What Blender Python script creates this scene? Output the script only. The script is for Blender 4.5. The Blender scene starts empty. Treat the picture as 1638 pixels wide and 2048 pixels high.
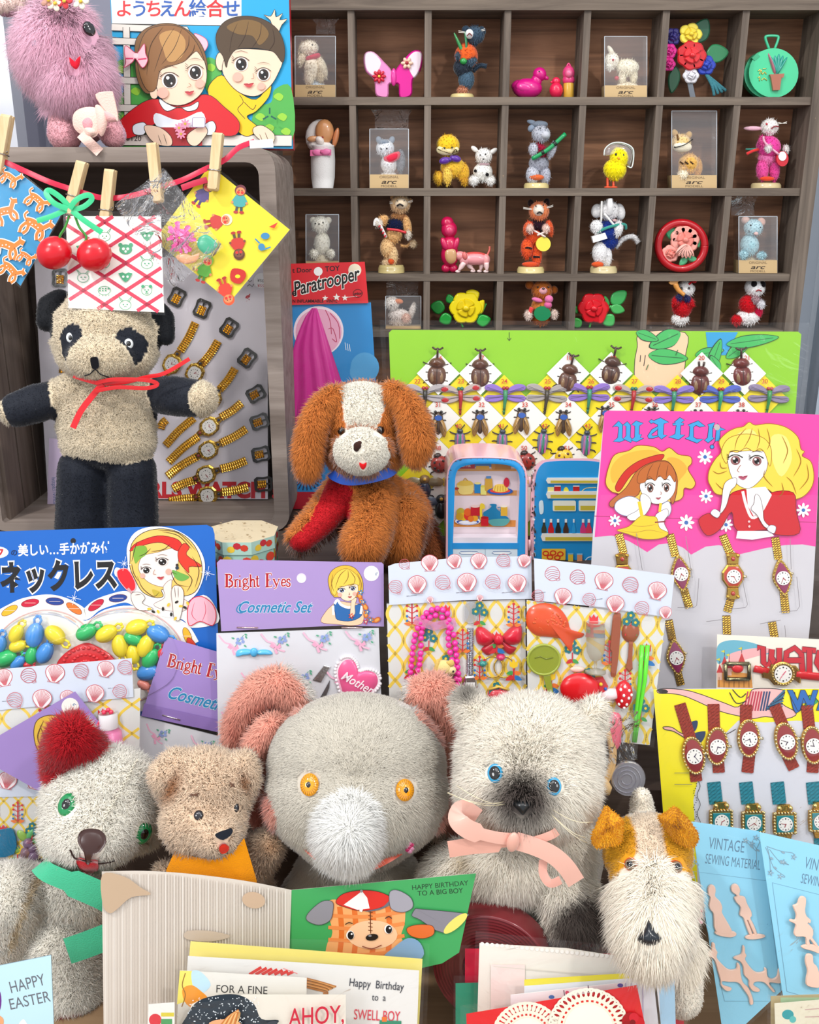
import bpy,bmesh,math,random
import numpy as np
from mathutils import Vector,Matrix
from mathutils.bvhtree import BVHTree
random.seed(4);RNG=np.random.default_rng(7)
SC=bpy.context.scene
COLL=SC.collection

# ---------------------------------------------------------------- camera, world, lights
FPX,CX,CY,PITCH,CAMZ=1900.0,819.0,1024.0,math.radians(18),0.54
cam=bpy.data.cameras.new('camera');cam.sensor_fit='VERTICAL';cam.sensor_height=24
cam.lens=24*FPX/2048;cam.clip_start=.01;cam.clip_end=20
camo=bpy.data.objects.new('camera',cam);COLL.objects.link(camo)
camo.location=(0,0,CAMZ);camo.rotation_euler=(math.pi/2-PITCH,0,0)
SC.camera=camo
SC.view_settings.view_transform='Standard';SC.view_settings.look='None'
SC.view_settings.exposure=-0.06;SC.view_settings.gamma=1;SC.view_settings.use_curve_mapping=False
wd=bpy.data.worlds.new('shop_light');SC.world=wd;wd.use_nodes=True
wd.node_tree.nodes['Background'].inputs[0].default_value=(.93,.96,1,1)
wd.node_tree.nodes['Background'].inputs[1].default_value=.84

def lamp(name,loc,target,size,power,col=(1,.97,.93),shape='DISK'):
    l=bpy.data.lights.new(name,'AREA');l.shape=shape;l.size=size;l.energy=power;l.color=col
    o=bpy.data.objects.new(name,l);COLL.objects.link(o);o.location=loc
    o.rotation_euler=(Vector(target)-Vector(loc)).to_track_quat('-Z','Y').to_euler()
    return o
lamp('overhead_fill_light',(0,-.1,1.9),(0,.8,.2),1.1,7.5,(.97,.98,1))  # broad soft fill added overhead, not an actual ceiling fitting
lamp('front_fill_light',(-1.15,-.75,1.15),(-.1,.85,.38),0.7,10.5,(.98,.98,1))  # fill added at front left to brighten panda and tray; no window there
lamp('front_fill_light',(1.2,-.6,1.1),(0,.8,.3),.6,4.5,(.97,.98,1))  # weaker fill added at front right, likewise no real window
lamp('track_spot_light',(-.85,-.1,1.7),(.1,.75,.2),.09,11)
lamp('track_spot_light',(.75,-.35,1.6),(-.1,.7,.2),.09,9)

# ---------------------------------------------------------------- geometry of the view
CP,SP=math.cos(PITCH),math.sin(PITCH)
ORG=Vector((0,0,CAMZ))
def ray(u,v):
    a,b=(u-CX)/FPX,-(v-CY)/FPX
    return Vector((a,CP+b*SP,-SP+b*CP))
def W(u,v,Y):
    d=ray(u,v);return ORG+d*(Y/d.y)
def proj(p):
    q=p-ORG;f=q.y*CP-q.z*SP;up=q.y*SP+q.z*CP
    return CX+FPX*q.x/f,CY-FPX*up/f
def projn(P):
    q=P-np.array(ORG);f=q[:,1]*CP-q[:,2]*SP;up=q[:,1]*SP+q[:,2]*CP
    return CX+FPX*q[:,0]/f,CY-FPX*up/f
def pxm(p):                                   # metres per photo pixel at a point
    q=p-ORG;return(q.y*CP-q.z*SP)/FPX

class Plane:
    """A real surface; (u, v) are read off the photo and carried on to it, h stands off it in pixels."""
    def __init__(s,o,n):
        s.o=o.copy();s.n=n.normalized();s.k=pxm(o)
        if s.n.dot(ORG-o)<0:s.n=-s.n
    def __call__(s,u,v,h=0.):
        d=ray(u,v);p=ORG+d*((s.o-ORG).dot(s.n)/d.dot(s.n))
        return p+s.n*(h*s.k)
def lean(u,v,Y,back=8,yaw=0):             # a card through pixel (u,v) at depth Y, top tilted back, turned by yaw
    b,y=math.radians(back),math.radians(yaw)
    return Plane(W(u,v,Y),Vector((math.sin(y)*math.cos(b),-math.cos(y)*math.cos(b),math.sin(b))))
def sub(m,x0,y0,s,dx=0,dy=0,dh=0):
    return lambda x,y,h=0.:m(x0+x/s+dx,y0+y/s+dy,h/s+dh)
def at(m,x,y,rot=0,k=1.,h=0.,sx=1.):
    c,sn=math.cos(math.radians(rot)),math.sin(math.radians(rot))
    return lambda a,b,z=0.:m(x+k*(c*a*sx-sn*b),y+k*(sn*a*sx+c*b),h+k*z)
class Up:
    """Upright local frame at a pixel: x right, y down (pixels), h towards the viewer."""
    def __init__(s,u,v,Y,yaw=0,tilt=0):
        s.o=W(u,v,Y);s.k=pxm(s.o);y,t=math.radians(yaw),math.radians(tilt)
        s.ex=Vector((math.cos(y),math.sin(y),0));n=Vector((math.sin(y),-math.cos(y),0))
        s.ey=-(Vector((0,0,1))*math.cos(t)-n*math.sin(t));s.n=n*math.cos(t)+Vector((0,0,1))*math.sin(t)
    def __call__(s,x,y,h=0.):
        return s.o+(s.ex*x+s.ey*y+s.n*h)*s.k

# ---------------------------------------------------------------- colours and materials
def lin(h):
    if not isinstance(h,str):return tuple(h)
    h=h.lstrip('#')
    if len(h)==3:h=''.join(c*2 for c in h)
    r=[]
    for i in(0,2,4):
        c=int(h[i:i+2],16)/255
        r.append(c/12.92 if c<=.04045 else((c+.055)/1.055)**2.4)
    return tuple(r)
MATS={}
def N(nt,t,**kw):
    n=nt.nodes.new(t)
    for k,v in kw.items():
        if k in n.inputs:n.inputs[k].default_value=v
        else:setattr(n,k,v)
    return n
def bsdf(name):
    m=bpy.data.materials.new(name);m.use_nodes=True;nt=m.node_tree
    b=nt.nodes['Principled BSDF'];return m,nt,b
def colmat(name,rough,spec=.5,metal=0,coat=0,nscale=60,namp=.06,bump=0,bscale=300,sheen=0,trans=0,sss=0):
    m,nt,b=bsdf(name);L=nt.links.new
    a=N(nt,'ShaderNodeVertexColor');a.layer_name='Col'
    tc=N(nt,'ShaderNodeTexCoord')
    no=N(nt,'ShaderNodeTexNoise',Scale=nscale,Detail=3.0);L(tc.outputs['Object'],no.inputs['Vector'])
    mr=N(nt,'ShaderNodeMapRange');mr.inputs[3].default_value=1-namp;mr.inputs[4].default_value=1+namp
    L(no.outputs['Fac'],mr.inputs[0])
    mx=N(nt,'ShaderNodeVectorMath',operation='SCALE');L(a.outputs['Color'],mx.inputs[0]);L(mr.outputs[0],mx.inputs['Scale'])
    L(mx.outputs[0],b.inputs['Base Color'])
    b.inputs['Roughness'].default_value=rough;b.inputs['Specular IOR Level'].default_value=spec
    b.inputs['Metallic'].default_value=metal;b.inputs['Coat Weight'].default_value=coat;b.inputs['Coat Roughness'].default_value=.08
    b.inputs['Sheen Weight'].default_value=sheen;b.inputs['Sheen Roughness'].default_value=.4
    b.inputs['Transmission Weight'].default_value=trans
    if sss:
        b.inputs['Subsurface Weight'].default_value=sss;b.inputs['Subsurface Scale'].default_value=.003
    if bump:
        n2=N(nt,'ShaderNodeTexNoise',Scale=bscale,Detail=2.0);L(tc.outputs['Object'],n2.inputs['Vector'])
        bp=N(nt,'ShaderNodeBump',Strength=bump,Distance=.001);L(n2.outputs['Fac'],bp.inputs['Height']);L(bp.outputs[0],b.inputs['Normal'])
    MATS[name]=m
colmat('paper',.75,.25,namp=.03);colmat('card',.42,.45,namp=.025,coat=.12)
colmat('plastic',.28,.5,coat=.3,namp=.02);colmat('fabric',.85,.2,bump=.5,bscale=900,sheen=.3,namp=.08)
colmat('knit',.95,.1,bump=.9,bscale=1500,sheen=.15,namp=.3,nscale=900)
colmat('fur',.7,.25,sheen=.25,namp=.08,nscale=90);colmat('satin',.3,.6,sheen=.4,bump=.15,bscale=60,namp=.03)
colmat('gold',.24,.6,metal=1,bump=.25,bscale=700);colmat('painted_tin',.25,.5,coat=.4,namp=.03)
colmat('felt',.95,.1,bump=.4,bscale=1200,sheen=.4);colmat('glitter',.35,.8,metal=.35,bump=1.,bscale=2600,namp=.5,nscale=1500)
colmat('eye',.05,.6,coat=1,namp=.0);colmat('clear_plastic',.12,.5,trans=.75,namp=0);colmat('pearl',.2,.6,coat=.6,namp=0)
colmat('bamboo',.5,.35,namp=.12,nscale=120)

def film(name,white,gloss,bscale,bstr):
    m,nt,b=bsdf(name);L=nt.links.new;nt.nodes.remove(b)
    out=nt.nodes['Material Output']
    tr=N(nt,'ShaderNodeBsdfTransparent');gl=N(nt,'ShaderNodeBsdfGlossy',Roughness=.12);df=N(nt,'ShaderNodeBsdfDiffuse',Color=(.9,.92,.95,1))
    tc=N(nt,'ShaderNodeTexCoord');no=N(nt,'ShaderNodeTexNoise',Scale=bscale,Detail=4.0,Distortion=1.5);L(tc.outputs['Object'],no.inputs['Vector'])
    bp=N(nt,'ShaderNodeBump',Strength=bstr,Distance=.01);L(no.outputs['Fac'],bp.inputs['Height']);L(bp.outputs[0],gl.inputs['Normal'])
    lw=N(nt,'ShaderNodeFresnel',IOR=1.42);L(bp.outputs[0],lw.inputs['Normal'])
    ml=N(nt,'ShaderNodeMath',operation='MULTIPLY');ml.inputs[1].default_value=gloss;L(lw.outputs[0],ml.inputs[0])
    m1=N(nt,'ShaderNodeMixShader');m1.inputs[0].default_value=white;L(tr.outputs[0],m1.inputs[1]);L(df.outputs[0],m1.inputs[2])
    m2=N(nt,'ShaderNodeMixShader');L(ml.outputs[0],m2.inputs[0]);L(m1.outputs[0],m2.inputs[1]);L(gl.outputs[0],m2.inputs[2])
    L(m2.outputs[0],out.inputs[0]);MATS[name]=m
film('box_film',.11,.8,14,.25);film('film',.012,.5,18,.5);film('stiff_film',.015,.55,9,.12);film('cellophane',.03,1.,45,1.0)

def wood(name,c1,c2,scale,axis,rough=.65,c3=None,chips=0.):
    m,nt,b=bsdf(name);L=nt.links.new
    tc=N(nt,'ShaderNodeTexCoord');mp=N(nt,'ShaderNodeMapping')
    s=[38,38,38];s[axis]=2.2;mp.inputs['Scale'].default_value=[q*scale for q in s]
    L(tc.outputs['Object'],mp.inputs[0])
    n1=N(nt,'ShaderNodeTexNoise',Scale=4.0,Detail=6.0,Roughness=.62,Distortion=.6);L(mp.outputs[0],n1.inputs['Vector'])
    r=N(nt,'ShaderNodeValToRGB');e=r.color_ramp.elements
    e[0].position=.33;e[0].color=(*lin(c1),1);e[1].position=.68;e[1].color=(*lin(c2),1)
    L(n1.outputs['Fac'],r.inputs[0]);col=r.outputs[0]
    if chips:
        n3=N(nt,'ShaderNodeTexNoise',Scale=38.0,Detail=5.0,Roughness=.7);L(tc.outputs['Object'],n3.inputs['Vector'])
        r3=N(nt,'ShaderNodeValToRGB');r3.color_ramp.elements[0].position=chips;r3.color_ramp.elements[1].position=chips+.03
        L(n3.outputs['Fac'],r3.inputs[0]);mx=N(nt,'ShaderNodeMixRGB');mx.inputs[2].default_value=(*lin(c3),1)
        L(r3.outputs[0],mx.inputs[0]);L(col,mx.inputs[1]);col=mx.outputs[0]
    L(col,b.inputs['Base Color']);b.inputs['Roughness'].default_value=rough;b.inputs['Specular IOR Level'].default_value=.3
    bp=N(nt,'ShaderNodeBump',Strength=.25,Distance=.002);L(n1.outputs['Fac'],bp.inputs['Height']);L(bp.outputs[0],b.inputs['Normal'])
    MATS[name]=m
wood('tray_wood','#544941','#7c6f62',.8,0,c3='#b99a78',chips=.69)
wood('tray_wood_v','#534941','#807367',.8,2,c3='#b99a78',chips=.70)
wood('tray_back','#664532','#a57657',.55,0,.6)
wood('crate_wood','#7d7067','#a0938a',.5,0,.6,c3='#8d7d70',chips=.75);wood('crate_wood_v','#7b6d63','#9c8f85',.5,2,.6)
wood('crate_inner','#4a3c34','#5e5048',.5,0,.6);wood('crate_plank','#6d5e54','#887a70',.5,2,.6)
wood('table_wood','#8b6d50','#a98a68',.3,0,.7)
wood('pin_wood','#cfae7f','#e6cda2',1.2,2,.6)

# ---------------------------------------------------------------- mesh builder
def spl(pts,n=5,closed=False):
    P=[Vector((*p,0)if len(p)==2 else p)for p in pts];m=len(P);out=[]
    rng=range(m)if closed else range(m-1)
    for i in rng:
        if closed:a,b,c,d=P[(i-1)%m],P[i],P[(i+1)%m],P[(i+2)%m]
        else:a,b,c,d=P[max(i-1,0)],P[i],P[i+1],P[min(i+2,m-1)]
        for k in range(n):
            t=k/n
            out.append(.5*((2*b)+(c-a)*t+(2*a-5*b+4*c-d)*t*t+(3*b-3*c+d-a)*t**3))
    if not closed:out.append(P[-1])
    return[tuple(p[:len(pts[0])])for p in out]
def circ(cx,cy,rx,ry=None,n=24,rot=0):
    ry=rx if ry is None else ry;c,s=math.cos(math.radians(rot)),math.sin(math.radians(rot));o=[]
    for i in range(n):
        a=2*math.pi*i/n;x,y=rx*math.cos(a),ry*math.sin(a);o.append((cx+c*x-s*y,cy+s*x+c*y))
    return o
def rrect(x0,y0,x1,y1,r,n=4):
    o=[]
    for cx,cy,a0 in((x1-r,y1-r,0),(x0+r,y1-r,90),(x0+r,y0+r,180),(x1-r,y0+r,270)):
        for i in range(n+1):
            a=math.radians(a0+90*i/n);o.append((cx+r*math.cos(a),cy+r*math.sin(a)))
    return o
_glyph={}
def glyphs(s,bold,shear):
    k=(s,round(bold,4),round(shear,3))
    if k not in _glyph:
        c=bpy.data.curves.new('lettering','FONT');c.body=s;c.offset=bold;c.shear=shear;c.resolution_u=4
        o=bpy.data.objects.new('lettering',c);COLL.objects.link(o)
        me=bpy.data.meshes.new_from_object(o.evaluated_get(bpy.context.evaluated_depsgraph_get()))
        V=[v.co.copy()for v in me.vertices];F=[tuple(p.vertices)for p in me.polygons]
        bpy.data.objects.remove(o);bpy.data.curves.remove(c);bpy.data.meshes.remove(me);_glyph[k]=(V,F)
    return _glyph[k]

class MB:
    def __init__(s,m=None,mat='paper',eps=.14):
        s.V,s.F,s.C,s.M,s.S=[],[],[],[],[];s.m=m;s.mat=mat;s.z=0.;s.eps=eps
    def use(s,m=None,mat=None):
        if m is not None:s.m=m
        if mat is not None:s.mat=mat
        return s
    def add(s,vs,fs,col,smooth=False,raw=False):
        b=len(s.V);c=lin(col)
        s.V.extend(vs if raw else[s.m(*v)for v in vs])
        for f in fs:s.F.append(tuple(b+i for i in f));s.C.append(c);s.M.append(s.mat);s.S.append(smooth)
    # flat print: each call lies a hair above the one before
    def up(s):
        s.z+=s.eps;return s.z
    def poly(s,pts,col,h=None):
        h=s.up()if h is None else h
        s.add([(p[0],p[1],h)for p in pts],[tuple(range(len(pts)))],col)
    def blob(s,pts,col,h=None,n=4):s.poly(spl(pts,n,True),col,h)
    def disc(s,x,y,rx,col,ry=None,rot=0,n=20,h=None):s.poly(circ(x,y,rx,ry,n,rot),col,h)
    def rect(s,x0,y0,x1,y1,col,h=None):s.poly([(x0,y0),(x1,y0),(x1,y1),(x0,y1)],col,h)
    def line(s,pts,w,col,closed=False,h=None,taper=False,sm=0):
        if sm:pts=spl(pts,sm,closed)
        h=s.up()if h is None else h;n=len(pts);vs=[]
        for i in range(n):
            a=pts[(i-1)%n]if(closed or i)else pts[0];c=pts[(i+1)%n]if(closed or i<n-1)else pts[-1]
            dx,dy=c[0]-a[0],c[1]-a[1];l=math.hypot(dx,dy)or 1
            ww=w/2*((1-abs(2*i/max(n-1,1)-1)**2)*.9+.1 if taper else 1)
            nx,ny=-dy/l*ww,dx/l*ww
            vs+=[(pts[i][0]+nx,pts[i][1]+ny,h),(pts[i][0]-nx,pts[i][1]-ny,h)]
        m=n if closed else n-1
        s.add(vs,[(2*i,2*i+1,2*((i+1)%n)+1,2*((i+1)%n))for i in range(m)],col)
    def shape(s,pts,col,edge=None,w=2.,n=4,smooth=True):
        p=spl(pts,n,True)if smooth else pts
        s.poly(p,col)
        if edge:s.line(p,w,edge,closed=True)
    def text(s,t,x,y,size,col,rot=0,shear=0,bold=0,align='l',sx=1.,halo=None,hw=.03,h=None):
        if halo:s.text(t,x,y,size,halo,rot,shear,bold+hw,align,sx,h=h)
        V,F=glyphs(t,bold,shear);h=s.up()if h is None else h
        if not V:return
        xs=[v.x for v in V];off={'l':0,'c':-(min(xs)+max(xs))/2,'r':-max(xs)}[align]
        if bold and align=='l':off=0
        c,sn=math.cos(math.radians(rot)),math.sin(math.radians(rot));q=size/.72
        s.add([(x+c*(v.x+off)*q*sx+sn*v.y*q,y+sn*(v.x+off)*q*sx-c*v.y*q,h)for v in V],F,col)
    # solids
    def prism(s,pts,h0,h1,col,side=None,bevel=0,smooth=False):
        n=len(pts)
        if bevel:
            cx,cy=sum(p[0]for p in pts)/n,sum(p[1]for p in pts)/n
            ins=[(cx+(p[0]-cx)*(1-bevel),cy+(p[1]-cy)*(1-bevel))for p in pts]
            hb=h1-(h1-h0)*.35
            rings=[[(p[0],p[1],h0)for p in pts],[(p[0],p[1],hb)for p in pts],[(p[0],p[1],h1)for p in ins]]
        else:rings=[[(p[0],p[1],h0)for p in pts],[(p[0],p[1],h1)for p in pts]]
        vs=sum(rings,[]);fs=[]
        for r in range(len(rings)-1):
            for i in range(n):j=(i+1)%n;fs.append((r*n+i,r*n+j,(r+1)*n+j,(r+1)*n+i))
        s.add(vs,fs,side or col,smooth)
        k=(len(rings)-1)*n
        s.add([vs[k+i]for i in range(n)],[tuple(range(n))],col);s.add(vs[:n],[tuple(range(n-1,-1,-1))],side or col)
    def plate(s,pts,h0,h1,col,w=4.,n=3):      # flat moulding with a rounded shoulder, follows hollow outlines
        p=spl(pts,n,True);k=len(p);A=sum(p[i][0]*p[(i+1)%k][1]-p[(i+1)%k][0]*p[i][1]for i in range(k));sg=1 if A>0 else-1;ins=[]
        for i in range(k):
            dx,dy=p[(i+1)%k][0]-p[i-1][0],p[(i+1)%k][1]-p[i-1][1];l=math.hypot(dx,dy)or 1;ins.append((p[i][0]-sg*dy/l*w,p[i][1]+sg*dx/l*w))
        vs=[(x,y,h0)for x,y in p]+[(x,y,h0+(h1-h0)*.6)for x,y in p]+[(x,y,h1)for x,y in ins]
        s.add(vs,[(r*k+i,r*k+(i+1)%k,(r+1)*k+(i+1)%k,(r+1)*k+i)for r in(0,1)for i in range(k)],col,True)
        s.add(vs[2*k:],[tuple(range(k))],col)
    def puff(s,pts,h0,h1,col,rings=4,cx=None,cy=None,edge=.0):
        n=len(pts);cx=sum(p[0]for p in pts)/n if cx is None else cx;cy=sum(p[1]for p in pts)/n if cy is None else cy
        vs=[]
        for r in range(rings):
            a=r/rings*math.pi/2;k=math.cos(a)*(1-edge)+edge*(1-r/rings);hh=h0+(h1-h0)*math.sin(a)
            vs+=[(cx+(p[0]-cx)*k,cy+(p[1]-cy)*k,hh)for p in pts]
        vs.append((cx,cy,h1));fs=[]
        for r in range(rings-1):
            for i in range(n):j=(i+1)%n;fs.append((r*n+i,r*n+j,(r+1)*n+j,(r+1)*n+i))
        r=rings-1
        for i in range(n):fs.append((r*n+i,r*n+(i+1)%n,rings*n))
        s.add(vs,fs,col,True);s.add([(p[0],p[1],h0)for p in pts],[tuple(range(n))],col)
    def ball(s,x,y,z,rx,col,ry=None,rz=None,rot=0,nu=14,nv=9):
        ry=rx if ry is None else ry;rz=rx if rz is None else rz
        c,sn=math.cos(math.radians(rot)),math.sin(math.radians(rot));vs,fs=[],[]
        for j in range(nv+1):
            b=-math.pi/2+math.pi*j/nv
            for i in range(nu):
                a=2*math.pi*i/nu
                X,Z,Yv=rx*math.cos(b)*math.cos(a),rz*math.cos(b)*math.sin(a),ry*math.sin(b)
                vs.append((x+c*X-sn*Yv,y+sn*X+c*Yv,z+Z))
        for j in range(nv):
            for i in range(nu):k=(i+1)%nu;fs.append((j*nu+i,j*nu+k,(j+1)*nu+k,(j+1)*nu+i))
        s.add(vs,fs,col,True)
    def tube(s,pts,r,col,n=8,cap=True,closed=False,flat=1.):
        P=[s.m(*p)for p in pts];k=len(P);R=r if isinstance(r,(list,tuple))else[r]*k
        o=s.m(*pts[0]);p2=s.m(pts[0][0]+1,*pts[0][1:]);sc=(p2-o).length
        vs,fs=[],[];prev=None
        for i in range(k):
            a=P[(i-1)%k]if(closed or i)else P[0];b=P[(i+1)%k]if(closed or i<k-1)else P[-1]
            t=(b-a).normalized()if(b-a).length>1e-9 else Vector((0,0,1))
            ref=prev if prev is not None else(Vector((0,-1,0))if abs(t.y)<.9 else Vector((1,0,0)))
            x=(ref-t*ref.dot(t)).normalized();y=t.cross(x);prev=x
            for j in range(n):
                an=2*math.pi*j/n;vs.append(P[i]+(x*math.cos(an)*flat+y*math.sin(an))*R[i]*sc)
        for i in range(k if closed else k-1):
            for j in range(n):q=(j+1)%n;ii=(i+1)%k;fs.append((i*n+j,i*n+q,ii*n+q,ii*n+j))
        if cap and not closed:fs+=[tuple(range(n-1,-1,-1)),tuple(range((k-1)*n,k*n))]
        s.add(vs,fs,col,True,raw=True)
    def lathe(s,x,z,prof,col,n=20):
        vs,fs=[],[];k=len(prof)
        for r,y in prof:
            for j in range(n):a=2*math.pi*j/n;vs.append((x+r*math.cos(a),y,z+r*math.sin(a)))
        for i in range(k-1):
            for j in range(n):q=(j+1)%n;fs.append((i*n+j,i*n+q,(i+1)*n+q,(i+1)*n+j))
        fs+=[tuple(range(n)),tuple(range((k-1)*n,k*n))]
        s.add(vs,fs,col,True)
    def box(s,x0,y0,x1,y1,h0,h1,col):
        s.prism([(x0,y0),(x1,y0),(x1,y1),(x0,y1)],h0,h1,col)
    def ring(s,cx,cy,rx,ry,w,h0,h1,col,n=28,rot=0):
        o,i=circ(cx,cy,rx,ry,n,rot),circ(cx,cy,rx-w,ry-w,n,rot)
        mid=circ(cx,cy,rx-w/2,ry-w/2,n,rot)
        vs=[(p[0],p[1],h0)for p in o]+[(p[0],p[1],h1)for p in mid]+[(p[0],p[1],h0)for p in i]
        fs=[(r*n+a,r*n+(a+1)%n,(r+1)*n+(a+1)%n,(r+1)*n+a)for r in(0,1)for a in range(n)]
        s.add(vs,fs,col,True)
    def sheet(s,g,col,smooth=True):          # g: grid of local points
        a,b=len(g),len(g[0]);vs=[p for r in g for p in r]
        s.add(vs,[(i*b+j,i*b+j+1,(i+1)*b+j+1,(i+1)*b+j)for i in range(a-1)for j in range(b-1)],col,smooth)
    def ribbon(s,pts,w,col,th=.6,twist=None):   # band along 3-D points, width lying across the picture plane
        n=len(pts);g=[]
        for i in range(n):
            a,c=pts[max(i-1,0)],pts[min(i+1,n-1)];dx,dy=c[0]-a[0],c[1]-a[1];l=math.hypot(dx,dy)or 1
            ww=(w[i]if isinstance(w,(list,tuple))else w)/2;nx,ny=-dy/l*ww,dx/l*ww;q=(twist[i]if twist else 0)*ww
            x,y,h=pts[i];g.append([(x+nx,y+ny,h+q),(x,y,h+th),(x-nx,y-ny,h-q)])
        s.sheet(g,col)
        s.sheet([[(a[0],a[1],a[2]-th*.7)for a in r]for r in g],col)

def fuzz(mb,L=.0021):                           # short flock on the figurine's skin
    nf=len(mb.F);R=random.Random(nf)
    for i in range(nf):
        f=mb.F[i];P=[mb.V[j]for j in f];c=sum(P,Vector())/len(P);n=(P[1]-P[0]).cross(P[2]-P[0])
        if n.length<1e-12:continue
        n.normalize();n=n if n.dot(ORG-c)>0 else-n;w=(P[1]-P[0]).normalized()*.0004
        for k in range(4):
            o=P[0].lerp(P[2],R.random()).lerp(P[1],R.random()*.5);tip=o+(n+Vector((R.uniform(-.7,.7),R.uniform(-.7,.2),R.uniform(-.8,.5))))*L*R.uniform(.5,1)
            b=len(mb.V);mb.V+=[o-w,o+w,tip];mb.F.append((b,b+1,b+2));mb.C.append(mb.C[i]);mb.M.append(mb.mat);mb.S.append(False)
def make_mesh(name,mb,loc):
    me=bpy.data.meshes.new(name)
    me.from_pydata([(v[0]-loc[0],v[1]-loc[1],v[2]-loc[2])for v in mb.V],[],mb.F)
    keys=list(dict.fromkeys(mb.M));ix={k:i for i,k in enumerate(keys)}
    for k in keys:me.materials.append(MATS[k])
    if len(me.polygons)==len(mb.F):
        me.polygons.foreach_set('material_index',[ix[k]for k in mb.M]);me.polygons.foreach_set('use_smooth',mb.S)
        ca=me.color_attributes.new('Col','FLOAT_COLOR','CORNER');arr=[]
        for f,c in zip(mb.F,mb.C):arr+=[c[0],c[1],c[2],1.]*len(f)
        ca.data.foreach_set('color',arr)
    me.update();return me
def ends(V):
    lo=[min(v[i]for v in V)for i in range(3)];hi=[max(v[i]for v in V)for i in range(3)]
    return Vector(((lo[0]+hi[0])/2,(lo[1]+hi[1])/2,lo[2]))
class Thing:
    """One thing: an Empty at its base with named parts (and their sub-parts)."""
    def __init__(s,name,label,cat,group=None):
        s.name,s.label,s.cat,s.group,s.parts=name,label,cat,group,[]
    def part(s,name,mb,parent=None,label=None,stuff=False):
        s.parts.append((name,mb,parent,label,stuff));return len(s.parts)-1
    def done(s,rest=None):
        V=[]
        for p in s.parts:V+=(p[1].V if isinstance(p[1],MB)else[tuple(q)for q in p[1].bounds])
        loc=ends(V);e=bpy.data.objects.new(s.name,None);COLL.objects.link(e);e.location=loc
        if rest is not None:e.location.z=rest
        e.empty_display_size=.01
        tag(e,s.label,s.cat,s.group);obs=[]
        for name,mb,par,lab,stuff in s.parts:
            me=make_mesh(name,mb,loc)if isinstance(mb,MB)else mb.to_mesh(name,loc)
            o=bpy.data.objects.new(name,me);COLL.objects.link(o);o.parent=e if par is None else obs[par]
            if lab:o['label']=lab
            if stuff:o['kind']='stuff'
            obs.append(o)
        return e
def tag(o,label,cat,group=None):
    o['label']=label;o['category']=cat
    if group:o['group']=group
def one(name,label,cat,mb,group=None):
    loc=ends(mb.V);o=bpy.data.objects.new(name,make_mesh(name,mb,loc));COLL.objects.link(o);o.location=loc
    tag(o,label,cat,group);return o
def struct(name,mb,parent=None):
    o=bpy.data.objects.new(name,make_mesh(name,mb,(0,0,0)));COLL.objects.link(o)
    if parent:o.parent=parent
    else:o['kind']='structure'
    return o
ID=lambda x,y,z=0.:Vector((x,y,z))
def wbox(mb,x0,x1,y0,y1,z0,z1,col='#888'):
    mb.use(ID);mb.add([(x0,y0,z0),(x1,y0,z0),(x1,y1,z0),(x0,y1,z0),(x0,y0,z1),(x1,y0,z1),(x1,y1,z1),(x0,y1,z1)],
           [(0,3,2,1),(4,5,6,7),(0,1,5,4),(1,2,6,5),(2,3,7,6),(3,0,4,7)],col)

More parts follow.
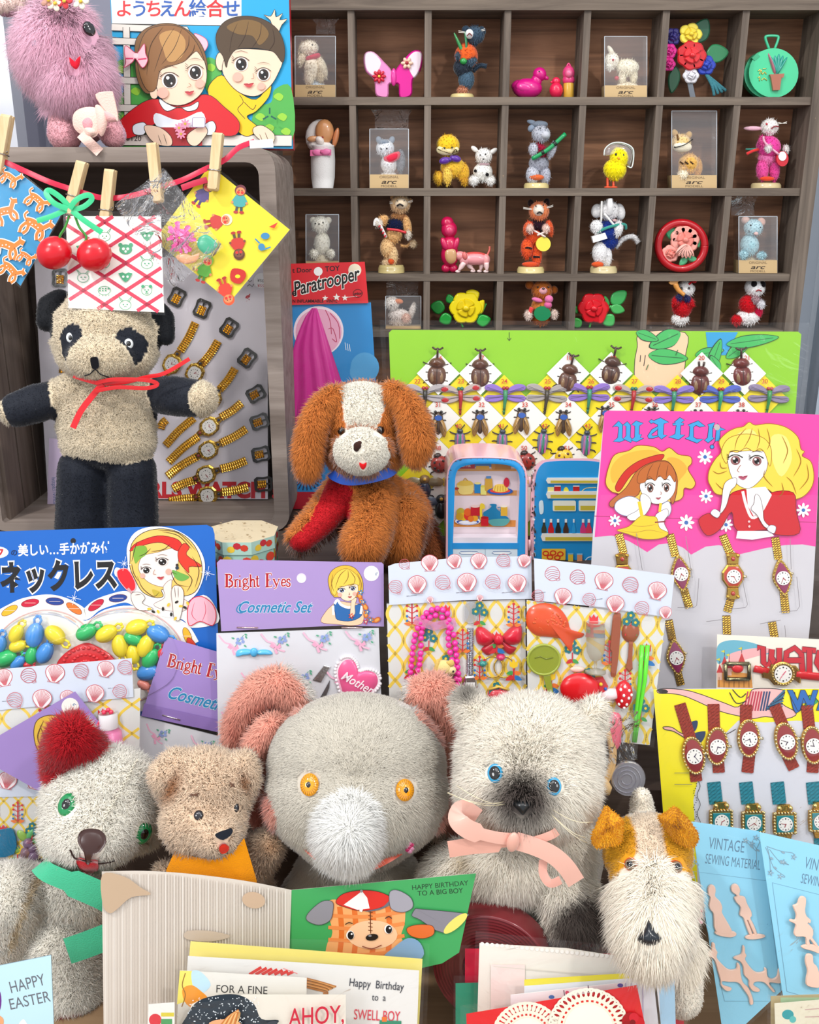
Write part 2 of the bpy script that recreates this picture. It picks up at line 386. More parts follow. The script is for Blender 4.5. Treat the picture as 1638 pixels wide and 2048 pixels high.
# ---------------------------------------------------------------- plush bodies: one continuous skin with pile
def inpoly(U,V,pts):
    r=np.zeros(U.shape,bool);n=len(pts)
    for i in range(n):
        x0,y0=pts[i][:2];x1,y1=pts[(i+1)%n][:2]
        if y0==y1:continue
        c=((V<y0)!=(V<y1))&(U<(x1-x0)*(V-y0)/(y1-y0)+x0);r^=c
    return r
class Plush:
    def __init__(s):s.bm=bmesh.new();s.fur=[]
    def ell(s,u,v,Y,rx,ry=None,rz=None,roll=0,pitch=0):
        p=W(u,v,Y);k=pxm(p);ry=ry or rx;rz=rz or rx
        M=Matrix.Translation(p)@Matrix.Rotation(math.radians(roll),4,'Y')@Matrix.Rotation(math.radians(pitch),4,'X')@Matrix.Diagonal((rx*k,rz*k,ry*k,1))
        bmesh.ops.create_icosphere(s.bm,subdivisions=3,radius=1,matrix=M);return s
    def cap(s,*pts):                       # chain of (u, v, Y, r): tapered limb
        q=[(W(u,v,Y),r*pxm(W(u,v,Y)))for u,v,Y,r in pts]
        for(a,ra),(b,rb)in zip(q,q[1:]):
            n=max(2,int((b-a).length/(min(ra,rb)*.35))+1)
            for i in range(n+1):
                t=i/n;bmesh.ops.create_icosphere(s.bm,subdivisions=2,radius=ra+(rb-ra)*t,matrix=Matrix.Translation(a.lerp(b,t)))
        return s
    def skin(s,vox=.0022,smooth=6):
        me=bpy.data.meshes.new('t');s.bm.to_mesh(me);s.bm.free();o=bpy.data.objects.new('t',me);COLL.objects.link(o)
        r=o.modifiers.new('r','REMESH');r.mode='VOXEL';r.voxel_size=vox;r.use_smooth_shade=True
        m=o.modifiers.new('s','SMOOTH');m.iterations=smooth;m.factor=.5
        e=bpy.data.meshes.new_from_object(o.evaluated_get(bpy.context.evaluated_depsgraph_get()))
        n=len(e.vertices);P=np.empty(n*3);e.vertices.foreach_get('co',P);s.P=P.reshape(-1,3)
        Nn=np.empty(n*3);e.vertices.foreach_get('normal',Nn);s.N=Nn.reshape(-1,3)
        e.calc_loop_triangles();T=np.empty(len(e.loop_triangles)*3,np.int32);e.loop_triangles.foreach_get('vertices',T);s.T=T.reshape(-1,3)
        bpy.data.objects.remove(o);bpy.data.meshes.remove(me);bpy.data.meshes.remove(e)
        s.bvh=BVHTree.FromPolygons([tuple(p)for p in s.P],[tuple(t)for t in s.T.tolist()])
        s.U,s.Vv=projn(s.P);s.front=((s.P-np.array(ORG))*s.N).sum(1)<0
        s.col=np.zeros((n,3));return s
    def hit(s,u,v):
        h=s.bvh.ray_cast(ORG,ray(u,v).normalized())
        return(h[0],h[1])if h[0]is not None else(None,None)
    def paint(s,c,mask=None):
        s.col[(slice(None)if mask is None else mask)]=lin(c);return s
    def region(s,pts,c,front=True,soft=0):
        m=inpoly(s.U,s.Vv,pts)
        if front:m&=s.front
        s.col[m]=lin(c);return s
    def spot(s,u,v,ru,rv,c,soft=.3,rot=0):   # pile of another colour fading out at its rim
        a=math.radians(rot);du,dv=s.U-u,s.Vv-v
        d=np.hypot((du*math.cos(a)+dv*math.sin(a))/ru,(-du*math.sin(a)+dv*math.cos(a))/rv)
        w=np.clip((1-d)/soft,0,1)[:,None]*s.front[:,None]
        s.col=s.col*(1-w)+np.array(lin(c))*w;return s
    def pile(s,n,L,w,down=.3,rand=.35,curl=0,mask=None,var=.12,nrm=.75,comb=None):
        """n hairs of length L, width w (metres); comb(P) may give the lie of the pile."""
        A,B,C=s.P[s.T[:,0]],s.P[s.T[:,1]],s.P[s.T[:,2]]
        ar=np.linalg.norm(np.cross(B-A,C-A),axis=1)
        if mask is not None:ar=ar*mask[s.T].all(1)
        for u,v,ru,rv in s.bald:ar=ar*(((s.U-u)/ru)**2+((s.Vv-v)/rv)**2>1)[s.T].all(1)
        fc=(A+B+C)/3;nn=np.cross(B-A,C-A);vis=((fc-np.array(ORG))*nn).sum(1)<np.linalg.norm(nn,axis=1)*.12
        ar=ar*np.where(vis,1,.12)
        f=RNG.choice(len(ar),n,p=ar/ar.sum());r1,r2=RNG.random(n),RNG.random(n);q=np.sqrt(r1)
        w0,w1,w2=(1-q)[:,None],(q*(1-r2))[:,None],(q*r2)[:,None];T=s.T[f]
        mix=lambda X:X[T[:,0]]*w0+X[T[:,1]]*w1+X[T[:,2]]*w2
        p,nr,c=mix(s.P),mix(s.N),mix(s.col);nr/=np.linalg.norm(nr,axis=1)[:,None]+1e-9
        dr=np.zeros((n,3));dr[:,2]=-down
        if comb is not None:dr=comb(p)*down
        d=nr+dr+RNG.normal(0,rand,(n,3));d/=np.linalg.norm(d,axis=1)[:,None]
        # keep hairs outside the skin
        dn=(d*nr).sum(1);d+=nr*np.maximum(0,.18-dn)[:,None];d/=np.linalg.norm(d,axis=1)[:,None]
        tv=np.array(ORG)-p;tv/=np.linalg.norm(tv,axis=1)[:,None]
        sd=np.cross(d,tv+RNG.normal(0,.3,(n,3)));sd/=np.linalg.norm(sd,axis=1)[:,None]+1e-9   # broad side outwards
        ln=L*RNG.uniform(.6,1.15,n)[:,None];ww=w*RNG.uniform(.7,1.3,n)[:,None]
        b2=RNG.normal(0,1,(n,3))*curl
        a0=p-nr*(L*.08);a1=p+d*ln*.55+b2*ln*.3;a2=p+d*ln+b2*ln-np.array([0,0,.25*down])*ln
        vs=np.stack([a0-sd*ww/2,a0+sd*ww/2,a1+sd*ww*.4,a1-sd*ww*.4,a2],1).reshape(-1,3)
        cc=np.clip(c*RNG.uniform(1-var,1+var,(n,1)),0,1)
        nv=nr*nrm+d*(1-nrm)*.6+RNG.normal(0,.16,(n,3));nv/=np.linalg.norm(nv,axis=1)[:,None]
        s.fur.append((vs,np.repeat(nv,5,0),np.repeat(cc,5,0),n));return s
    @property
    def bounds(s):return np.array([s.P.min(0),s.P.max(0)]).tolist()
    mat='fur'
    def to_mesh(s,name,loc):
        P,Nn,C=[s.P],[s.N],[s.col];nt=len(s.T);fl=[s.T.reshape(-1)];st=[np.arange(nt)*3];tot=[np.full(nt,3)]
        b=len(s.P);lc=nt*3
        for vs,nv,cc,n in s.fur:
            P.append(vs);Nn.append(nv);C.append(cc);i=b+np.arange(n)*5
            q=np.stack([i,i+1,i+2,i+3,i+3,i+2,i+4],1).reshape(-1);fl.append(q)
            k=lc+np.arange(n)*7;st.append(np.stack([k,k+4],1).reshape(-1));tot.append(np.tile([4,3],n));b+=n*5;lc+=n*7
        P,Nn,C=np.concatenate(P),np.concatenate(Nn),np.concatenate(C);P[:,2]=np.maximum(P[:,2],s.floor+.0004);fl,st,tot=np.concatenate(fl),np.concatenate(st),np.concatenate(tot)
        me=bpy.data.meshes.new(name);me.vertices.add(len(P));me.vertices.foreach_set('co',(P-np.array(loc)).astype(np.float32).reshape(-1))
        me.loops.add(len(fl));me.loops.foreach_set('vertex_index',fl.astype(np.int32));me.polygons.add(len(st))
        me.polygons.foreach_set('loop_start',st.astype(np.int32));me.polygons.foreach_set('use_smooth',np.ones(len(st),bool))
        me.update(calc_edges=True)
        ca=me.color_attributes.new('Col','FLOAT_COLOR','POINT');ca.data.foreach_set('color',np.concatenate([C,np.ones((len(C),1))],1).astype(np.float32).reshape(-1))
        me.materials.append(MATS[s.mat]);me.normals_split_custom_set_from_vertices(Nn.tolist());return me
    # features set on the skin where the photo shows them
    def frame(s,u,v,tilt=None):
        p,n=s.hit(u,v)
        if p is None:p=W(u,v,.6);n=(ORG-p).normalized()
        n=Vector(n);k=pxm(p)
        if tilt is not None:n=(n*(1-tilt)+(ORG-p).normalized()*tilt).normalized()
        ex=Vector((1,0,0));ex=(ex-n*ex.dot(n)).normalized();ey=n.cross(ex)
        if ey.z>0:ey=-ey
        return lambda x,y,h=0.:p+(ex*x+ey*y+n*h)*k
    def on(s,u,v,h=0.):                  # the skin under pixel (u,v), h pixels out
        p,n=s.hit(u,v)
        return None if p is None else p+Vector(n)*h*pxm(p)
    def skinmap(s,lift=1.):                # map: (u, v, h) on to the skin
        def f(u,v,h=0.):
            p,n=s.hit(u,v)
            if p is None:return W(u,v,s.fall)
            return p+(Vector(n)*.5+(ORG-p).normalized()*.5)*(h+lift)*pxm(p)
        return f
    fall=.6;bald=();floor=-9
    def rest(s,z):                         # flatten what would sink into the surface it sits on
        s.P[:,2]=np.maximum(s.P[:,2],z+.0006);s.floor=z;return s
# ---------------------------------------------------------------- the setting
ZB,ZC,YT,YC=.255,.12,.95,.82          # riser tops, tray front, crate front
def sbox(name,mat,x0,x1,y0,y1,z0,z1,col='#999',parent=None):
    mb=MB(mat=mat);wbox(mb,x0,x1,y0,y1,z0,z1,col);return struct(name,mb,parent)
MATS['floor_wood']=MATS['table_wood']
sbox('floor','floor_wood',-1.6,1.6,-1.2,1.6,-.75,-.70)
sbox('wall_back','paper',-1.6,1.6,1.22,1.26,-.7,2.2,'#8b8c9b')
sbox('wall_left','paper',-1.64,-1.6,-1.2,1.26,-.7,2.2,'#d8d8dc')
p=W(12,150,1.12);sbox('trim_1','painted_tin',p.x-.05,p.x,1.13,1.16,ZB,1.3,'#cfd2da')
p=W(84,150,1.2);sbox('trim_2','painted_tin',p.x-.004,p.x,1.2,1.22,ZB,1.3,'#7f7f8c')
xr=W(1600,560,1.02).x
sbox('trim_3','painted_tin',xr+.004,xr+.016,1.02,1.06,ZB,1.3,'#8d96a2')
sbox('trim_4','painted_tin',xr+.026,xr+.1,1.0,1.06,ZB,1.3,'#b9c6d4')
sbox('trim_5','painted_tin',xr+.016,xr+.03,1.03,1.06,ZB,1.3,'#dfe6ee')
mb=MB(mat='table_wood');wbox(mb,-.62,.62,.2,1.2,-.04,0)
wbox(mb,-.6,-.55,.25,.3,-.7,-.04);wbox(mb,.55,.6,.25,.3,-.7,-.04);wbox(mb,-.6,-.55,1.1,1.15,-.7,-.04);wbox(mb,.55,.6,1.1,1.15,-.7,-.04)
one('display_table','brown wooden display table under all the toys and cards','table',mb)
mb=MB(mat='crate_inner');wbox(mb,-.56,.56,.70,1.19,0.0005,ZB)
one('display_riser','tall dark wooden riser that the brown puppy and the printer tray stand on','riser',mb)
mb=MB(mat='crate_inner');wbox(mb,-.56,.56,.615,.699,0.0005,ZC)
one('display_riser','low dark wooden step hidden behind the shell-print toy packets','riser',mb)

# printer's tray: back, outer frame, shelves and dividers
DX=[W(u,100,YT).x for u in(546,703,856,1014,1172,1328,1486,1641)]
SZ=[W(1100,v,YT).z for v in(-4,202,384,555,667)]
SZ+=[SZ[-1]-.075,SZ[-1]-.14,ZB+.006]
TD=.042
t=Thing('printer_tray','weathered brown wooden printer tray with square compartments full of toys','display case')
mb=MB(mat='tray_back');wbox(mb,DX[0]-.01,DX[-1]+.01,YT+TD,YT+TD+.004,ZB,SZ[0]+.015);t.part('back_panel',mb)
mb=MB(mat='tray_wood_v');wbox(mb,DX[0]-.012,DX[0],YT-.002,YT+TD,ZB,SZ[0]+.012);t.part('side_board',mb)
mb=MB(mat='tray_wood_v');wbox(mb,DX[-1]-.003,DX[-1]+.011,YT-.002,YT+TD,ZB,SZ[0]+.012);t.part('side_board',mb)
mb=MB(mat='tray_wood');wbox(mb,DX[0],DX[-1]-.003,YT-.002,YT+TD,SZ[0]-.010,SZ[0]+.012);t.part('top_rail',mb)
for z in SZ[1:]:
    mb=MB(mat='tray_wood');wbox(mb,DX[0],DX[-1]-.003,YT,YT+TD,z-.0034,z+.0034);t.part('shelf',mb)
for x in DX[1:-1]:
    for a,b in zip(SZ,SZ[1:]):
        if b<SZ[3]:break
        mb=MB(mat='tray_wood_v');wbox(mb,x-.0031,x+.0031,YT+.0006,YT+TD,b+.0034,a-(.010 if a==SZ[0]else .0034));t.part('divider',mb)
    mb=MB(mat='tray_wood_v');wbox(mb,x-.0031,x+.0031,YT+.0006,YT+TD,SZ[4]+.0034,SZ[3]-.0034);t.part('divider',mb)
t.done()
def shelf_top(row):return SZ[row+1]+.0034

# wooden crate standing on its side: open front
XR=W(565,700,YC).x;XL=W(-43,700,YC).x;ZT=W(300,294,YC).z
t=Thing('wooden_crate','grey-brown wooden crate on its side behind the panda','crate')
pr=rrect(XL-.013,ZB,XR,ZT,.016,5);inn=[(min(max(x,XL),XR-.0135),min(max(z,ZB+.008),ZT-.0115))for x,z in rrect(XL-.002,ZB+.006,XR-.0135,ZT-.0115,.01,5)]
mb=MB(mat='crate_wood');n=len(pr)
mb.add([(x,YC,z)for x,z in pr]+[(x,YC,z)for x,z in inn]+[(x,.946,z)for x,z in pr]+[(x,.946,z)for x,z in inn],
       [(i,(i+1)%n,n+(i+1)%n,n+i)for i in range(n)]+[(2*n+i,2*n+(i+1)%n,(i+1)%n,i)for i in range(n)]
       +[(n+i,n+(i+1)%n,3*n+(i+1)%n,3*n+i)for i in range(n)],'#888',raw=True);t.part('frame',mb)
mb=MB(mat='crate_inner');wbox(mb,XL-.012,XR-.001,.940,.946,ZB,ZT-.001);t.part('back_panel',mb)
ws=[(.83,.862),(.865,.90),(.904,.938)]
for a,b in ws:
    mb=MB(mat='crate_plank');wbox(mb,XL,XL+.004,a,b,ZB+.008,ZT-.012);t.part('side_plank',mb)
t.done()
# ---------------------------------------------------------------- plush animals
def ZP(pts,x0,y0,s):return[(x0+p[0]/s,y0+p[1]/s)for p in pts]
FZ=(0,530,2.73);GZ=(560,520,3.302);NZ=(0,1430,2.73);OZ=(420,1300,3.0333);PZ=(850,1330,2.8737);AZ=(0,0,2.73)
def zz(Z,x,y):return Z[0]+x/Z[2],Z[1]+y/Z[2]
def zell(pl,Z,x,y,Y,rx,ry=None,rz=None,roll=0,pitch=0):
    u,v=zz(Z,x,y);s=Z[2];return pl.ell(u,v,Y,rx/s,(ry or rx)/s,(rz or rx)/s,roll,pitch)
def zcap(pl,Z,*pts):return pl.cap(*[(*zz(Z,x,y),Y,r/Z[2])for x,y,Y,r in pts])
def eye(t,pl,u,v,rx,ry,iris,pupil=.5,white=None,rot=0,out=0,rays=False,pu=(0,0),tilt=.5):
    f=at(pl.frame(u,v,tilt),0,0,rot);mb=MB(f,'eye')
    if white:mb.ball(0,0,out,rx,white,ry,rx*.55)
    else:mb.ball(0,0,out,rx,iris,ry,rx*.5)
    e=t.part('eye',mb)
    if white or pupil<1:
        mb=MB(f,'eye');q=rx*(.55 if white else .5)
        if white:mb.ball(pu[0],pu[1],out+q*.62,rx*pupil*1.15,iris,ry*pupil*1.15,q*.5)
        mb.ball(pu[0],pu[1],out+q*(.75 if white else .6),rx*pupil*(.8 if white else 1),'#0c0a0a',ry*pupil*(.8 if white else 1),q*.5)
        if rays:
            for i in range(22):
                a=2*math.pi*i/22
                mb.tube([(rx*.55*math.cos(a),ry*.55*math.sin(a),out+q*.87),(rx*.9*math.cos(a),ry*.9*math.sin(a),out+q*.5)],rx*.025,'#b97500',4)
        t.part('pupil',mb,e)
    return e
def on_skin(pl,mat,lift=1.5,Z=None):
    m=pl.skinmap(lift);return MB(sub(m,*Z)if Z else m,mat)
def felt(pl,pts,col,Z,lift=2.,th=2.,mat='felt',step=.34):
    """A flat piece of cloth laid on the skin: outline in photo pixels, draped."""
    P=ZP(pts,*Z);mb=MB(pl.skinmap(lift),mat);us=[p[0]for p in P];vs=[p[1]for p in P]
    n=len(P);cx,cy=sum(us)/n,sum(vs)/n;rings=[1.,.72,.44,.2];V=[];F=[]
    for k in rings:V+=[(cx+(x-cx)*k,cy+(y-cy)*k,th)for x,y in P]
    V.append((cx,cy,th))
    for r in range(3):F+=[(r*n+i,r*n+(i+1)%n,(r+1)*n+(i+1)%n,(r+1)*n+i)for i in range(n)]
    F+=[(3*n+i,3*n+(i+1)%n,4*n)for i in range(n)]
    V+=[(x,y,-lift*.6)for x,y in P];b=4*n+1
    F+=[(i,(i+1)%n,b+(i+1)%n,b+i)for i in range(n)]
    mb.add(V,F,col,True);return mb
def dense(pts,n=5):return spl(pts,n,True)

# panda
CREAM,NAVY='#f5e4c6','#1d212b'
pl=Plush();YP=.772
zell(pl,FZ,580,395,YP,295,255,215);zell(pl,FZ,550,505,YP-.026,190,128,130);zell(pl,FZ,580,480,YP-.005,270,160,190)
zell(pl,FZ,575,800,YP+.002,285,215,150);zell(pl,FZ,590,960,YP,258,160,160);zell(pl,FZ,582,890,YP,266,150,150);zell(pl,FZ,420,690,YP,130,100,110);zell(pl,FZ,730,690,YP,140,100,110)
zcap(pl,FZ,(330,720,YP,98),(200,755,YP-.01,108),(95,790,YP-.018,98))
zcap(pl,FZ,(820,705,YP,98),(960,715,YP-.012,112),(1085,730,YP-.02,104))
zcap(pl,FZ,(450,1120,YP,135),(445,1300,YP,138),(440,1500,YP-.004,140))
zcap(pl,FZ,(720,1120,YP,135),(725,1300,YP,138),(730,1500,YP-.004,140))
zcap(pl,FZ,(330,190,YP+.012,62),(275,230,YP+.006,70),(250,310,YP,55))
zcap(pl,FZ,(820,210,YP+.012,62),(890,290,YP+.006,64),(905,390,YP,52))
pl.skin(.0022,5).rest(ZB).paint(CREAM);pl.bald=[(*zz(FZ,381,397),9,12),(*zz(FZ,703,430),11,12),(*zz(FZ,520,530),9,12)]
for pts in([(325,400),(340,345),(395,315),(440,330),(456,385),(435,415),(390,455),(372,500),(365,535),(340,490)],
            [(625,385),(665,345),(720,340),(790,390),(813,430),(802,480),(770,530),(735,557),(715,500),(690,452),(640,412)]):
    pl.region(ZP(pts,*FZ),NAVY)
pl.region(ZP([(-60,600),(272,605),(268,680),(285,770),(318,800),(300,900),(-60,920)],*FZ),NAVY,False)
pl.region(ZP([(900,560),(1230,560),(1230,860),(850,860),(800,700),(815,640),(850,600)],*FZ),NAVY,False)
pl.region(ZP([(-60,690),(8,690),(8,760),(30,840),(70,890),(-60,910)],*FZ),CREAM,False)
pl.spot(*zz(FZ,1108,725),30,36,CREAM,.08,12);pl.region(ZP([(1090,610),(1300,560),(1300,860),(1080,830)],*FZ),CREAM)
pl.region(ZP([(250,1030),(345,1035),(580,1075),(700,1088),(840,1050),(950,1040),(950,1700),(250,1700)],*FZ),NAVY,False)
pl.region(ZP([(150,50),(380,60),(365,200),(300,270),(292,400),(150,420)],*FZ),'#0d1016',False)
pl.region(ZP([(800,120),(1000,120),(1000,480),(855,470),(862,350),(800,230)],*FZ),'#0d1016',False)
lum=pl.col.sum(1);pl.pile(70000,.0024,.0005,.2,.5,.3,lum>1.0,.07,.85);pl.pile(16000,.001,.0004,.6,.4,0,lum<=1.0,.5,.7)
t=Thing('plush_panda','terry-cloth plush panda with navy knit arms and trousers and a thin red neck ribbon','plush toy')
t.part('body',pl)
eye(t,pl,*zz(FZ,381,397),7.5,10,'#111',.5,'#e9eef0',pu=(1.5,0));eye(t,pl,*zz(FZ,703,430),9.5,10.5,'#111',.5,'#e9eef0',pu=(-1,0))
mb=on_skin(pl,'felt',1,FZ);t.part('nose',felt(pl,dense([(497,512),(515,503),(535,506),(543,550),(530,562),(505,558)],3),'#15151a',FZ,3,5))
mb=on_skin(pl,'felt',7,FZ);mb.tube(spl([(465,598),(495,588),(523,566),(550,590),(612,612)],5),2.6,'#15151a',6);t.part('mouth',mb)
mb=MB(sub(Up(0,530,YP-.036),0,0,1),'satin');f=sub(lambda u,v,h=0.:W(u,v,YP-.036-h*.0004),*FZ);mb.m=f
mb.ribbon(spl([(400,605,-30),(470,628,6),(560,648,10),(680,640,8),(800,612,0),(900,590,4),(1035,512,16)],5),22,'#e21f26',1,None)
mb.ribbon(spl([(560,650,14),(500,720,8),(440,800,10),(398,890,14)],5),34,'#e8202a',1)
mb.ribbon(spl([(520,645,20),(620,625,40),(790,628,50),(860,650,46),(800,672,48),(640,668,40),(510,690,24)],5),22,'#d61a20',1)
t.part('neck_ribbon',mb);t.done()

# brown and white puppy with floppy ears
ORG_,WHT='#d67d38','#fdf5e4'
pl=Plush();YD=.735
zell(pl,GZ,545,1090,YD,292,285,230);zell(pl,GZ,540,1262,YD-.038,186,158,140);zell(pl,GZ,560,1240,YD-.012,250,180,200)
zell(pl,GZ,600,1640,YD+.012,250,270,190);zell(pl,GZ,780,1720,YD+.022,200,260,200);zell(pl,GZ,450,1560,YD,170,170,150)
zcap(pl,GZ,(400,1560,YD-.005,120),(270,1720,YD-.022,112),(140,1845,YD-.04,88))
zcap(pl,GZ,(620,1580,YD-.005,150),(580,1780,YD-.03,140),(545,1880,YD-.045,130))
zcap(pl,GZ,(800,1700,YD+.0,160),(790,1870,YD-.012,130))
zcap(pl,GZ,(920,1800,YD+.03,110),(1000,1960,YD+.02,80))
zcap(pl,GZ,(360,880,YD-.01,55),(270,970,YD-.018,72),(205,1120,YD-.026,82),(185,1270,YD-.03,84),(185,1370,YD-.032,68))
zcap(pl,GZ,(735,860,YD-.01,58),(840,950,YD-.018,76),(895,1090,YD-.026,92),(905,1200,YD-.03,96),(895,1280,YD-.032,66))
pl.skin(.0022,4).rest(ZB).paint(ORG_);pl.bald=[(*zz(GZ,408,1128),13,13),(*zz(GZ,660,1126),13,13),(*zz(GZ,512,1230),11,12),(*zz(GZ,548,1353),9,10)]
pl.region(ZP([(385,800),(690,790),(697,960),(640,1110),(700,1190),(728,1290),(690,1400),(560,1430),(420,1410),(350,1290),(370,1190),(440,1110),(415,1010)],*GZ),WHT)
pl.region(ZP([(330,1430),(470,1480),(500,1550),(497,1680),(450,1760),(385,1890),(410,1990),(330,1985),(280,1945),(180,1965),(60,1890),(50,1850),(180,1740),(260,1580)],*GZ),'#c5101d')
pl.region(ZP([(920,1690),(1150,1690),(1150,2100),(880,2100)],*GZ),'#8d4a22')
red=inpoly(pl.U,pl.Vv,ZP([(330,1430),(470,1480),(500,1550),(497,1680),(450,1760),(385,1890),(410,1990),(330,1985),(280,1945),(180,1965),(60,1890),(50,1850),(180,1740),(260,1580)],*GZ))&pl.front
wh=pl.col[:,2]>.5
pl.pile(90000,.0062,.0005,.8,.33,.15,~red&~wh,.22,.8);pl.pile(18000,.0018,.0006,.4,.4,.1,wh,.06,.85);pl.pile(8000,.001,.0006,.4,.4,0,red,.08,.8)
t=Thing('plush_puppy','brown and white plush puppy with long floppy ears, red felt chest and blue collar','plush toy');t.part('body',pl)
eye(t,pl,*zz(GZ,408,1128),8,8.5,'#2a1a10',.6,out=5);eye(t,pl,*zz(GZ,660,1126),8,8.5,'#2a1a10',.6,out=5)
mb=MB(pl.frame(*zz(GZ,512,1228),.5),'felt');mb.ball(0,0,5,8,'#3b241f',8,6);mb.ball(-2,5,4,6,'#33201c',7,5);mb.ball(4,-6,5,5,'#452b25',4,4);t.part('nose',mb)
mb=MB(pl.frame(*zz(GZ,548,1353),.6),'felt');mb.puff(spl([(-7,-6),(0,-3),(7,-6),(6,3),(0,9),(-6,3)],4,True),4,8,'#d4161c');t.part('tongue',mb)
mb=MB(pl.skinmap(2.),'satin');mb.m=sub(lambda u,v,h=0.:W(u,v,YD-.038-h*.0004),*GZ)
mb.ribbon(spl([(338,1405,-90),(360,1428,-50),(430,1455,0),(520,1455,14),(640,1432,0),(720,1405,-50),(752,1380,-100)],6),62,'#1f4fb0',2);t.part('collar',mb)
t.done()

# pink rabbit
PK='#ffc6dd'
pl=Plush();YR_=.852
zell(pl,AZ,340,270,YR_,215,225,190);zell(pl,AZ,420,420,YR_-.008,165,150,150);zell(pl,AZ,300,200,YR_,160,150,150)
zcap(pl,AZ,(250,60,YR_+.01,60),(120,20,YR_+.004,62),(20,30,YR_,55))
zell(pl,AZ,470,640,YR_+.006,120,130,110)
zcap(pl,AZ,(350,610,YR_,76),(352,732,YR_-.014,92));zcap(pl,AZ,(570,660,YR_,75),(618,738,YR_-.014,70))
pl.skin(.0024,4).rest(ZT).paint(PK);pl.bald=[(*zz(AZ,475,172),22,26),(*zz(AZ,410,350),16,18)]
pl.region(ZP([(270,590),(330,560),(640,560),(700,900),(250,900)],*AZ),'#f0b0b9');pl.region(ZP([(-100,-100),(200,-100),(190,20),(100,60),(-100,90)],*AZ),'#f4d9cf')
low=(pl.Vv>212)|(pl.U<40)&(pl.Vv<60)
pl.pile(80000,.013,.0004,1.0,.3,.16,~low,.04,.97);pl.pile(9000,.0012,.0006,.4,.4,0,low,.06,.85)
t=Thing('plush_rabbit','fluffy pink plush rabbit with a black eye standing on top of the wooden crate','plush toy');t.part('body',pl)
eye(t,pl,*zz(AZ,470,172),12,14,'#101018',1,rot=-30,out=22);eye(t,pl,*zz(AZ,205,245),7,8,'#8a90a8',1,out=16)
mb=MB(at(pl.frame(*zz(AZ,410,355),.7),0,0,0,1,34),'felt');mb.puff(spl([(-9,-9),(-2,-2),(0,2),(4,-6),(12,-12),(9,3),(1,12),(-8,4)],4,True),0,4,'#e02438');t.part('mouth',mb)
f=sub(lambda u,v,h=0.:W(u,v,YR_-.034-h*.0004),*AZ);mb=MB(f,'fabric')
mb.plate([(520,515),(600,498),(622,520),(648,660),(600,630),(560,590)],6,16,'#f6cdc0')
for q,h,c in(([(400,625),(450,588),(525,590),(552,650),(530,740),(470,748),(405,700)],22,'#f8d4c6'),([(435,660),(480,625),(515,660),(505,715),(462,720)],30,'#e9a3aa'),([(455,690),(500,690),(530,725),(500,748),(465,735)],36,'#f8d4c6'),([(520,575),(575,600),(585,680),(556,745),(525,690)],28,'#f6cdc0'),([(560,600),(610,615),(648,655),(600,668),(565,640)],26,'#eeb4b2')):mb.puff(spl(q,4,True),4,h,c,4,edge=.3)
for q,w in(([(440,730),(490,780),(545,832)],54),):
    mb.ribbon([(x,y,20+10*math.sin(i*.5))for i,(x,y)in enumerate(spl(q,5))],w,'#f7cfc2',2,[math.sin(k*.7)*.6 for k in range(5*(len(q)-1)+1)])
t.part('ruffled_scarf',mb)
mb=MB(f,'fabric')
for(x,y,c)in((300,18,'#f3ead8'),(440,8,'#f5efe0'),(350,5,'#d64b52'),(265,0,'#c98')):
    for k in range(5):
        a=2*math.pi*k/5;mb.ball(x+26*math.cos(a),y+26*math.sin(a),40,22,c,16,6,math.degrees(a),8,6)
    mb.ball(x,y,50,11,'#e8c24a',nu=8,nv=6)
t.part('flower_garland',mb)
t.done()

# white bear with green eyes (front, leftmost)
WB='#fff8ea'
pl=Plush();YW=.562
zell(pl,NZ,570,480,YW,330,320,250,-20);zell(pl,NZ,500,620,YW-.02,270,215,210,-12);zell(pl,NZ,760,560,YW+.012,150,190,120);zell(pl,NZ,500,690,YW-.035,170,130,120)
zcap(pl,NZ,(330,290,YW+.004,60),(345,200,YW,82),(400,120,YW-.004,110),(455,170,YW,85))
zell(pl,NZ,130,1230,YW+.004,430,470,200);zell(pl,NZ,350,1000,YW+.002,240,210,130);zcap(pl,NZ,(350,1250,YW-.004,220),(400,1480,YW-.018,180));zcap(pl,NZ,(60,1000,YW-.01,190),(-60,1350,YW-.015,190))
pl.skin(.0026,5).rest(0).paint(WB);pl.bald=[(*zz(NZ,370,490),18,23),(*zz(NZ,778,640),18,23),(*zz(NZ,505,690),26,28),(*zz(NZ,480,800),20,18)]
rp=ZP([(290,20),(400,-20),(560,150),(540,205),(400,235),(360,290),(280,370),(240,300)],*NZ)
pl.region(rp,'#c00f1e',False);m=inpoly(pl.U,pl.Vv,rp)
pl.region(ZP([(40,1250),(130,1000),(190,860),(230,870),(160,1000),(60,1300)],*NZ),'#e6cfa9')
pl.region(ZP([(300,1640),(575,1600),(600,1720),(280,1720)],*NZ),'#a5122a')
pl.pile(130000,.0038,.00045,.4,.5,.4,~m,.04,.9);pl.pile(16000,.0075,.0005,.3,.4,.2,m,.25,.65)
t=Thing('plush_bear','white plush bear with green eyes, one red ear and a mint green felt scarf','plush toy');t.part('body',pl)
for x,y in((370,490),(778,640)):eye(t,pl,*zz(NZ,x,y),18,23,'#0b8a4c',.55,rot=14,out=5)
t.part('nose',felt(pl,dense([(435,690),(450,640),(500,625),(555,640),(575,690),(545,735),(510,750),(495,790),(475,790),(465,740)],3),'#40241f',NZ,7,11,'plastic'))
t.part('tongue',felt(pl,dense([(428,775),(480,785),(535,790),(528,830),(512,852),(465,835),(440,810)],3),'#c81a26',NZ,8,9))
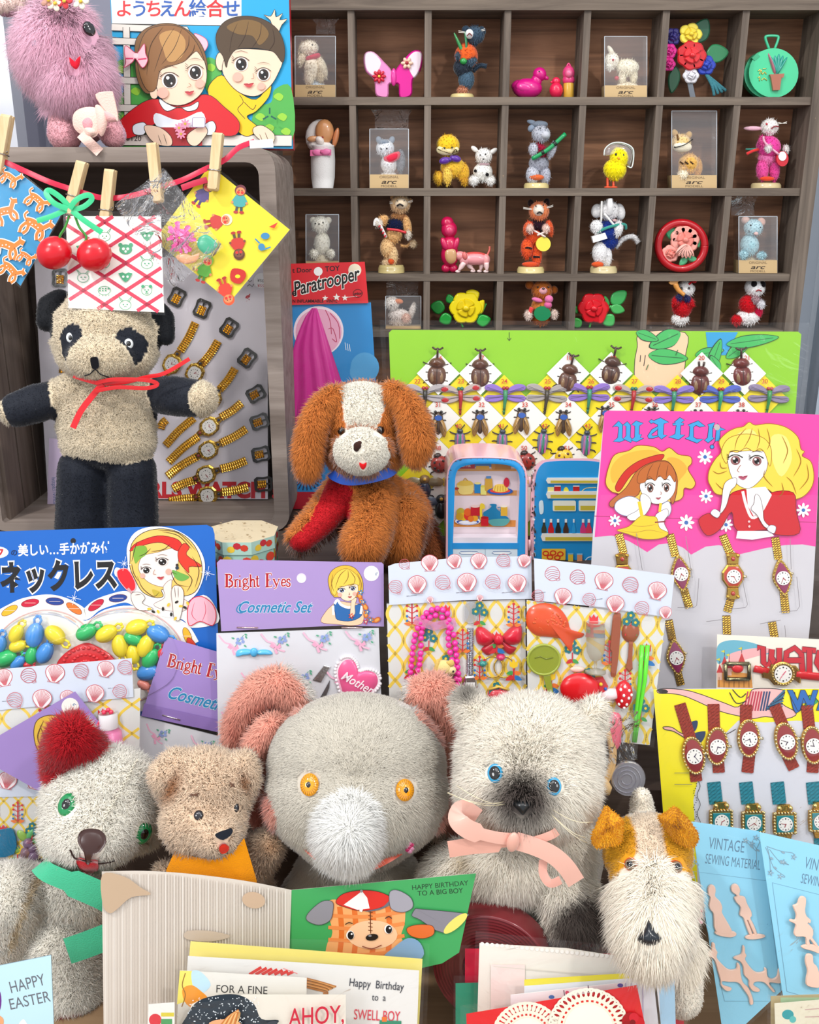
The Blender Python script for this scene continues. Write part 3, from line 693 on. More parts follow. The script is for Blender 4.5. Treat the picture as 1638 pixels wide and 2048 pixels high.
mb=on_skin(pl,'felt',14,NZ);mb.tube(spl([(395,730),(420,770),(470,782)],5),4,'#33211c',6);mb.tube(spl([(492,785),(550,795),(620,780)],5),4,'#33211c',6);t.part('mouth',mb)
mb=on_skin(pl,'fabric',12,NZ);mb.tube([(735-i*4.9+(i%2)*14,250+i*9)for i in range(38)],3,'#efe6d0',5);t.part('forehead_seam',mb)
f=sub(lambda u,v,h=0.:W(u,v,YW-.05-h*.00035),*NZ);mb=MB(f,'felt');G_='#4cc596'
mb.ribbon(spl([(215,815,-110),(260,860,-20),(400,920,10),(560,990,10),(640,1040,-10)],5),[110]*10+[150]*11,G_,3)
mb.ribbon(spl([(368,1290,40),(470,1255,50),(600,1205,40)],5),145,G_,3);t.part('scarf',mb);t.done()

# tan teddy with orange bandana
TB='#f3d6b8'
pl=Plush();YB_=.545
zell(pl,NZ,1130,410,YB_,250,235,190);zell(pl,NZ,1110,590,YB_-.014,225,190,170);zell(pl,NZ,1180,660,YB_-.03,120,100,100)
zcap(pl,NZ,(960,270,YB_+.0,85),(905,330,YB_-.004,88),(915,420,YB_-.004,55));zcap(pl,NZ,(1330,270,YB_+.0,75),(1365,350,YB_-.002,58),(1345,420,YB_-.002,45))
zell(pl,NZ,1200,1000,YB_+.014,300,330,150);zcap(pl,NZ,(1330,850,YB_+.01,130),(1430,745,YB_+.0,100),(1470,705,YB_-.004,88));zell(pl,NZ,900,850,YB_,60,50,50)
pl.skin(.0024,5).rest(0).paint(TB);pl.bald=[(*zz(NZ,1085,548),12,12),(*zz(NZ,1290,506),8,10),(*zz(NZ,1216,655),16,12),(*zz(NZ,1220,720),11,11)]
pl.spot(*zz(NZ,945,400),22,50,'#a9714a',.8,25);pl.spot(*zz(NZ,1335,370),14,30,'#a9714a',.8,-10);pl.spot(*zz(NZ,1480,720),40,34,'#c99f7a',.9)
pl.pile(80000,.003,.0005,.2,.55,.45,None,.06,.88)
t=Thing('plush_teddy','small tan teddy bear with an orange felt bandana behind the open birthday card','plush toy');t.part('body',pl)
eye(t,pl,*zz(NZ,1085,548),10,10,'#101018',1,out=2);eye(t,pl,*zz(NZ,1290,506),6,9,'#23252c',1,out=1)
t.part('nose',felt(pl,dense([(1175,657),(1210,636),(1252,624),(1258,648),(1216,678)],3),'#20242c',NZ,6,8))
t.part('mouth',felt(pl,dense([(1198,710),(1222,696),(1243,712),(1240,732),(1215,746),(1198,735)],3),'#d3301c',NZ,4,6))
mb=on_skin(pl,'felt',9,NZ)
for q in([(1040,440),(1065,432),(1090,425)],[(1045,428),(1070,436),(1085,440)],[(1252,395),(1270,375)],[(1250,370),(1275,392)]):mb.tube(q,3.5,'#6b4a3a',5)
t.part('eyebrow',mb)
f=sub(lambda u,v,h=0.:W(u,v,YB_-.034-h*.0002),*NZ);mb=MB(f,'felt');mb.mat='felt'
mb.sheet([[(960,735,-60),(1060,775,0),(1170,790,30),(1270,750,10),(1333,672,-40)],[(935,785,-50),(1050,820,12),(1180,835,36),(1300,800,20),(1365,780,-36)],[(908,845,-40),(1040,900,24),(1190,915,44),(1330,900,24),(1402,905,-30)],[(900,1000,-40),(1040,1020,24),(1190,1040,44),(1330,1020,24),(1402,1000,-30)]],'#f39a10')
t.part('bandana',mb);t.done()

# elephant
EG,EP='#d9d2c3','#ffb09a'
pl=Plush();YE=.56
zell(pl,OZ,890,700,YE,525,440,360);zell(pl,OZ,890,880,YE-.01,545,400,360);zell(pl,OZ,880,1050,YE-.012,380,250,300)
zcap(pl,OZ,(830,1000,YE-.035,150),(835,1100,YE-.05,155),(850,1200,YE-.052,105))
zell(pl,OZ,850,1520,YE+.01,420,320,200);zcap(pl,OZ,(680,1340,YE+.012,150),(650,1360,YE+.014,140));zcap(pl,OZ,(1080,1350,YE+.012,140),(1170,1330,YE+.016,90))
YEA=YE+.036
zcap(pl,OZ,(185,600,YEA,78),(175,470,YEA,80),(222,345,YEA,82),(310,245,YEA,88),(420,195,YEA,88),(530,290,YEA,82))
zcap(pl,OZ,(500,430,YEA,70),(370,470,YEA-.016,78),(290,570,YEA-.02,70),(275,720,YEA-.012,72),(300,850,YEA,90),(330,960,YEA+.002,90),(400,1000,YEA+.004,80))
zcap(pl,OZ,(215,600,YEA,85),(225,760,YEA,75),(290,900,YEA,70))
zcap(pl,OZ,(1300,280,YEA,115),(1360,250,YEA,105),(1440,400,YEA,110),(1500,560,YEA,110),(1510,750,YEA,105),(1480,920,YEA,105),(1420,1060,YEA,80))
pl.skin(.0026,5).rest(0).paint(EG);pl.bald=[(*zz(OZ,608,818),22,25),(*zz(OZ,1178,850),22,25)]
for r in([(30,620),(40,300),(180,80),(330,20),(520,80),(650,240),(600,340),(550,390),(440,450),(360,560),(345,700),(350,850),(420,1000),(410,1110),(150,1100)],
          [(1180,330),(1150,200),(1300,100),(1450,120),(1650,500),(1620,1000),(1480,1200),(1340,1110),(1420,950),(1440,760),(1400,600),(1330,500),(1230,400)]):
    pl.region(ZP(r,*OZ),EP,False)
pink=pl.col[:,2]<.42;pink&=pl.col[:,0]>.7
pl.spot(*zz(OZ,160,480),14,50,'#d97e6c',1.);pl.spot(*zz(OZ,300,330),50,20,'#d97e6c',1.,-30);pl.spot(*zz(OZ,310,950),34,40,'#cf6f66',1.)
edge=ZP([(90,320),(180,110),(330,20),(520,60),(680,260),(600,330),(520,190),(420,110),(320,80),(230,130),(150,260)],*OZ);pl.region(edge,'#f3ece2',False)
pl.region(ZP([(1130,350),(1140,180),(1240,130),(1235,210),(1215,300),(1230,390)],*OZ),'#f0e8de',False);pl.region(ZP([(1330,1090),(1420,1040),(1470,1180),(1350,1180)],*OZ),'#efe2d6',False)
tr=ZP([(660,1130),(690,980),(760,900),(860,878),(940,900),(990,960),(1000,1100),(980,1200),(930,1310),(840,1310),(740,1280),(680,1230)],*OZ);pl.region(tr,'#f4f3ee')
trm=inpoly(pl.U,pl.Vv,tr)&pl.front
cen=np.array(W(*zz(OZ,860,950),YE-.05))
def comb(p):                                           # the pile lies away from the middle of the face
    d=p-cen;d/=np.linalg.norm(d,axis=1)[:,None]+1e-9;return d*.8
pl.pile(140000,.0038,.00045,1.2,.24,.06,~pink&~trm,.06,.92,comb);pl.pile(40000,.007,.0005,.6,.35,.12,pink,.06,.86)
tc_=np.array(W(*zz(OZ,850,1090),YE-.07))
pl.pile(22000,.0105,.0005,.9,.25,.1,trm,.06,.75,lambda p:(p-tc_)/(np.linalg.norm(p-tc_,axis=1)[:,None]+1e-9))
t=Thing('plush_elephant','large grey plush elephant with pink ears, amber eyes and a short white trunk','plush toy');t.part('body',pl)
eye(t,pl,*zz(OZ,608,818),19.5,22.5,'#f0a000',.36,out=7,rays=True);eye(t,pl,*zz(OZ,1178,850),19.5,22,'#e89a04',.36,out=7,rays=True)
f=sub(lambda u,v,h=0.:W(u,v,YE-.043-h*.0003),*OZ);mb=MB(f,'satin')
mb.ribbon(spl([(575,1195,-40),(650,1262,10),(750,1312,40),(860,1332,46),(980,1322,40),(1085,1272,10),(1160,1225,-40)],5),34,'#ee6a50',2,[.8]*31);t.part('neck_ribbon',mb)
mb=MB(sub(lambda u,v,h=0.:W(u,v,YE-.04-h*.0003),*OZ),'satin')
for k in range(7):mb.ball(1212+14*math.sin(k*2.1),1195+8*k-20,10,17,'#d02a6a' if k%2 else '#f0a0c0',13,10,0,8,6)
t.part('ribbon_knot',mb);t.done()

# siamese kitten
CW='#fff5e4'
pl=Plush();YK=.532
zell(pl,PZ,598,530,YK,372,335,280);zell(pl,PZ,590,680,YK-.012,368,275,275);zell(pl,PZ,555,790,YK-.03,200,150,150)
zcap(pl,PZ,(310,320,YK+.01,80),(255,230,YK+.01,62),(225,190,YK+.01,36));zcap(pl,PZ,(890,380,YK+.01,90),(950,295,YK+.008,60),(992,232,YK+.006,28))
zell(pl,PZ,560,1170,YK+.012,350,290,190);zell(pl,PZ,250,1250,YK+.008,260,240,160);zell(pl,PZ,480,1180,YK-.005,230,190,130);zell(pl,PZ,790,1080,YK+.005,150,250,150)
zcap(pl,PZ,(760,1230,YK-.002,150),(830,1380,YK-.012,170),(880,1470,YK-.022,165));zcap(pl,PZ,(330,1400,YK+.005,110),(270,1520,YK-.003,90));zcap(pl,PZ,(90,1300,YK,100),(20,1400,YK-.006,80))
pl.skin(.0025,4).rest(0).paint(CW);pl.bald=[(*zz(PZ,408,625),17,20),(*zz(PZ,735,697),17,19),(*zz(PZ,560,815),19,16)]
pl.spot(*zz(PZ,555,765),74,62,'#5f544e',.6);pl.spot(*zz(PZ,560,830),40,30,'#4b423f',.9)
pl.spot(*zz(PZ,245,195),26,22,'#7a746c',.7,30);pl.spot(*zz(PZ,880,1470),62,62,'#4d433d',.45);pl.spot(*zz(PZ,600,1450),40,30,'#cbbba0',.9);pl.spot(*zz(PZ,270,1520),34,30,'#8d8276',.8)
pl.spot(*zz(PZ,250,1130),30,24,'#e2cfae',.9)
kc=np.array(W(*zz(PZ,560,740),YK-.03))
def comb(p):
    d=p-kc;d/=np.linalg.norm(d,axis=1)[:,None]+1e-9;return d
pl.pile(130000,.009,.0005,1.1,.34,.14,None,.05,.87,comb)
t=Thing('plush_kitten','white plush Siamese kitten with blue eyes, grey muzzle and a pink satin bow','plush toy');t.part('body',pl)
eye(t,pl,*zz(PZ,408,625),16.5,19,'#2aa5d8',.72,out=9);eye(t,pl,*zz(PZ,735,697),16,18,'#2aa5d8',.72,out=9)
mb=MB(at(pl.frame(*zz(PZ,560,815),.6),0,0,0,1,14),'plastic');mb.puff(spl([(-20,-6),(-8,-14),(8,-14),(18,-6),(8,8),(0,16),(-8,8)],4,True),-10,7,'#0e1316');t.part('nose',mb)
mb=MB(pl.skinmap(3),'plastic')
for x,y,dx,dy in((480,780,-350,-45),(470,800,-340,-70),(480,800,-300,-110),(700,810,260,90),(700,830,220,160),(690,820,240,200)):
    a=pl.on(*zz(PZ,x,y))or W(*zz(PZ,x,y),YK-.05);b=W(*zz(PZ,x+dx,y+dy),YK-.055)
    mb.m=lambda q,w,h=0.,a=a,b=b:a.lerp(b,q)+Vector((0,-.012,.004))*math.sin(q*3.1)*(1 if q<=1 else 1)
    mb=MB(mb.m,'plastic');mb2=[mb.m(i/6,0)for i in range(7)];mb.m=lambda x,y,h=0.:Vector((x,y,h));mb.tube([tuple(p)for p in mb2],.00022,'#e9dcb8',4);t.part('whisker',mb)
f=sub(lambda u,v,h=0.:W(u,v,YK-.05-h*.00033),*PZ);mb=MB(f,'satin');PKR='#f5bfae'
mb.ribbon(spl([(500,1000,20),(400,990,40),(260,950,48),(190,890,34),(215,830,6),(300,880,-30)],6),[70]*10+[112]*21,PKR,3)
mb.ribbon(spl([(490,1020,14),(400,1030,18),(270,1040,14),(135,1060,6)],6),[50]*5+[96]*14,'#f0b4a2',3)
mb.ribbon(spl([(530,1000,16),(620,1010,34),(720,980,30),(760,955,-20)],6),50,'#eeb09e',3)
mb.ribbon(spl([(520,1010,22),(620,1040,40),(730,1090,46),(810,1160,44),(870,1250,34)],6),104,PKR,3)
mb.ribbon(spl([(680,1120,14),(680,1200,20),(720,1255,30),(780,1235,38)],6),50,'#f2b4a4',3)
mb.ball(505,1018,40,36,'#f0b5a3',58,22,12);t.part('bow',mb);t.done()

# terrier
OC,TW='#e5a420','#fff4e2'
pl=Plush();YT_=.505
zell(pl,PZ,1280,1080,YT_,250,230,200);zell(pl,PZ,1300,1230,YT_-.018,232,190,190);zcap(pl,PZ,(1305,1350,YT_-.03,195),(1300,1480,YT_-.045,180),(1300,1560,YT_-.052,140))
zcap(pl,PZ,(1250,900,YT_+.03,75),(1245,800,YT_+.035,62),(1245,750,YT_+.035,48))
zell(pl,PZ,1310,1650,YT_+.008,220,380,130);zcap(pl,PZ,(1110,1330,YT_+.004,80),(1090,1450,YT_+.002,70));zcap(pl,PZ,(1450,1600,YT_-.004,130),(1470,1900,YT_-.02,120))
pl.skin(.0024,4).rest(0).paint(TW);pl.bald=[(*zz(PZ,1185,1150),22,20),(*zz(PZ,1442,1165),20,19),(*zz(PZ,1292,1560),22,20)]
pl.region(ZP([(1190,860),(1340,850),(1400,1080),(1370,1130),(1225,1130),(1180,1000)],*PZ),'#f1dcc2');pl.region(ZP([(1010,1240),(1010,850),(1130,850),(1190,880),(1215,960),(1220,1070),(1195,1110),(1150,1170),(1080,1230)],*PZ),OC)
pl.region(ZP([(1330,860),(1420,840),(1570,900),(1570,1230),(1500,1195),(1420,1150),(1375,1070),(1365,980)],*PZ),OC)
shag=inpoly(pl.U,pl.Vv,ZP([(1222,1125),(1375,1120),(1400,1190),(1440,1225),(1560,1235),(1600,1500),(1530,1760),(1100,1760),(1040,1600),(1040,1300),(1100,1225),(1190,1185)],*PZ))&(pl.P[:,1]<YT_-.008)
pl.pile(36000,.002,.0005,.3,.4,.1,~shag,.06,.88)
tcn=np.array(W(*zz(PZ,1290,1200),YT_-.05))
def comb(p):
    d=p-tcn;d/=np.linalg.norm(d,axis=1)[:,None]+1e-9;return d*.55+np.array([0,0,-1.])
pl.pile(44000,.0115,.0005,1.5,.3,.2,shag,.06,.84,comb)
TZ=(1170,1570,4.0833);t=Thing('plush_terrier','white and ochre plush terrier with folded ears and a shaggy white muzzle','plush toy');t.part('body',pl)
for q,c in(([(165,180),(200,195),(300,275),(312,330),(300,460),(240,495),(110,515),(58,470),(58,400),(120,260)],'#e8a722'),([(725,178),(780,215),(860,300),(930,420),(880,512),(780,490),(715,440),(640,330),(600,265),(660,220)],'#d9981c')):
    mb=MB(sub(lambda u,v,h=0.:W(u,v,YT_-.016-h*.00033),*TZ),'fur');mb.puff(spl(q,4,True),-30,44,c,7,edge=.2);fuzz(mb,.0014);t.part('ear',mb)
for x,y in((1184,1152),(1440,1166)):
    fr=pl.frame(*zz(PZ,x,y),.5);mb=MB(fr,'felt');mb.ring(0,-2,13.5,13,3.5,3,8,'#d8662c');t.part('eye_rim',mb);eye(t,pl,*zz(PZ,x,y),10.5,11,'#8a7460',.62,out=10)
mb=MB(at(pl.frame(*zz(PZ,1292,1565),.8),0,0,0,1,16),'plastic');mb.puff(spl([(-26,2),(-12,-14),(0,-34),(12,-16),(24,2),(10,14),(-12,14)],4,True),-12,10,'#1b2129');t.part('nose',mb)
mb=MB(sub(lambda u,v,h=0.:W(u,v,YT_-.03-h*.0003),*PZ),'satin')
for k in range(8):mb.ball(1570+12*math.sin(k*2),1400+11*k,6*math.cos(k*2),17,'#d8245c' if k<4 else '#f3b6c8',11,9,30*k,8,6)
t.part('ribbon_knot',mb);t.done()
# ---------------------------------------------------------------- printed cards, packets and boxes
INK='#2a211c'
def board(m,pts,col,th=3,side=None,mat='card'):
    mb=MB(m,mat);mb.prism(pts,-th,0,col,side or col);return mb
def foot(m,x,z):                          # where a leaning card meets the surface it stands on
    a,b=-3000,6000
    for _ in range(50):
        c=(a+b)/2
        if m(x,c,0).z>z:a=c
        else:b=c
    return a
def film_sheet(m,q,h=4,mat='film',n=9,amp=1.6,seed=1):
    r=random.Random(seed);(ax,ay),(bx,by),(cx,cy),(dx,dy)=q;g=[]
    for i in range(n+1):
        t=i/n;row=[]
        for j in range(n+1):
            s=j/n;x=(ax*(1-s)+bx*s)*(1-t)+(dx*(1-s)+cx*s)*t;y=(ay*(1-s)+by*s)*(1-t)+(dy*(1-s)+cy*s)*t
            row.append((x,y,h+amp*r.uniform(-1,1)))
        g.append(row)
    mb=MB(m,mat);mb.sheet(g,'#fff');return mb
def inside(p,poly):
    r=False;n=len(poly)
    for i in range(n):
        (x0,y0),(x1,y1)=poly[i][:2],poly[(i+1)%n][:2]
        if(p[1]<y0)!=(p[1]<y1)and p[0]<(x1-x0)*(p[1]-y0)/(y1-y0)+x0:r=not r
    return r
def cline(mb,pts,w,col,poly,h):
    run=[]
    for p in pts:
        if inside(p,poly):run.append(p)
        else:
            if len(run)>1:mb.line(run,w,col,h=h)
            run=[]
    if len(run)>1:mb.line(run,w,col,h=h)
def face(mb,eyes,nose,mouth,iris='#2a1a12',lash=True,s=1.,lip='#c8444a',blush=None):
    for x,y,rx,ry in eyes:
        mb.disc(x,y,rx*1.25,'#fffaf4',ry*1.08);mb.disc(x,y,rx,iris,ry);mb.disc(x,y,rx*.55,'#0b0808',ry*.6)
        mb.disc(x-rx*.3,y-ry*.4,rx*.26,'#fff',ry*.24);mb.disc(x+rx*.3,y+ry*.4,rx*.15,'#ddd',ry*.15)
        mb.line([(x-rx*1.5,y-ry*.55),(x-rx*.6,y-ry*1.12),(x+rx*.5,y-ry*1.12),(x+rx*1.45,y-ry*.6)],4*s,INK,sm=4)
        mb.line([(x-rx*1.3,y-ry*1.85),(x,y-ry*2.15),(x+rx*1.3,y-ry*1.8)],2.4*s,'#4a3524',sm=4,taper=True)
        if lash:
            for k in range(4):mb.line([(x-rx*1.3,y-ry*(.2+.28*k)),(x-rx*1.75,y-ry*(.35+.35*k))],2*s,INK)
    if blush:
        for x,y,r in blush:mb.disc(x,y,r,'#f0ae9c')
    if nose:mb.line(spl(nose,4),2.4*s,'#a2644c')
    x,y,w=mouth;mb.poly(spl([(x-w,y-w*.15),(x-w*.3,y-w*.3),(x,y-w*.18),(x+w*.3,y-w*.3),(x+w,y-w*.35),(x+w*.3,y+w*.45),(x-w*.3,y+w*.4)],3,True),lip)
    mb.line([(x-w,y-w*.15),(x,y-w*.02),(x+w,y-w*.35)],2*s,'#7a2a2a')
def hairlines(mb,lines,w=3,col='#3a2416'):
    for l in lines:mb.line(l,w,col,sm=5,taper=True)
def daisy(mb,x,y,r,col='#fff',mid='#2a6fc0',n=8,edge=None):
    for k in range(n):
        a=2*math.pi*k/n;mb.disc(x+r*.6*math.cos(a),y+r*.6*math.sin(a),r*.42,col,r*.19,math.degrees(a),10)
    mb.disc(x,y,r*.25,mid,n=12)
def leaf(mb,x,y,l,w,rot,col,vein=None,h=None):
    c,s=math.cos(math.radians(rot)),math.sin(math.radians(rot));f=lambda a,b:(x+c*a-s*b,y+s*a+c*b)
    mb.poly(spl([f(0,0),f(l*.3,-w/2),f(l*.7,-w*.4),f(l,0),f(l*.7,w*.4),f(l*.3,w/2)],4,True),col,h)
    if vein:mb.line([f(l*.08,0),f(l*.9,0)],max(w*.06,1.2),vein)
SHL='#c45f68'
def shell(mb,x,y,r,kind,rot=0):
    c,s=math.cos(math.radians(rot)),math.sin(math.radians(rot));f=lambda a,b:(x+r*(c*a-s*b),y+r*(s*a+c*b));w=r*.055
    if kind==0:
        o=[(-.3,.95),(-.75,.5),(-.98,0),(-.85,-.5),(-.45,-.82),(0,-.93),(.45,-.82),(.85,-.5),(.98,0),(.75,.5),(.3,.95)]
        mb.poly(spl([f(*p)for p in o],3,True),'#f4e6e8');mb.line([f(*p)for p in o],w*1.4,SHL,sm=4);mb.line([f(*p)for p in((-.3,.95),(-.62,.98),(-.5,.72))],w,SHL);mb.line([f(*p)for p in((.3,.95),(.62,.98),(.5,.72))],w,SHL);mb.line([f(-.3,.95),f(.3,.95)],w,SHL)
        for k in range(13):
            a=math.radians(-155+k*130/12);mb.line([f(.12*math.cos(a),.85),f(.88*math.cos(a),.05+.9*math.sin(a))],w*.8,'#cd6c74')
    else:
        o=[(-.95,.1),(-.7,-.6),(-.1,-.92),(.55,-.8),(.92,-.2),(.85,.5),(.3,.85),(-.4,.8)]
        mb.line([f(*p)for p in o],w*1.4,SHL,closed=True,sm=4)
        for k in range(5):
            t=-.5+k*.28;mb.line([f(-.85+.1*abs(k-1),t+.1),f(-.1,t-.12),f(.82,t+.22)],w,SHL,sm=4)
        mb.line([f(.3,.85),f(.5,1.0),f(.85,.95),f(.8,.6)],w,SHL)
def tulip(mb,x,y,s,c='#d8262f',kind=0):
    B,R,Y_,O,Gn='#1f6fb5','#c9222c','#efc51d','#e8742a','#3f9a4a'
    L=lambda dx,dy,l,w,rot,col:leaf(mb,x+dx*s,y+dy*s,l*s,w*s,rot,col)
    if kind==0:
        L(0,16,18,9,25,B);L(0,16,18,9,155,R);L(0,8,15,8,10,O);L(0,8,15,8,170,Gn);mb.rect(x-1.6*s,y-4*s,x+1.6*s,y+24*s,R if c!=R else Gn)
        mb.poly([(x-9*s,y-18*s),(x-4*s,y-12*s),(x,y-20*s),(x+4*s,y-12*s),(x+9*s,y-18*s),(x+8*s,y-4*s),(x,y),(x-8*s,y-4*s)],c)
    elif kind==1:
        mb.rect(x-1.4*s,y-20*s,x+1.4*s,y+22*s,R)
        for k,yy in enumerate((-16,-6,5,14)):
            for sx in(-1,1):mb.line([(x,y+(yy+5)*s),(x+sx*9*s,y+yy*s)],1.6*s,R);mb.disc(x+sx*10*s,y+yy*s,2.6*s,R if k<2 else B,n=10)
        mb.disc(x,y-22*s,3*s,R,n=10);L(2,22,14,6,-12,O);L(-2,22,14,6,192,O)
    else:
        for dx,dy in((-8,-6),(9,-4),(0,-18)):
            for k in range(5):
                a=2*math.pi*k/5;mb.disc(x+(dx+4.5*math.cos(a))*s,y+(dy+4.5*math.sin(a))*s,4*s,'#1c7278',n=10)
            mb.disc(x+dx*s,y+dy*s,2.6*s,Y_,n=10)
        mb.line([(x,y),(x,y+20*s)],2*s,R);L(0,14,14,7,30,Gn);L(0,14,14,7,150,R)
def lattice(mb,poly,W_=88,H_=150,x0=0,y0=0,sl=0.,s=1.,w=5):
    """Yellow ogee trellis with folk flowers, kept inside the card."""
    us,vs=[p[0]for p in poly],[p[1]for p in poly];h=mb.up()
    n0,n1=int((min(us)-x0)/W_)-2,int((max(us)-x0)/W_)+3
    for i in range(n0,n1):
        for sg in(1,-1):
            pts=[]
            v=min(vs)-4
            while v<max(vs)+4:
                ph=(v-y0)/H_*2*math.pi;pts.append((x0+i*W_+sg*W_*.47*math.sin(ph+(math.pi if i%2 else 0))+sl*(v-y0),v));v+=4
            cline(mb,pts,w,'#ecc94a',poly,h)
    inn=[(sum(us)/len(us)+(p[0]-sum(us)/len(us))*.86,sum(vs)/len(vs)+(p[1]-sum(vs)/len(vs))*.86)for p in poly]
    k=0
    for i in range(n0,n1):
        for j in range(-2,8):
            x=x0+(i+.0)*W_;y=y0+(j+(.25 if i%2 else .75))*H_
            for dy,kd in((0,(i+2*j)%3),):
                xx=x+sl*(y-y0)
                if inside((xx,y),inn):tulip(mb,xx,y,s,('#d8262f','#1f6fb5','#efc51d')[(i+j)%3],kd);k+=1
def floral(mb,poly,sx=86,sy=96,x0=0,y0=0,rot=0,s=1.):
    us,vs=[p[0]for p in poly],[p[1]for p in poly];c_,s_=math.cos(math.radians(rot)),math.sin(math.radians(rot))
    for i in range(-1,8):
        for j in range(-1,5):
            X,Y=i*sx+(j%2)*sx/2,j*sy;x,y=x0+c_*X-s_*Y,y0+s_*X+c_*Y;f=lambda a,b:(x+s*(c_*a-s_*b),y+s*(s_*a+c_*b))
            q=[f(-30,18),f(28,-26),f(28,18),f(-30,-26)]
            if not all(inside(p,poly)for p in q):continue
            mb.line([f(-34,-30),f(-20,-12),f(-4,-6),f(6,8),f(22,14)],4*s,'#f4bcd2',sm=4)
            mb.poly([f(0,2),f(-8,-8),f(-14,0),f(-6,6)],'#f3a9c6');mb.poly([f(0,2),f(10,-6),f(14,4),f(4,8)],'#f3a9c6');mb.poly([f(0,2),f(6,18),f(0,20),f(-4,8)],'#f3b3cc')
            mb.line([f(4,0),f(26,-28)],1.6*s,'#5fae8c')
            for a,b in((12,-18),(22,-20),(16,-8),(24,-12),(10,-10)):mb.disc(*f(a,b),4.2*s,'#8fa3d8',n=9)
            for a,b,r in((28,-30,20),(30,-26,60),(4,-20,200),(26,-4,40)):leaf(mb,*f(a,b),8*s,4*s,r+rot,'#57ab86')

# card game box with the two children
bx=lean(360,297,.884,5);m=sub(bx,*AZ)
t=Thing('card_game_box','flat game box printed with a smiling boy and girl, standing on the crate','game box')
mb=MB(m,'card',.3);mb.prism([(598,-70),(1576,-70),(1600,812),(648,802)],-76,0,'#1d9fd2','#c3182b')
mb.poly([(604,-70),(1318,-70),(1318,142),(612,130)],'#efece6');mb.line([(612,130),(1318,142)],4,INK)
for ch,x,c in zip('ようちえん絵合せ',(628,712,790,866,945,1030,1125,1215),('#d3232b','#2456a8')*4):mb.text(ch,x,84,72,c,bold=.016)
for q in([(624,780),(640,560),(700,460),(640,340),(740,330),(820,380),(860,560),(850,780)],[(1120,330),(1180,330),(1210,420),(1130,500)],[(1380,640),(1400,580),(1480,560),(1500,490),(1590,480),(1594,770),(1380,740)]):mb.blob(q,'#4fa84a')
for x,y in((660,380),(690,640),(740,500),(1150,370),(1420,640),(1520,530),(1540,640),(1470,700),(1560,720)):mb.blob([(x-26,y),(x,y-22),(x+28,y-4),(x+10,y+22)],'#93c93c')
def bar(p,w=34):mb.line(p,w+6,INK);mb.line(p,w,'#ddd5cc');
for p in([(612,150),(1020,165),(1050,230),(1060,600)],[(692,150),(700,700)],[(616,226),(1000,238)],[(622,440),(1000,448)],[(628,590),(820,595)]):bar(p)
bar([(648,765),(1594,770)],56);mb.text('¥120',690,772,30,INK)
# boy
SK='#f1cfb4'
mb.shape([(1478,115),(1442,84),(1480,92),(1502,54),(1508,96),(1545,76),(1528,112),(1570,106),(1540,140),(1520,180),(1490,160)],SK,INK,3,3)
mb.shape([(1135,495),(1212,412),(1300,500),(1400,545),(1478,460),(1470,530),(1400,610),(1350,640),(1410,700),(1360,745),(1300,720),(1200,600)],'#f3c313',INK,3)
mb.line([(1310,520),(1330,560),(1300,600),(1340,650)],3,INK,sm=4);mb.line([(1335,560),(1380,600),(1400,575)],3,INK,sm=4)
mb.disc(1206,338,26,SK,50);mb.line(circ(1206,338,26,50),3,INK,closed=True)
mb.shape([(1215,385),(1245,300),(1320,270),(1500,285),(1545,330),(1520,405),(1480,470),(1410,525),(1330,518),(1262,468)],SK,INK,3)
mb.shape([(1190,265),(1184,190),(1232,120),(1325,92),(1432,106),(1520,168),(1556,262),(1546,345),(1500,290),(1440,272),(1370,266),(1290,275),(1250,330),(1238,372),(1220,310)],'#4d3a26',INK,3)
mb.blob([(1240,150),(1330,112),(1420,128),(1470,190),(1420,250),(1380,200),(1300,190)],'#77592f');hairlines(mb,[[(1300,130),(1270,200),(1255,290)],[(1360,120),(1340,200),(1300,268)],[(1430,125),(1420,200),(1380,262)],[(1490,160),(1500,230),(1470,280)]])
face(mb,[(1320,355,30,34),(1442,412,28,31)],[(1385,405),(1390,432),(1374,436)],(1362,468,28),blush=[(1302,425,26),(1430,475,20)])
mb.shape([(1390,700),(1440,690),(1500,735),(1495,780),(1440,778),(1390,735)],SK,INK,3);hairlines(mb,[[(1420,735),(1440,780)],[(1450,725),(1470,775)]],3)
# girl
for x,y in((1105,235),):mb.shape([(x-40,y-45),(x+20,y-20),(x+35,y+20),(x+5,y+60),(x-10,y+10)],'#f6b8c6','#c63a5c',3)
mb.shape([(644,690),(740,595),(840,545),(960,560),(1130,520),(1230,590),(1310,670),(1290,742),(1180,738),(1130,700),(980,690),(860,680),(800,720),(690,762)],'#cf1620',INK,3)
mb.poly(spl([(858,622),(980,660),(1105,615),(1118,700),(980,730),(860,690)],4,True),'#e9eef6');mb.rect(870,700,1110,800,'#a31820')
mb.shape([(880,545),(960,590),(1040,585),(1088,560),(1080,600),(1030,612),(985,590),(920,612),(885,580)],'#f2f4f8',INK,3)
mb.shape([(735,690),(790,672),(810,700),(790,740),(740,735)],'#e8eef6',INK,3);mb.shape([(1120,690),(1165,665),(1185,700),(1165,740),(1125,735)],'#e8eef6',INK,3)
mb.shape([(800,690),(880,700),(940,750),(940,800),(860,790),(810,740)],SK,INK,3);hairlines(mb,[[(870,740),(890,795)],[(900,735),(920,795)]],3)
mb.shape([(1030,740),(1110,690),(1140,720),(1120,760),(1080,800),(1040,790)],SK,INK,3)
mb.shape([(746,330),(750,230),(800,168),(885,138),(970,142),(1050,185),(1105,250),(1134,330),(1138,390),(1120,345),(1050,350),(900,480),(850,510),(800,512),(758,440)],'#7b5530',INK,3)
mb.disc(850,515,22,SK,30)
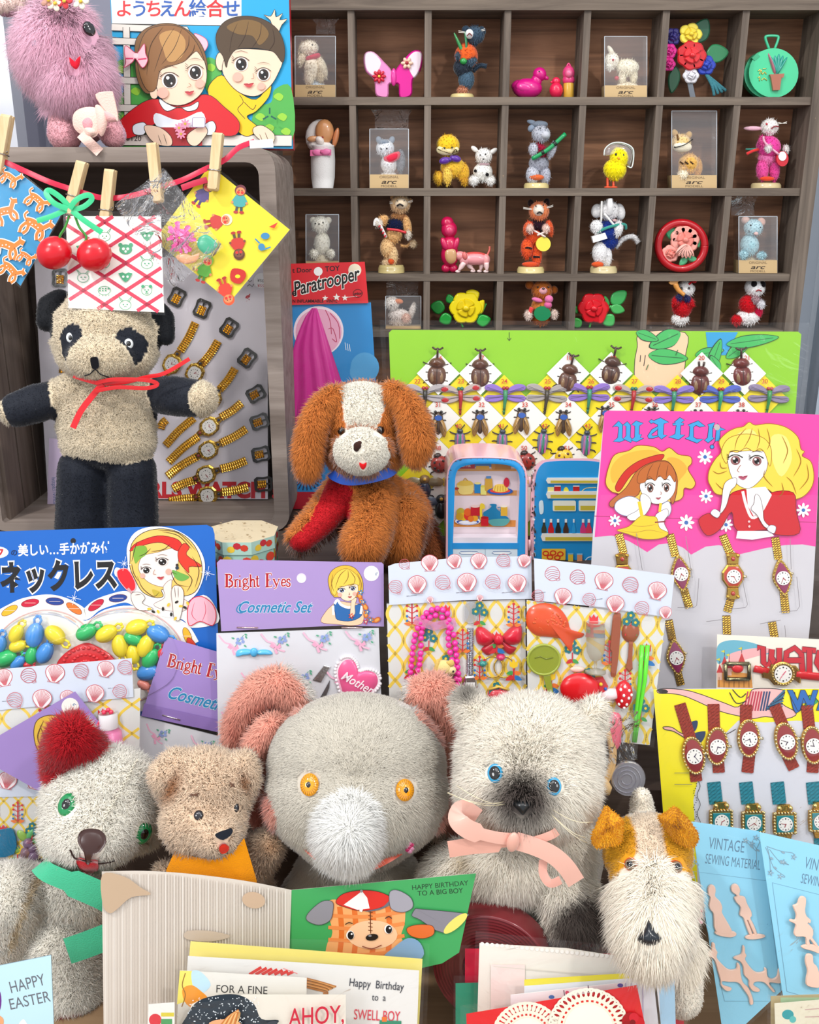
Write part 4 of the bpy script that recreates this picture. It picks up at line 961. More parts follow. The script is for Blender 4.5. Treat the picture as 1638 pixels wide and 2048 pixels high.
mb.shape([(866,400),(900,340),(1000,350),(1085,280),(1124,345),(1136,430),(1110,510),(1050,562),(975,582),(900,556),(862,480)],SK,INK,3)
mb.shape([(760,320),(800,190),(890,148),(1000,160),(1080,240),(1122,340),(1085,290),(1060,300),(1010,345),(920,375),(880,400),(860,490),(820,505),(780,440)],'#8a5d33','#3a2416',3)
mb.blob([(880,200),(960,175),(1020,230),(1000,320),(930,345),(900,280)],'#b98a50')
hairlines(mb,[[(960,160),(900,260),(850,400)],[(1000,165),(960,270),(890,360)],[(1040,200),(1030,270),(960,350)],[(900,155),(830,260),(810,420)],[(1070,250),(1060,290),(1020,335)]])
face(mb,[(935,448,34,38),(1075,405,31,36)],[(1040,462),(1052,478),(1030,486)],(1044,514,26),blush=[(900,515,30),(1100,465,24)])
mb.shape([(752,300),(700,260),(692,300),(700,350),(690,380),(735,350),(752,330),(790,380),(818,340),(806,300),(800,250),(770,290)],'#f4bcc8','#b8345a',4);mb.line([(700,330),(740,330)],8,'#d8406a');mb.line([(766,335),(812,330)],8,'#d8406a');mb.disc(755,315,14,'#f8d0d8')
for x,y in((988,706),(1022,684),(1000,740)):daisy(mb,x,y,28,'#e78fae','#c7a72c')
mb.shape(rrect(1062,652,1130,704,8),'#f0eef4','#7a5a8a',3,1,False)
for a in(0,120,240):mb.line([(1480+8*math.sin(math.radians(a)),640-8*math.cos(math.radians(a))),(1480+42*math.sin(math.radians(a)),640-42*math.cos(math.radians(a)))],9,'#1a5a4a')
t.part('box_lid',mb);t.done()

# ribbon line with clothes-pegs across the crate
RB=lean(200,330,.775,6);m=sub(RB,*AZ)
t=Thing('ribbon_line','crimson ribbon strung across the crate, with wooden pegs on it','ribbon');mb=MB(m,'satin')
mb.ribbon([(x,y,2+6*math.sin(x*.03))for x,y in spl([(-60,850),(40,890),(250,985),(380,1030),(460,1055),(560,1080),(690,1075),(850,1030),(1000,980),(1130,920),(1230,870),(1300,810),(1390,772)],5)],30,'#d11a44',2);t.part('ribbon',mb)
mb=MB(m,'satin');mb.ribbon([(990,1025,-6),(1060,1000,-5),(1130,980,-5)],34,'#c2153e',2);t.part('ribbon_tail',mb)
mb=MB(m,'paper');mb.prism([(1362,768),(1490,760),(1494,806),(1366,812)],4,7,'#ecebf0');t.part('tape',mb);t.done()
def peg(x0,y0,x1,y1,label,w=54):
    t=Thing('clothes_peg',label,'clothes-peg','wooden pegs on the crimson ribbon');dx,dy=x1-x0,y1-y0;L=math.hypot(dx,dy);f=at(m,x0,y0,math.degrees(math.atan2(dy,dx))-90)
    for h0,h1 in((14,44),(-22,8)):
        mb=MB(f,'pin_wood');mb.prism([(-w/2,0),(w/2,0),(w/2,L*.62),(w/2-5,L*.66),(w/2,L*.7),(w/2,L*.97),(w/2-8,L),(-w/2+8,L),(-w/2,L*.97),(-w/2,L*.7),(-w/2+5,L*.66),(-w/2,L*.62)],h0,h1,'#e8cfa2',bevel=.06);t.part('jaw',mb)
    mb=MB(f,'gold');mb.tube([(-w/2-4,L*.66,-20),(-w/2-4,L*.655,46),(0,L*.65,48),(w/2+4,L*.66,46),(w/2+4,L*.66,-20)],3.5,'#b8b4ae',6);mb.tube([(-w/2-5,L*.6,10),(w/2+5,L*.6,10)],5,'#aaa',6);t.part('spring',mb);t.done()
peg(47,632,-8,955,'wooden peg at the left end of the crimson ribbon, holding the blue animal paper')
peg(455,885,380,1172,'wooden peg tied with a green bow above the two cherries')
peg(608,928,572,1268,'wooden peg clipped on the red diamond pattern packet')
peg(834,785,866,1108,'wooden peg holding the clear bag with the pink flower')
peg(1195,730,1165,1042,'wooden peg at the right end, holding the yellow picture paper')

# hanging papers
hp=lean(40,400,.772,5);m2=sub(hp,*AZ)
t=Thing('picture_paper','blue paper with orange animals hanging at the left end of the ribbon','paper packet')
P=[(-180,1290),(25,878),(352,1140),(112,1560)];mb=board(m2,P,'#1f8fc4',4,'#e8e8e8','card')
mb.z=.5
def beast(x,y,rot,k,neck,tail):
    f=at(lambda a,b,h=0.:(a,b),x,y,rot,k);T=lambda q:[f(*p)for p in q]
    for c,e in(('#f3eee6',11*k),('#e8822e',0)):
        for q,w in(([(-50,0),(-20,-8),(20,-4),(50,2)],40),([(-46,6),(-60,42),(-54,72)],15),([(-30,8),(-26,44),(-38,70)],15),([(36,8),(34,40),(48,66)],15),([(52,6),(66,34),(60,64)],15),([(46,-4),(66,-10-neck),(74,-20-neck)],22),([(66,-22-neck),(96,-14-neck)],24),([(-52,-6),(-74,-26),(-66,-52-tail)],9),([(70,-28-neck),(66,-44-neck)],9)):mb.line(T(spl(q,3)),w*k+e,c)
    for i in range(4):mb.disc(*f(-30+18*i,-4+6*(i%2)),4*k,'#f3eee6',n=8)
for q in((20,1160,-20,.95,22,10),(190,1230,28,1.0,24,0),(30,1340,12,1.05,16,14),(205,1090,35,.8,10,0),(60,1470,40,.85,18,0),(60,970,30,.7,30,0),(-110,1230,0,.9,20,0),(150,1400,30,.6,20,0)):beast(*q)
t.part('printed_paper',mb);t.part('clear_sleeve',film_sheet(m2,[(-190,1290),(25,862),(364,1140),(112,1574)][0:1]+[(25,862),(364,1140),(112,1574)],4,'stiff_film',8,1.5));t.done()

hp=lean(230,440,.764,14);m2=sub(hp,*AZ)
t=Thing('picture_paper','white paper with a red diamond grid and green animal heads in front of the panda','paper packet')
P=[(360,1180),(878,1182),(896,1706),(374,1682)];mb=board(m2,P,'#f2ede4',4,None,'card');mb.z=.5;h=mb.up()
gx,gy,ox,oy=232,150,455,1212
for k in range(-9,10):
    for sg in(1,-1):cline(mb,[(ox+gx/2+k*gx+sg*(i*5*gx/gy),oy+i*5)for i in range(-30,120)],20,'#d21f48',P,h)
for j in range(0,5):
    for i in range(-2,4):
        for dx,dy in((0,0),(gx/2,gy/2)):
            x,y=ox+i*gx+dx,oy+j*gy+dy
            if not inside((x-34,y-32),P)or not inside((x+34,y+32),P):continue
            k=(i*2+j*3+(1 if dx else 0))%5;g='#3f9a6c';w=3;D=lambda a,b,r,c,r2=None:mb.disc(x+a*1.3,y+b*1.3,r*1.3,c,(r2 or r)*1.3);Ln=lambda q,**kw:mb.line([(x+a*1.3,y+b*1.3)for a,b in q],w,g,**kw);C_=lambda a,b,r,r2:mb.line(circ(x+a*1.3,y+b*1.3,r*1.3,r2*1.3),w,g,closed=True)
            if k==0:D(0,0,27,g,21);D(-22,-18,9,g);D(22,-18,9,g);D(-9,-2,6,'#f2ede4');D(9,-2,6,'#f2ede4');D(0,9,5,'#f2ede4')
            elif k==1:C_(0,4,24,19);Ln([(-16,-10),(-28,-32),(-10,-14)],sm=3);Ln([(16,-10),(28,-32),(10,-14)],sm=3);D(-8,2,3,g);D(8,2,3,g);Ln([(-5,12),(0,9),(5,12)])
            elif k==2:
                C_(0,0,26,18)
                for a in range(7):D(-18+12*(a%4),-8+9*(a//4),3.4,g)
                for a in(-20,-7,7,20):Ln([(a,17),(a,24)])
            elif k==3:mb.poly([(x+a*1.3,y+b*1.3)for a,b in((-30,-14),(-12,-18),(0,-12),(12,-18),(30,-14),(14,12),(0,24),(-14,12))],g);D(-9,0,5,'#f2ede4');D(9,0,5,'#f2ede4')
            else:C_(0,0,22,20);D(-16,-17,7,g);D(16,-17,7,g);D(-7,-2,3,g);D(7,-2,3,g);D(0,6,4,g);Ln([(-8,12),(0,14),(8,12)])
t.part('printed_paper',mb);t.part('clear_sleeve',film_sheet(m2,[(345,1150),(884,1160),(904,1722),(366,1694)],5,'stiff_film',8,1.5));t.done()

hp=lean(440,440,.776,8);m2=sub(hp,*AZ)
t=Thing('picture_paper','yellow paper with dressed-up children at the right end of the ribbon','paper packet')
P=[(1146,902),(1582,1254),(1256,1648),(840,1310)];mb=board(m2,P,'#f1dc22',4,'#eee','card');mb.z=.5
def kid(x,y,rot,body,legs,head,hat,face_='#d98a5a'):
    f=at(m2,x,y,rot);o=mb.m;mb.m=f
    for sx in(-1,1):mb.line([(sx*10,30),(sx*14,66)],14,legs);mb.disc(sx*16,70,13,'#b3302c',8);mb.line([(sx*20,-16),(sx*38,14)],12,body);mb.disc(sx*39,18,7,face_)
    mb.blob([(-22,-22),(22,-22),(30,34),(-30,34)],body);mb.disc(0,-50,31,hat);mb.disc(0,-44,25,face_,22);mb.disc(-11,-38,8,'#d8342c');mb.disc(11,-38,8,'#d8342c');mb.disc(-8,-50,3,INK);mb.disc(8,-50,3,INK);mb.m=o
kid(1110,1060,35,'#5a4a86','#3c3468','#d98','#2a2438');kid(1190,1210,78,'#c9352a','#a82a24','#d98','#e8dcc0');kid(1310,1090,5,'#4aa3a0','#3a4a4a','#c98','#6b2f3a');kid(1300,1340,172,'#c63a2e','#5a4a30','#a86a4a','#5a2f20','#7a4a38');kid(1120,1470,20,'#5aa53a','#3f7a2a','#d98','#7fb440');kid(1235,1590,160,'#d8402c','#c8382a','#d98','#e0552c')
mb.blob([(1270,1470),(1330,1475),(1345,1510),(1310,1550),(1262,1530)],'#c32a20');mb.disc(1300,1510,14,'#f1dc22',10)
mb.disc(1450,1290,24,'#3f86b4',18);mb.disc(1430,1350,18,'#3f86b4',20);mb.line([(1420,1330),(1395,1305)],8,'#3f86b4');mb.line([(1440,1365),(1480,1350)],8,'#3f86b4');mb.poly([(1470,1240),(1520,1215),(1500,1248)],'#d8402c')
t.part('printed_paper',mb);t.part('clear_sleeve',film_sheet(m2,[(1146,880),(1600,1254),(1256,1668),(826,1310)],5,'stiff_film',8,1.5));t.done()

# clear bag with a pink artificial flower
hp=lean(330,400,.768,8);m2=sub(hp,*AZ)
t=Thing('cellophane_bag','crinkled clear bag pegged to the ribbon, holding a pink paper flower','plastic bag');t.part('bag_front',film_sheet(m2,[(636,1125),(905,925),(1222,1352),(950,1572)],44,'cellophane',10,9,3));t.part('bag_back',film_sheet(m2,[(636,1125),(905,925),(1222,1352),(950,1572)],-4,'cellophane',8,3,4));t.done()
t=Thing('artificial_flower','frilly pink artificial flower with a green leaf inside the clear hanging bag','flower');mb=MB(m2,'satin');r=random.Random(5)
for k in range(90):
    a,q=r.uniform(0,6.283),r.uniform(15,88);x,y=985,1300;w=r.uniform(9,16);hh=r.uniform(6,34)*(1.1-q/110)
    d=(math.cos(a),math.sin(a));n_=(-d[1],d[0])
    mb.add([(x+d[0]*q*.2,y+d[1]*q*.2,hh+6),(x+d[0]*q+n_[0]*w,y+d[1]*q+n_[1]*w,hh),(x+d[0]*q*1.1,y+d[1]*q*1.1,hh-3),(x+d[0]*q-n_[0]*w,y+d[1]*q-n_[1]*w,hh+4)],[(0,1,2,3)],r.choice(['#ec4aa0','#f26ab4','#e23a92','#f58cc4']))
t.part('petals',mb);mb=MB(m2,'satin');mb.puff(spl([(1085,1300),(1130,1282),(1180,1320),(1185,1350),(1130,1390),(1080,1350)],3,True),2,14,'#2fae84');t.part('leaf',mb)
mb=MB(m2,'satin');mb.puff(spl([(960,1400),(1010,1385),(1060,1400),(1090,1380),(1070,1430),(1000,1440)],3,True),2,14,'#f0a878');t.part('bud',mb);t.done()

# two cherries with a green bow
m2=sub(lean(150,420,.745,0),*AZ)
t=Thing('cherry_ornament','pair of glossy red plastic cherries hung from a green ribbon bow','ornament')
for x,y,x1 in((296,1380,385),(515,1390,415)):
    mb=MB(m2,'plastic');mb.ball(x,y,0,94,'#d80f22',92,80,0,28,18);t.part('cherry',mb)
    mb=MB(m2,'plastic');mb.tube(spl([(x1,1175,20),(x1+(x-x1)*.25,1240,20),(x+(x1-x)*.4,1290,14),(x+(40 if x<400 else-50),1325,10)],5),7,'#3f9a3a',6);t.part('stalk',mb)
mb=MB(m2,'satin');GR='#3fd08e'
for q in([(390,1140,60),(320,1110,66),(275,1060,60),(290,1040,56),(350,1080,52),(395,1130,50)],[(400,1140,60),(440,1090,66),(500,1065,60),(518,1090,56),(470,1130,52),(405,1145,50)],[(380,1145,50),(300,1180,54),(220,1205,50)],[(410,1150,50),(480,1205,54),(572,1268,50)]):mb.ribbon(spl(q,5),30,GR,2)
t.part('bow',mb);t.done()
# watch display board inside the crate
wb=Plane(W(300,1060,.885),Vector((0,-.992,.12)));m=sub(wb,*FZ);BY=foot(m,600,ZB+.0095)
t=Thing('watch_board','lavender-white shop card in a clear bag behind the panda, with a fan of gold watches','display card')
P=[(185,-60),(1448,-30),(1462,400),(1462,BY),(262,BY),(215,500)];mb=board(m,P,'#d9d3da',5);mb.z=.6
mb.text('GIRLS WATCH !',700,min(1478,BY-10),84,'#c51f2c',bold=.05,sx=.98);mb.text('¢',1338,190,40,'#b21f2c',bold=.03,rot=8)
mb.disc(1428,85,42,'#f4f3f4');mb.text('¥5000',1405,92,17,INK,rot=5);mb.text('¥5500',1405,120,17,'#c8324a',rot=5);mb.line([(1340,92),(1352,80),(1362,92),(1375,84)],3,INK);mb.line([(1350,116),(1362,106),(1378,118),(1385,104)],3,INK)
t.part('printed_card',mb);t.part('clear_bag',film_sheet(m,[(190,-66),(1476,-60),(1476,BY-6),(262,BY-6)],26,'film',8,3,8));t.done()
mb=board(sub(Plane(W(110,1050,.875),Vector((0,-1,.1))),*FZ),[(268,945),(400,960),(400,1440),(255,1440)],'#c9b6d2',3);mb.z=.5;mb.text('https://vintage-deco.com',282,1160,22,'#4a6a9a',rot=86)
one('shop_card','lilac shop card with a web address standing in the crate beside the panda','card',mb)
GOLD,GOLD2='#e8be55','#c9993a'
def strap(mb,pts,w,h=6,th=5,col=GOLD,links=True):
    P_=spl(pts,6);n=len(P_);L=0;last=P_[0];out=[]
    for p in P_:
        L+=math.hypot(p[0]-last[0],p[1]-last[1]);out.append((p,L));last=p
    k=max(3,int(L/(w*.27)))
    def atl(d):
        for(p,a),(q,b)in zip(out,out[1:]):
            if d<=b:t_=(d-a)/max(b-a,1e-6);return(p[0]+(q[0]-p[0])*t_,p[1]+(q[1]-p[1])*t_),math.atan2(q[1]-p[1],q[0]-p[0])
        return out[-1][0],math.atan2(P_[-1][1]-P_[-2][1],P_[-1][0]-P_[-2][0])
    rows=[]
    for i in range(k*2+1):
        (x,y),a=atl(L*i/(k*2));nx,ny=-math.sin(a),math.cos(a);z=h+(0 if i%2 else th*.5)+(pts[0][2]if len(pts[0])>2 else 0)
        rows.append([(x+nx*w*q,y+ny*w*q,z*(1 if abs(q)<.4 else .75)+(th*.9 if(i+j)%2 else 0))for j,q in enumerate((-.5,-.3,-.1,.1,.3,.5))])
    mb.sheet(rows,col,links is False);mb.sheet([[(p[0],p[1],h*.3)for p in r_]for r_ in rows],col,False)
def dial(mb,f,r,num=True,ry=None,hands=(30,140),bg='#f3efe8',h=0,hc='#a02a3a'):
    o,om=mb.m,mb.mat;mb.use(f,'card');ry=ry or r
    mb.poly(circ(0,0,r,ry,24),bg,h)
    for k in range(12):
        a=math.radians(30*k);mb.disc(r*.76*math.sin(a),-ry*.76*math.cos(a),r*(.1 if k%3==0 else .065),'#2a2a30',n=8,h=h+r*.02)
    for a,l,w_ in((hands[0],.45,.1),(hands[1],.66,.07)):
        a=math.radians(a);mb.line([(-r*.1*math.sin(a),ry*.1*math.cos(a)),(r*l*math.sin(a),-ry*l*math.cos(a))],r*w_,hc,h=h+r*.04)
    mb.disc(0,0,r*.07,hc,n=8,h=h+r*.05);mb.use(o,om)
def fan_watch(label,buckle=None,up=None,fc=None,down=None,hide=None):
    t=Thing('toy_watch',label,'toy watch','gold toy watches on the lavender card')
    if buckle:
        x,y,a=buckle;f=at(m,x,y,a,1,2);mb=MB(f,'plastic')
        o,i=[(-42,-34),(-30,-50),(30,-50),(42,-34),(38,0),(42,34),(30,50),(-30,50),(-42,34),(-38,0)],[(-26,-30),(26,-30),(28,30),(-28,30)]
        for q in range(10):
            p0,p1=o[q],o[(q+1)%10];mb.prism([p0,p1,(p1[0]*.72,p1[1]*.72),(p0[0]*.72,p0[1]*.72)],0,10,'#35332f')
        mb.box(-5,-40,5,-16,2,9,'#2a2a28');t.part('buckle',mb)
        mb=MB(f,'gold');strap(mb,[(0,-14),(0,34)],40,2,6);t.part('strap_end',mb)
    if up:mb=MB(m,'gold');strap(mb,[up[0],((up[0][0]+up[1][0])/2+4,(up[0][1]+up[1][1])/2+4),up[1]],44);t.part('strap',mb)
    if down:mb=MB(m,'gold');strap(mb,[down[0],((down[0][0]+down[1][0])/2-6,(down[0][1]+down[1][1])/2-4),down[1]],44);t.part('strap',mb)
    if fc:
        x,y,a=fc;f=at(m,x,y,a,1,4);mb=MB(f,'gold')
        oc=[(-52,-22),(-34,-44),(0,-50),(34,-44),(52,-22),(52,22),(34,44),(0,50),(-34,44),(-52,22)];mb.prism(oc,0,16,GOLD,bevel=.16)
        for sx in(-1,1):mb.prism([(sx*44,-20),(sx*78,-14),(sx*78,14),(sx*44,20)],0,12,GOLD2,bevel=.1)
        for k in range(14):a2=2*math.pi*k/14;mb.ball(46*math.cos(a2),43*math.sin(a2),13,5,GOLD,nu=6,nv=4)
        k_=t.part('case',mb);mb=MB(f,'card');o8=[(p[0]*.68,p[1]*.72)for p in oc];mb.poly(o8,'#eeeae4',16.5);dial(mb,at(f,0,0,15,1,17),30,hands=(20+40*(len(label)%5),150));t.part('dial',mb,k_)
        mb=MB(f,'eye');
        for sx,c in((-1,'#8a1a2a'),(1,'#1a1f3a')):mb.ball(sx*62,0,13,9,c,nu=8,nv=6)
        t.part('jewel',mb,k_)
    t.done()
fan_watch('gold toy watch at the top of the fan, its buckle beside the panda ear',(968,175,28))
fan_watch('gold toy watch second from the top of the fan, face above the panda arm',(1105,238,22),((1068,315),(985,470)),(942,540,-62))
fan_watch('gold toy watch third from the top of the fan, lower half behind the panda arm',(1252,342,34),((1192,415),(1100,545)),(1066,590,-60),((910,845),(878,895)))
fan_watch('gold toy watch fourth from the top of the fan, face hidden by the cream paw',(1350,508,36),((1284,565),(1200,680)),(1160,735,-54),((1060,835),(905,985)))
fan_watch('gold toy watch fifth from the top of the fan, just under the cream paw',(1398,703,60),((1320,752),(1205,832)),(1146,880,-35),((1085,935),(922,1075)))
fan_watch('gold toy watch third from the bottom of the fan',(1418,855,70),((1345,893),(1205,972)),(1140,1008,-30),((1082,1042),(914,1152)))
fan_watch('gold toy watch second from the bottom of the fan',(1426,1032,78),((1345,1066),(1205,1112)),(1128,1142,-20),((1070,1172),(945,1222)))
fan_watch('gold toy watch at the bottom of the fan, lying almost level',(1440,1195,85),((1355,1212),(1210,1238)),(1136,1256,-8),((1075,1270),(925,1290)))
fan_watch('gold toy watch peeping out left of the panda head behind its ear',(330,70,0),((345,440),(345,590)))

# paratrooper packet
pk=lean(620,1000,.885,5);m=sub(pk,*GZ);PY=foot(m,300,ZB+.001)
t=Thing('toy_packet','tall toy packet with a red header and blue card, behind the plush puppy','toy packet')
mb=board(m,[(80,285),(600,280),(640,900),(640,PY),(80,PY)],'#1d86c8',3);mb.z=.5
mb.poly([(max(x,80),y)for x,y in circ(255,470,165,n=40)],'#f6e3ec');mb.poly([(max(x,80),y)for x,y in circ(255,475,152,n=40)],'#eda9c4');mb.disc(560,710,95,'#4f9fd2',100);mb.disc(520,740,60,'#4f9fd2')
for q in([(300,330),(330,400),(340,490)],[(330,350),(385,420),(395,520)],[(320,455),(350,455),(375,540),(345,520)]):mb.line(q,5,'#c02a5a',sm=4)
for a in(0,14,28):mb.line([(430+a,545+a*.4),(436+a,595+a*.3)],4,'#e6f1f8')
for k in range(12):a=math.radians(200+k*15);mb.line([(170,1430),(170+110*math.cos(a),1430-90*math.sin(a))],8,'#1a2a5a')
mb.rect(80,1530,260,PY,'#b8122a');k0=t.part('backing_card',mb)
mb=board(at(m,0,0,h=16),[(74,25),(560,12),(584,284),(78,297)],'#d8202a',4);mb.z=.5
mb.text('t Door',84,84,32,'#2a1214',rot=-2,bold=.02);mb.text('TOY',300,76,34,'#2a1214',rot=-4,bold=.02);mb.disc(254,76,29,'#f4f1ec');mb.disc(495,68,43,'#e6d6bd')
mb.text('Paratrooper',95,236,92,'#17120f',rot=-14,shear=.3,bold=.018,sx=.70,halo='#f2ede4',hw=.045);mb.text('e',80,236,50,'#17120f',bold=.02)
for x,y,r_ in((300,252,20),(375,246,26),(430,250,22)):mb.poly([(x+(r_ if i%2==0 else r_*.42)*math.sin(i*math.pi/5),y-(r_ if i%2==0 else r_*.42)*math.cos(i*math.pi/5))for i in range(10)],'#f4efe6')
mb.line([(440,246),(510,240)],3,'#f4efe6');mb.line(circ(515,220,30,26),3,'#2a1214',closed=True);mb.text('union',484,232,20,'#2a1214',rot=-4,bold=.02);mb.text('N INFLAMMABLE  VINYL',84,281,22,'#2a1214',bold=.012,sx=.9)
t.part('header_card',mb);t.part('clear_bag',film_sheet(m,[(80,285),(692,262),(720,PY-6),(80,PY-6)],34,'film',9,4,2));t.done()
t=Thing('toy_parachute','folded magenta vinyl parachute inside the red-headed toy packet','toy');mb=MB(m,'satin')
rows=[]
for i in range(15):
    s_=i/14;xl,xr_=210-122*min(1,s_*3)**.7,245+260*s_-150*max(0,s_-.75);row=[]
    for j in range(25):q=j/24;row.append((xl+(xr_-xl)*q,318+780*s_,4+22*math.sin(math.pi*q)*(.5+.5*s_)+7*math.sin(q*24+s_*3)*(.3+s_)))
    rows.append(row)
mb.sheet(rows,'#d31690');mb.sheet([[(p[0],p[1],2)for p in r_]for r_ in rows],'#b3107a');t.part('canopy',mb);t.done()

# octagonal paper box
f=Up(485,1062,.70);t=Thing('octagonal_box','low octagonal box with a cream lid and floral sides, beside the blue card','box');o8=lambda r:[(r*math.cos(math.radians(22.5+45*i)),r*math.sin(math.radians(22.5+45*i)))for i in range(8)]
M3=lambda x,y,h=0.:f(x,-h,y)                  # lying flat
def octa(h0,h1,r,top,side,mat='card'):mb=MB(M3,mat);mb.prism(o8(r),h0,h1,top,side);return mb
mb=octa(-98,-20,70,'#d9c7a3','#a9d3c4');
for k in range(8):
    a=math.radians(45*k);cx,cy=65*math.cos(a),69*math.sin(a);tx,ty=-math.sin(a),math.cos(a)
    for q,(s_,z,c)in enumerate(((-18,-40,'#d8452f'),(6,-50,'#c92f3a'),(20,-38,'#e6c23a'),(-8,-66,'#3f9a6a'))):
        p0=(cx*1.004+tx*s_,cy*1.004+ty*s_);mb.add([(p0[0]+tx*10*math.cos(b),p0[1]+ty*10*math.cos(b),z+10*math.sin(b))for b in[i*.785 for i in range(8)]],[tuple(range(8))],c)
t.part('box_base',mb);mb=octa(-26,0,73,'#e4d3b0','#b4d8c8');mb.z=.5
for i in range(40):mb.disc(random.uniform(-55,55),random.uniform(-55,55),random.uniform(1,3),'#b79f78',n=6)
for k in range(8):
    a=math.radians(45*k);cx,cy=67.6*math.cos(a),67.6*math.sin(a);tx,ty=-math.sin(a),math.cos(a)
    for s_,z,c in((-14,-12,'#d8452f'),(12,-15,'#f0c83a'),(0,-8,'#c92f3a')):mb.add([(cx*1.004+tx*(s_+8*math.cos(b)),cy*1.004+ty*(s_+8*math.cos(b)),z+7*math.sin(b))for b in[i*.785 for i in range(8)]],[tuple(range(8))],c)
t.part('lid',mb);e=t.done();e.location.z+=max(0,ZB-e.location.z)

# blue necklace card
IZ=(0,1030,3.64);bc=lean(200,1250,.652,10);m=sub(bc,*IZ)
t=Thing('necklace_card','bright blue toy necklace card with a blonde girl holding a mirror','toy packet')
mb=board(m,[(-160,125),(1505,72),(1548,92),(1562,140),(1600,1250),(1600,1500),(-160,1500)],'#1564c0',3);mb.z=.5
mb.disc(533,188,20,'#1a1c24');mb.disc(-25,272,88,'#f6f3ee',44);mb.text('ク',-50,305,60,'#c8242c',bold=.03);mb.text('の',78,292,36,'#0f2a5a',bold=.03)
mb.text('美しい…手かがみ付',132,292,66,'#f4f4f4',rot=-2,bold=.026,sx=.82)
mb.text('ネックレス',2,548,172,'#1c1a1c',rot=-2.2,bold=.045,sx=.72,halo='#f4f1ec',hw=.045)
mb.line(spl([(-80,800),(0,735),(80,690),(180,645),(340,620),(460,640),(560,690),(620,722),(700,660),(800,620),(920,595),(1020,640),(1180,720),(1280,790),(1350,840),(1410,940)],5),84,'#f2eee6')
mb.blob([(-150,1000),(0,780),(160,690),(340,650),(500,690),(620,770),(760,690),(950,660),(1150,720),(1300,830),(1400,1000),(1400,1300),(600,1500),(-150,1400)],'#f0ede4')
for i,(x,y,a)in enumerate(((70,695,-30),(220,640,-12),(400,628,5),(540,680,35),(700,655,-35),(860,605,-8),(1365,880,70),(1400,950,60))):mb.disc(x,y,66,('#f0b428','#c8183a','#23408f','#e8762c','#c8183a','#23408f','#f0b428','#d8452c')[i],27,a);mb.line(circ(x,y,66,27,20,a),3,'#6a1a2a',closed=True);mb.line([(x-40,y),(x+40,y)],3,'#f0d8c8')
# girl
mb.blob([(930,400),(925,240),(980,130),(1100,85),(1260,100),(1400,180),(1480,300),(1490,420),(1440,560),(1360,640),(1480,580),(1560,650),(1590,780),(1400,820),(1330,760),(1200,740),(1040,700),(930,590),(950,520),(840,440),(850,380)],'#f4f1ee')
mb.shape([(948,330),(960,210),(1040,130),(1160,100),(1290,120),(1400,200),(1462,320),(1470,440),(1420,560),(1300,590),(1180,540),(1190,590),(1130,600),(1040,560),(985,470),(950,390)],'#f1c766',INK,5)
mb.shape([(1010,390),(1040,300),(1150,270),(1280,240),(1300,330),(1270,450),(1215,520),(1130,510),(1060,470)],'#f9e6dd','#6a4034',3)
mb.shape([(1190,520),(1250,470),(1260,560),(1380,640),(1330,700),(1200,690),(1120,650),(1200,600)],'#f7e2d8','#6a4034',3)
mb.shape([(950,250),(1000,200),(1150,150),(1290,175),(1330,235),(1290,260),(1180,200),(1060,215),(960,260)],'#d8281f','#7a1414',4)
mb.shape([(1300,260),(1340,205),(1380,235),(1360,290),(1470,370),(1380,375),(1375,420),(1320,360),(1300,320)],'#df3a24','#7a1414',4)
mb.blob([(975,240),(1060,225),(1070,280),(1020,320),(985,350)],'#7fae3c');mb.blob([(1255,400),(1320,420),(1380,450),(1330,480),(1280,460)],'#6fae4a');mb.blob([(1110,540),(1170,560),(1180,585),(1130,590)],'#c9b23a')
hairlines(mb,[[(1000,190),(980,260),(960,340)],[(1100,240),(1060,280),(1010,300)],[(1180,120),(1300,150),(1400,250)],[(1150,110),(1300,130),(1430,260)],[(1400,300),(1450,400),(1420,530)],[(1340,400),(1400,470),(1360,560)],[(1290,430),(1250,420),(1290,500),(1380,520)],[(1000,440),(1040,530),(1120,590),(1160,560)],[(1240,210),(1190,250),(1100,265)],[(960,350),(975,420),(1010,480)]],5)
face(mb,[(1068,402,24,22),(1185,340,30,25)],[(1130,395),(1118,425),(1140,430)],(1172,455,26),s=1.3,blush=[(1040,440,18),(1230,410,22)])
mb.disc(1292,362,10,INK);mb.disc(1292,382,13,'#23384a')
mb.shape([(862,400),(930,390),(985,480),(985,540),(940,550),(890,500),(860,450)],'#e2202c','#f4b0b8',5,3);mb.line([(935,530),(1020,640)],16,'#c8a0a0')
mb.shape([(960,570),(1020,560),(1060,600),(1040,640),(1120,680),(1020,690),(970,640)],'#f7e2d8',INK,3);mb.shape([(1250,560),(1275,510),(1330,530),(1340,610),(1310,760),(1270,740),(1260,650)],'#f7e2d8',INK,3)
hairlines(mb,[[(985,580),(1030,575)],[(1275,520),(1280,600)],[(1300,520),(1302,600)]],4)
mb.shape([(1370,680),(1400,610),(1470,590),(1545,640),(1575,720),(1550,800),(1460,770),(1380,800)],'#f4b6c4','#d8263c',6);hairlines(mb,[[(1420,630),(1400,720),(1440,770)],[(1490,620),(1500,700),(1470,780)]],5,'#d8506a')
for i,(x,y)in enumerate(((1090,680),(1120,700),(1155,700),(1190,680),(1230,650),(1290,630),(1320,660),(1350,670),(1370,640),(1250,720),(1280,750))):mb.disc(x,y,15,'#2a2418' if i%2 else '#e3c23a',9,30*i)
for x,y in((910,350),(545,600),(1515,420)):
    for a in range(8):mb.line([(x,y),(x+(52 if a%2==0 else 24)*math.cos(a*math.pi/4+.2),y+(52 if a%2==0 else 24)*math.sin(a*math.pi/4+.2))],3,'#f6f6f6')
k0=t.part('printed_card',mb)
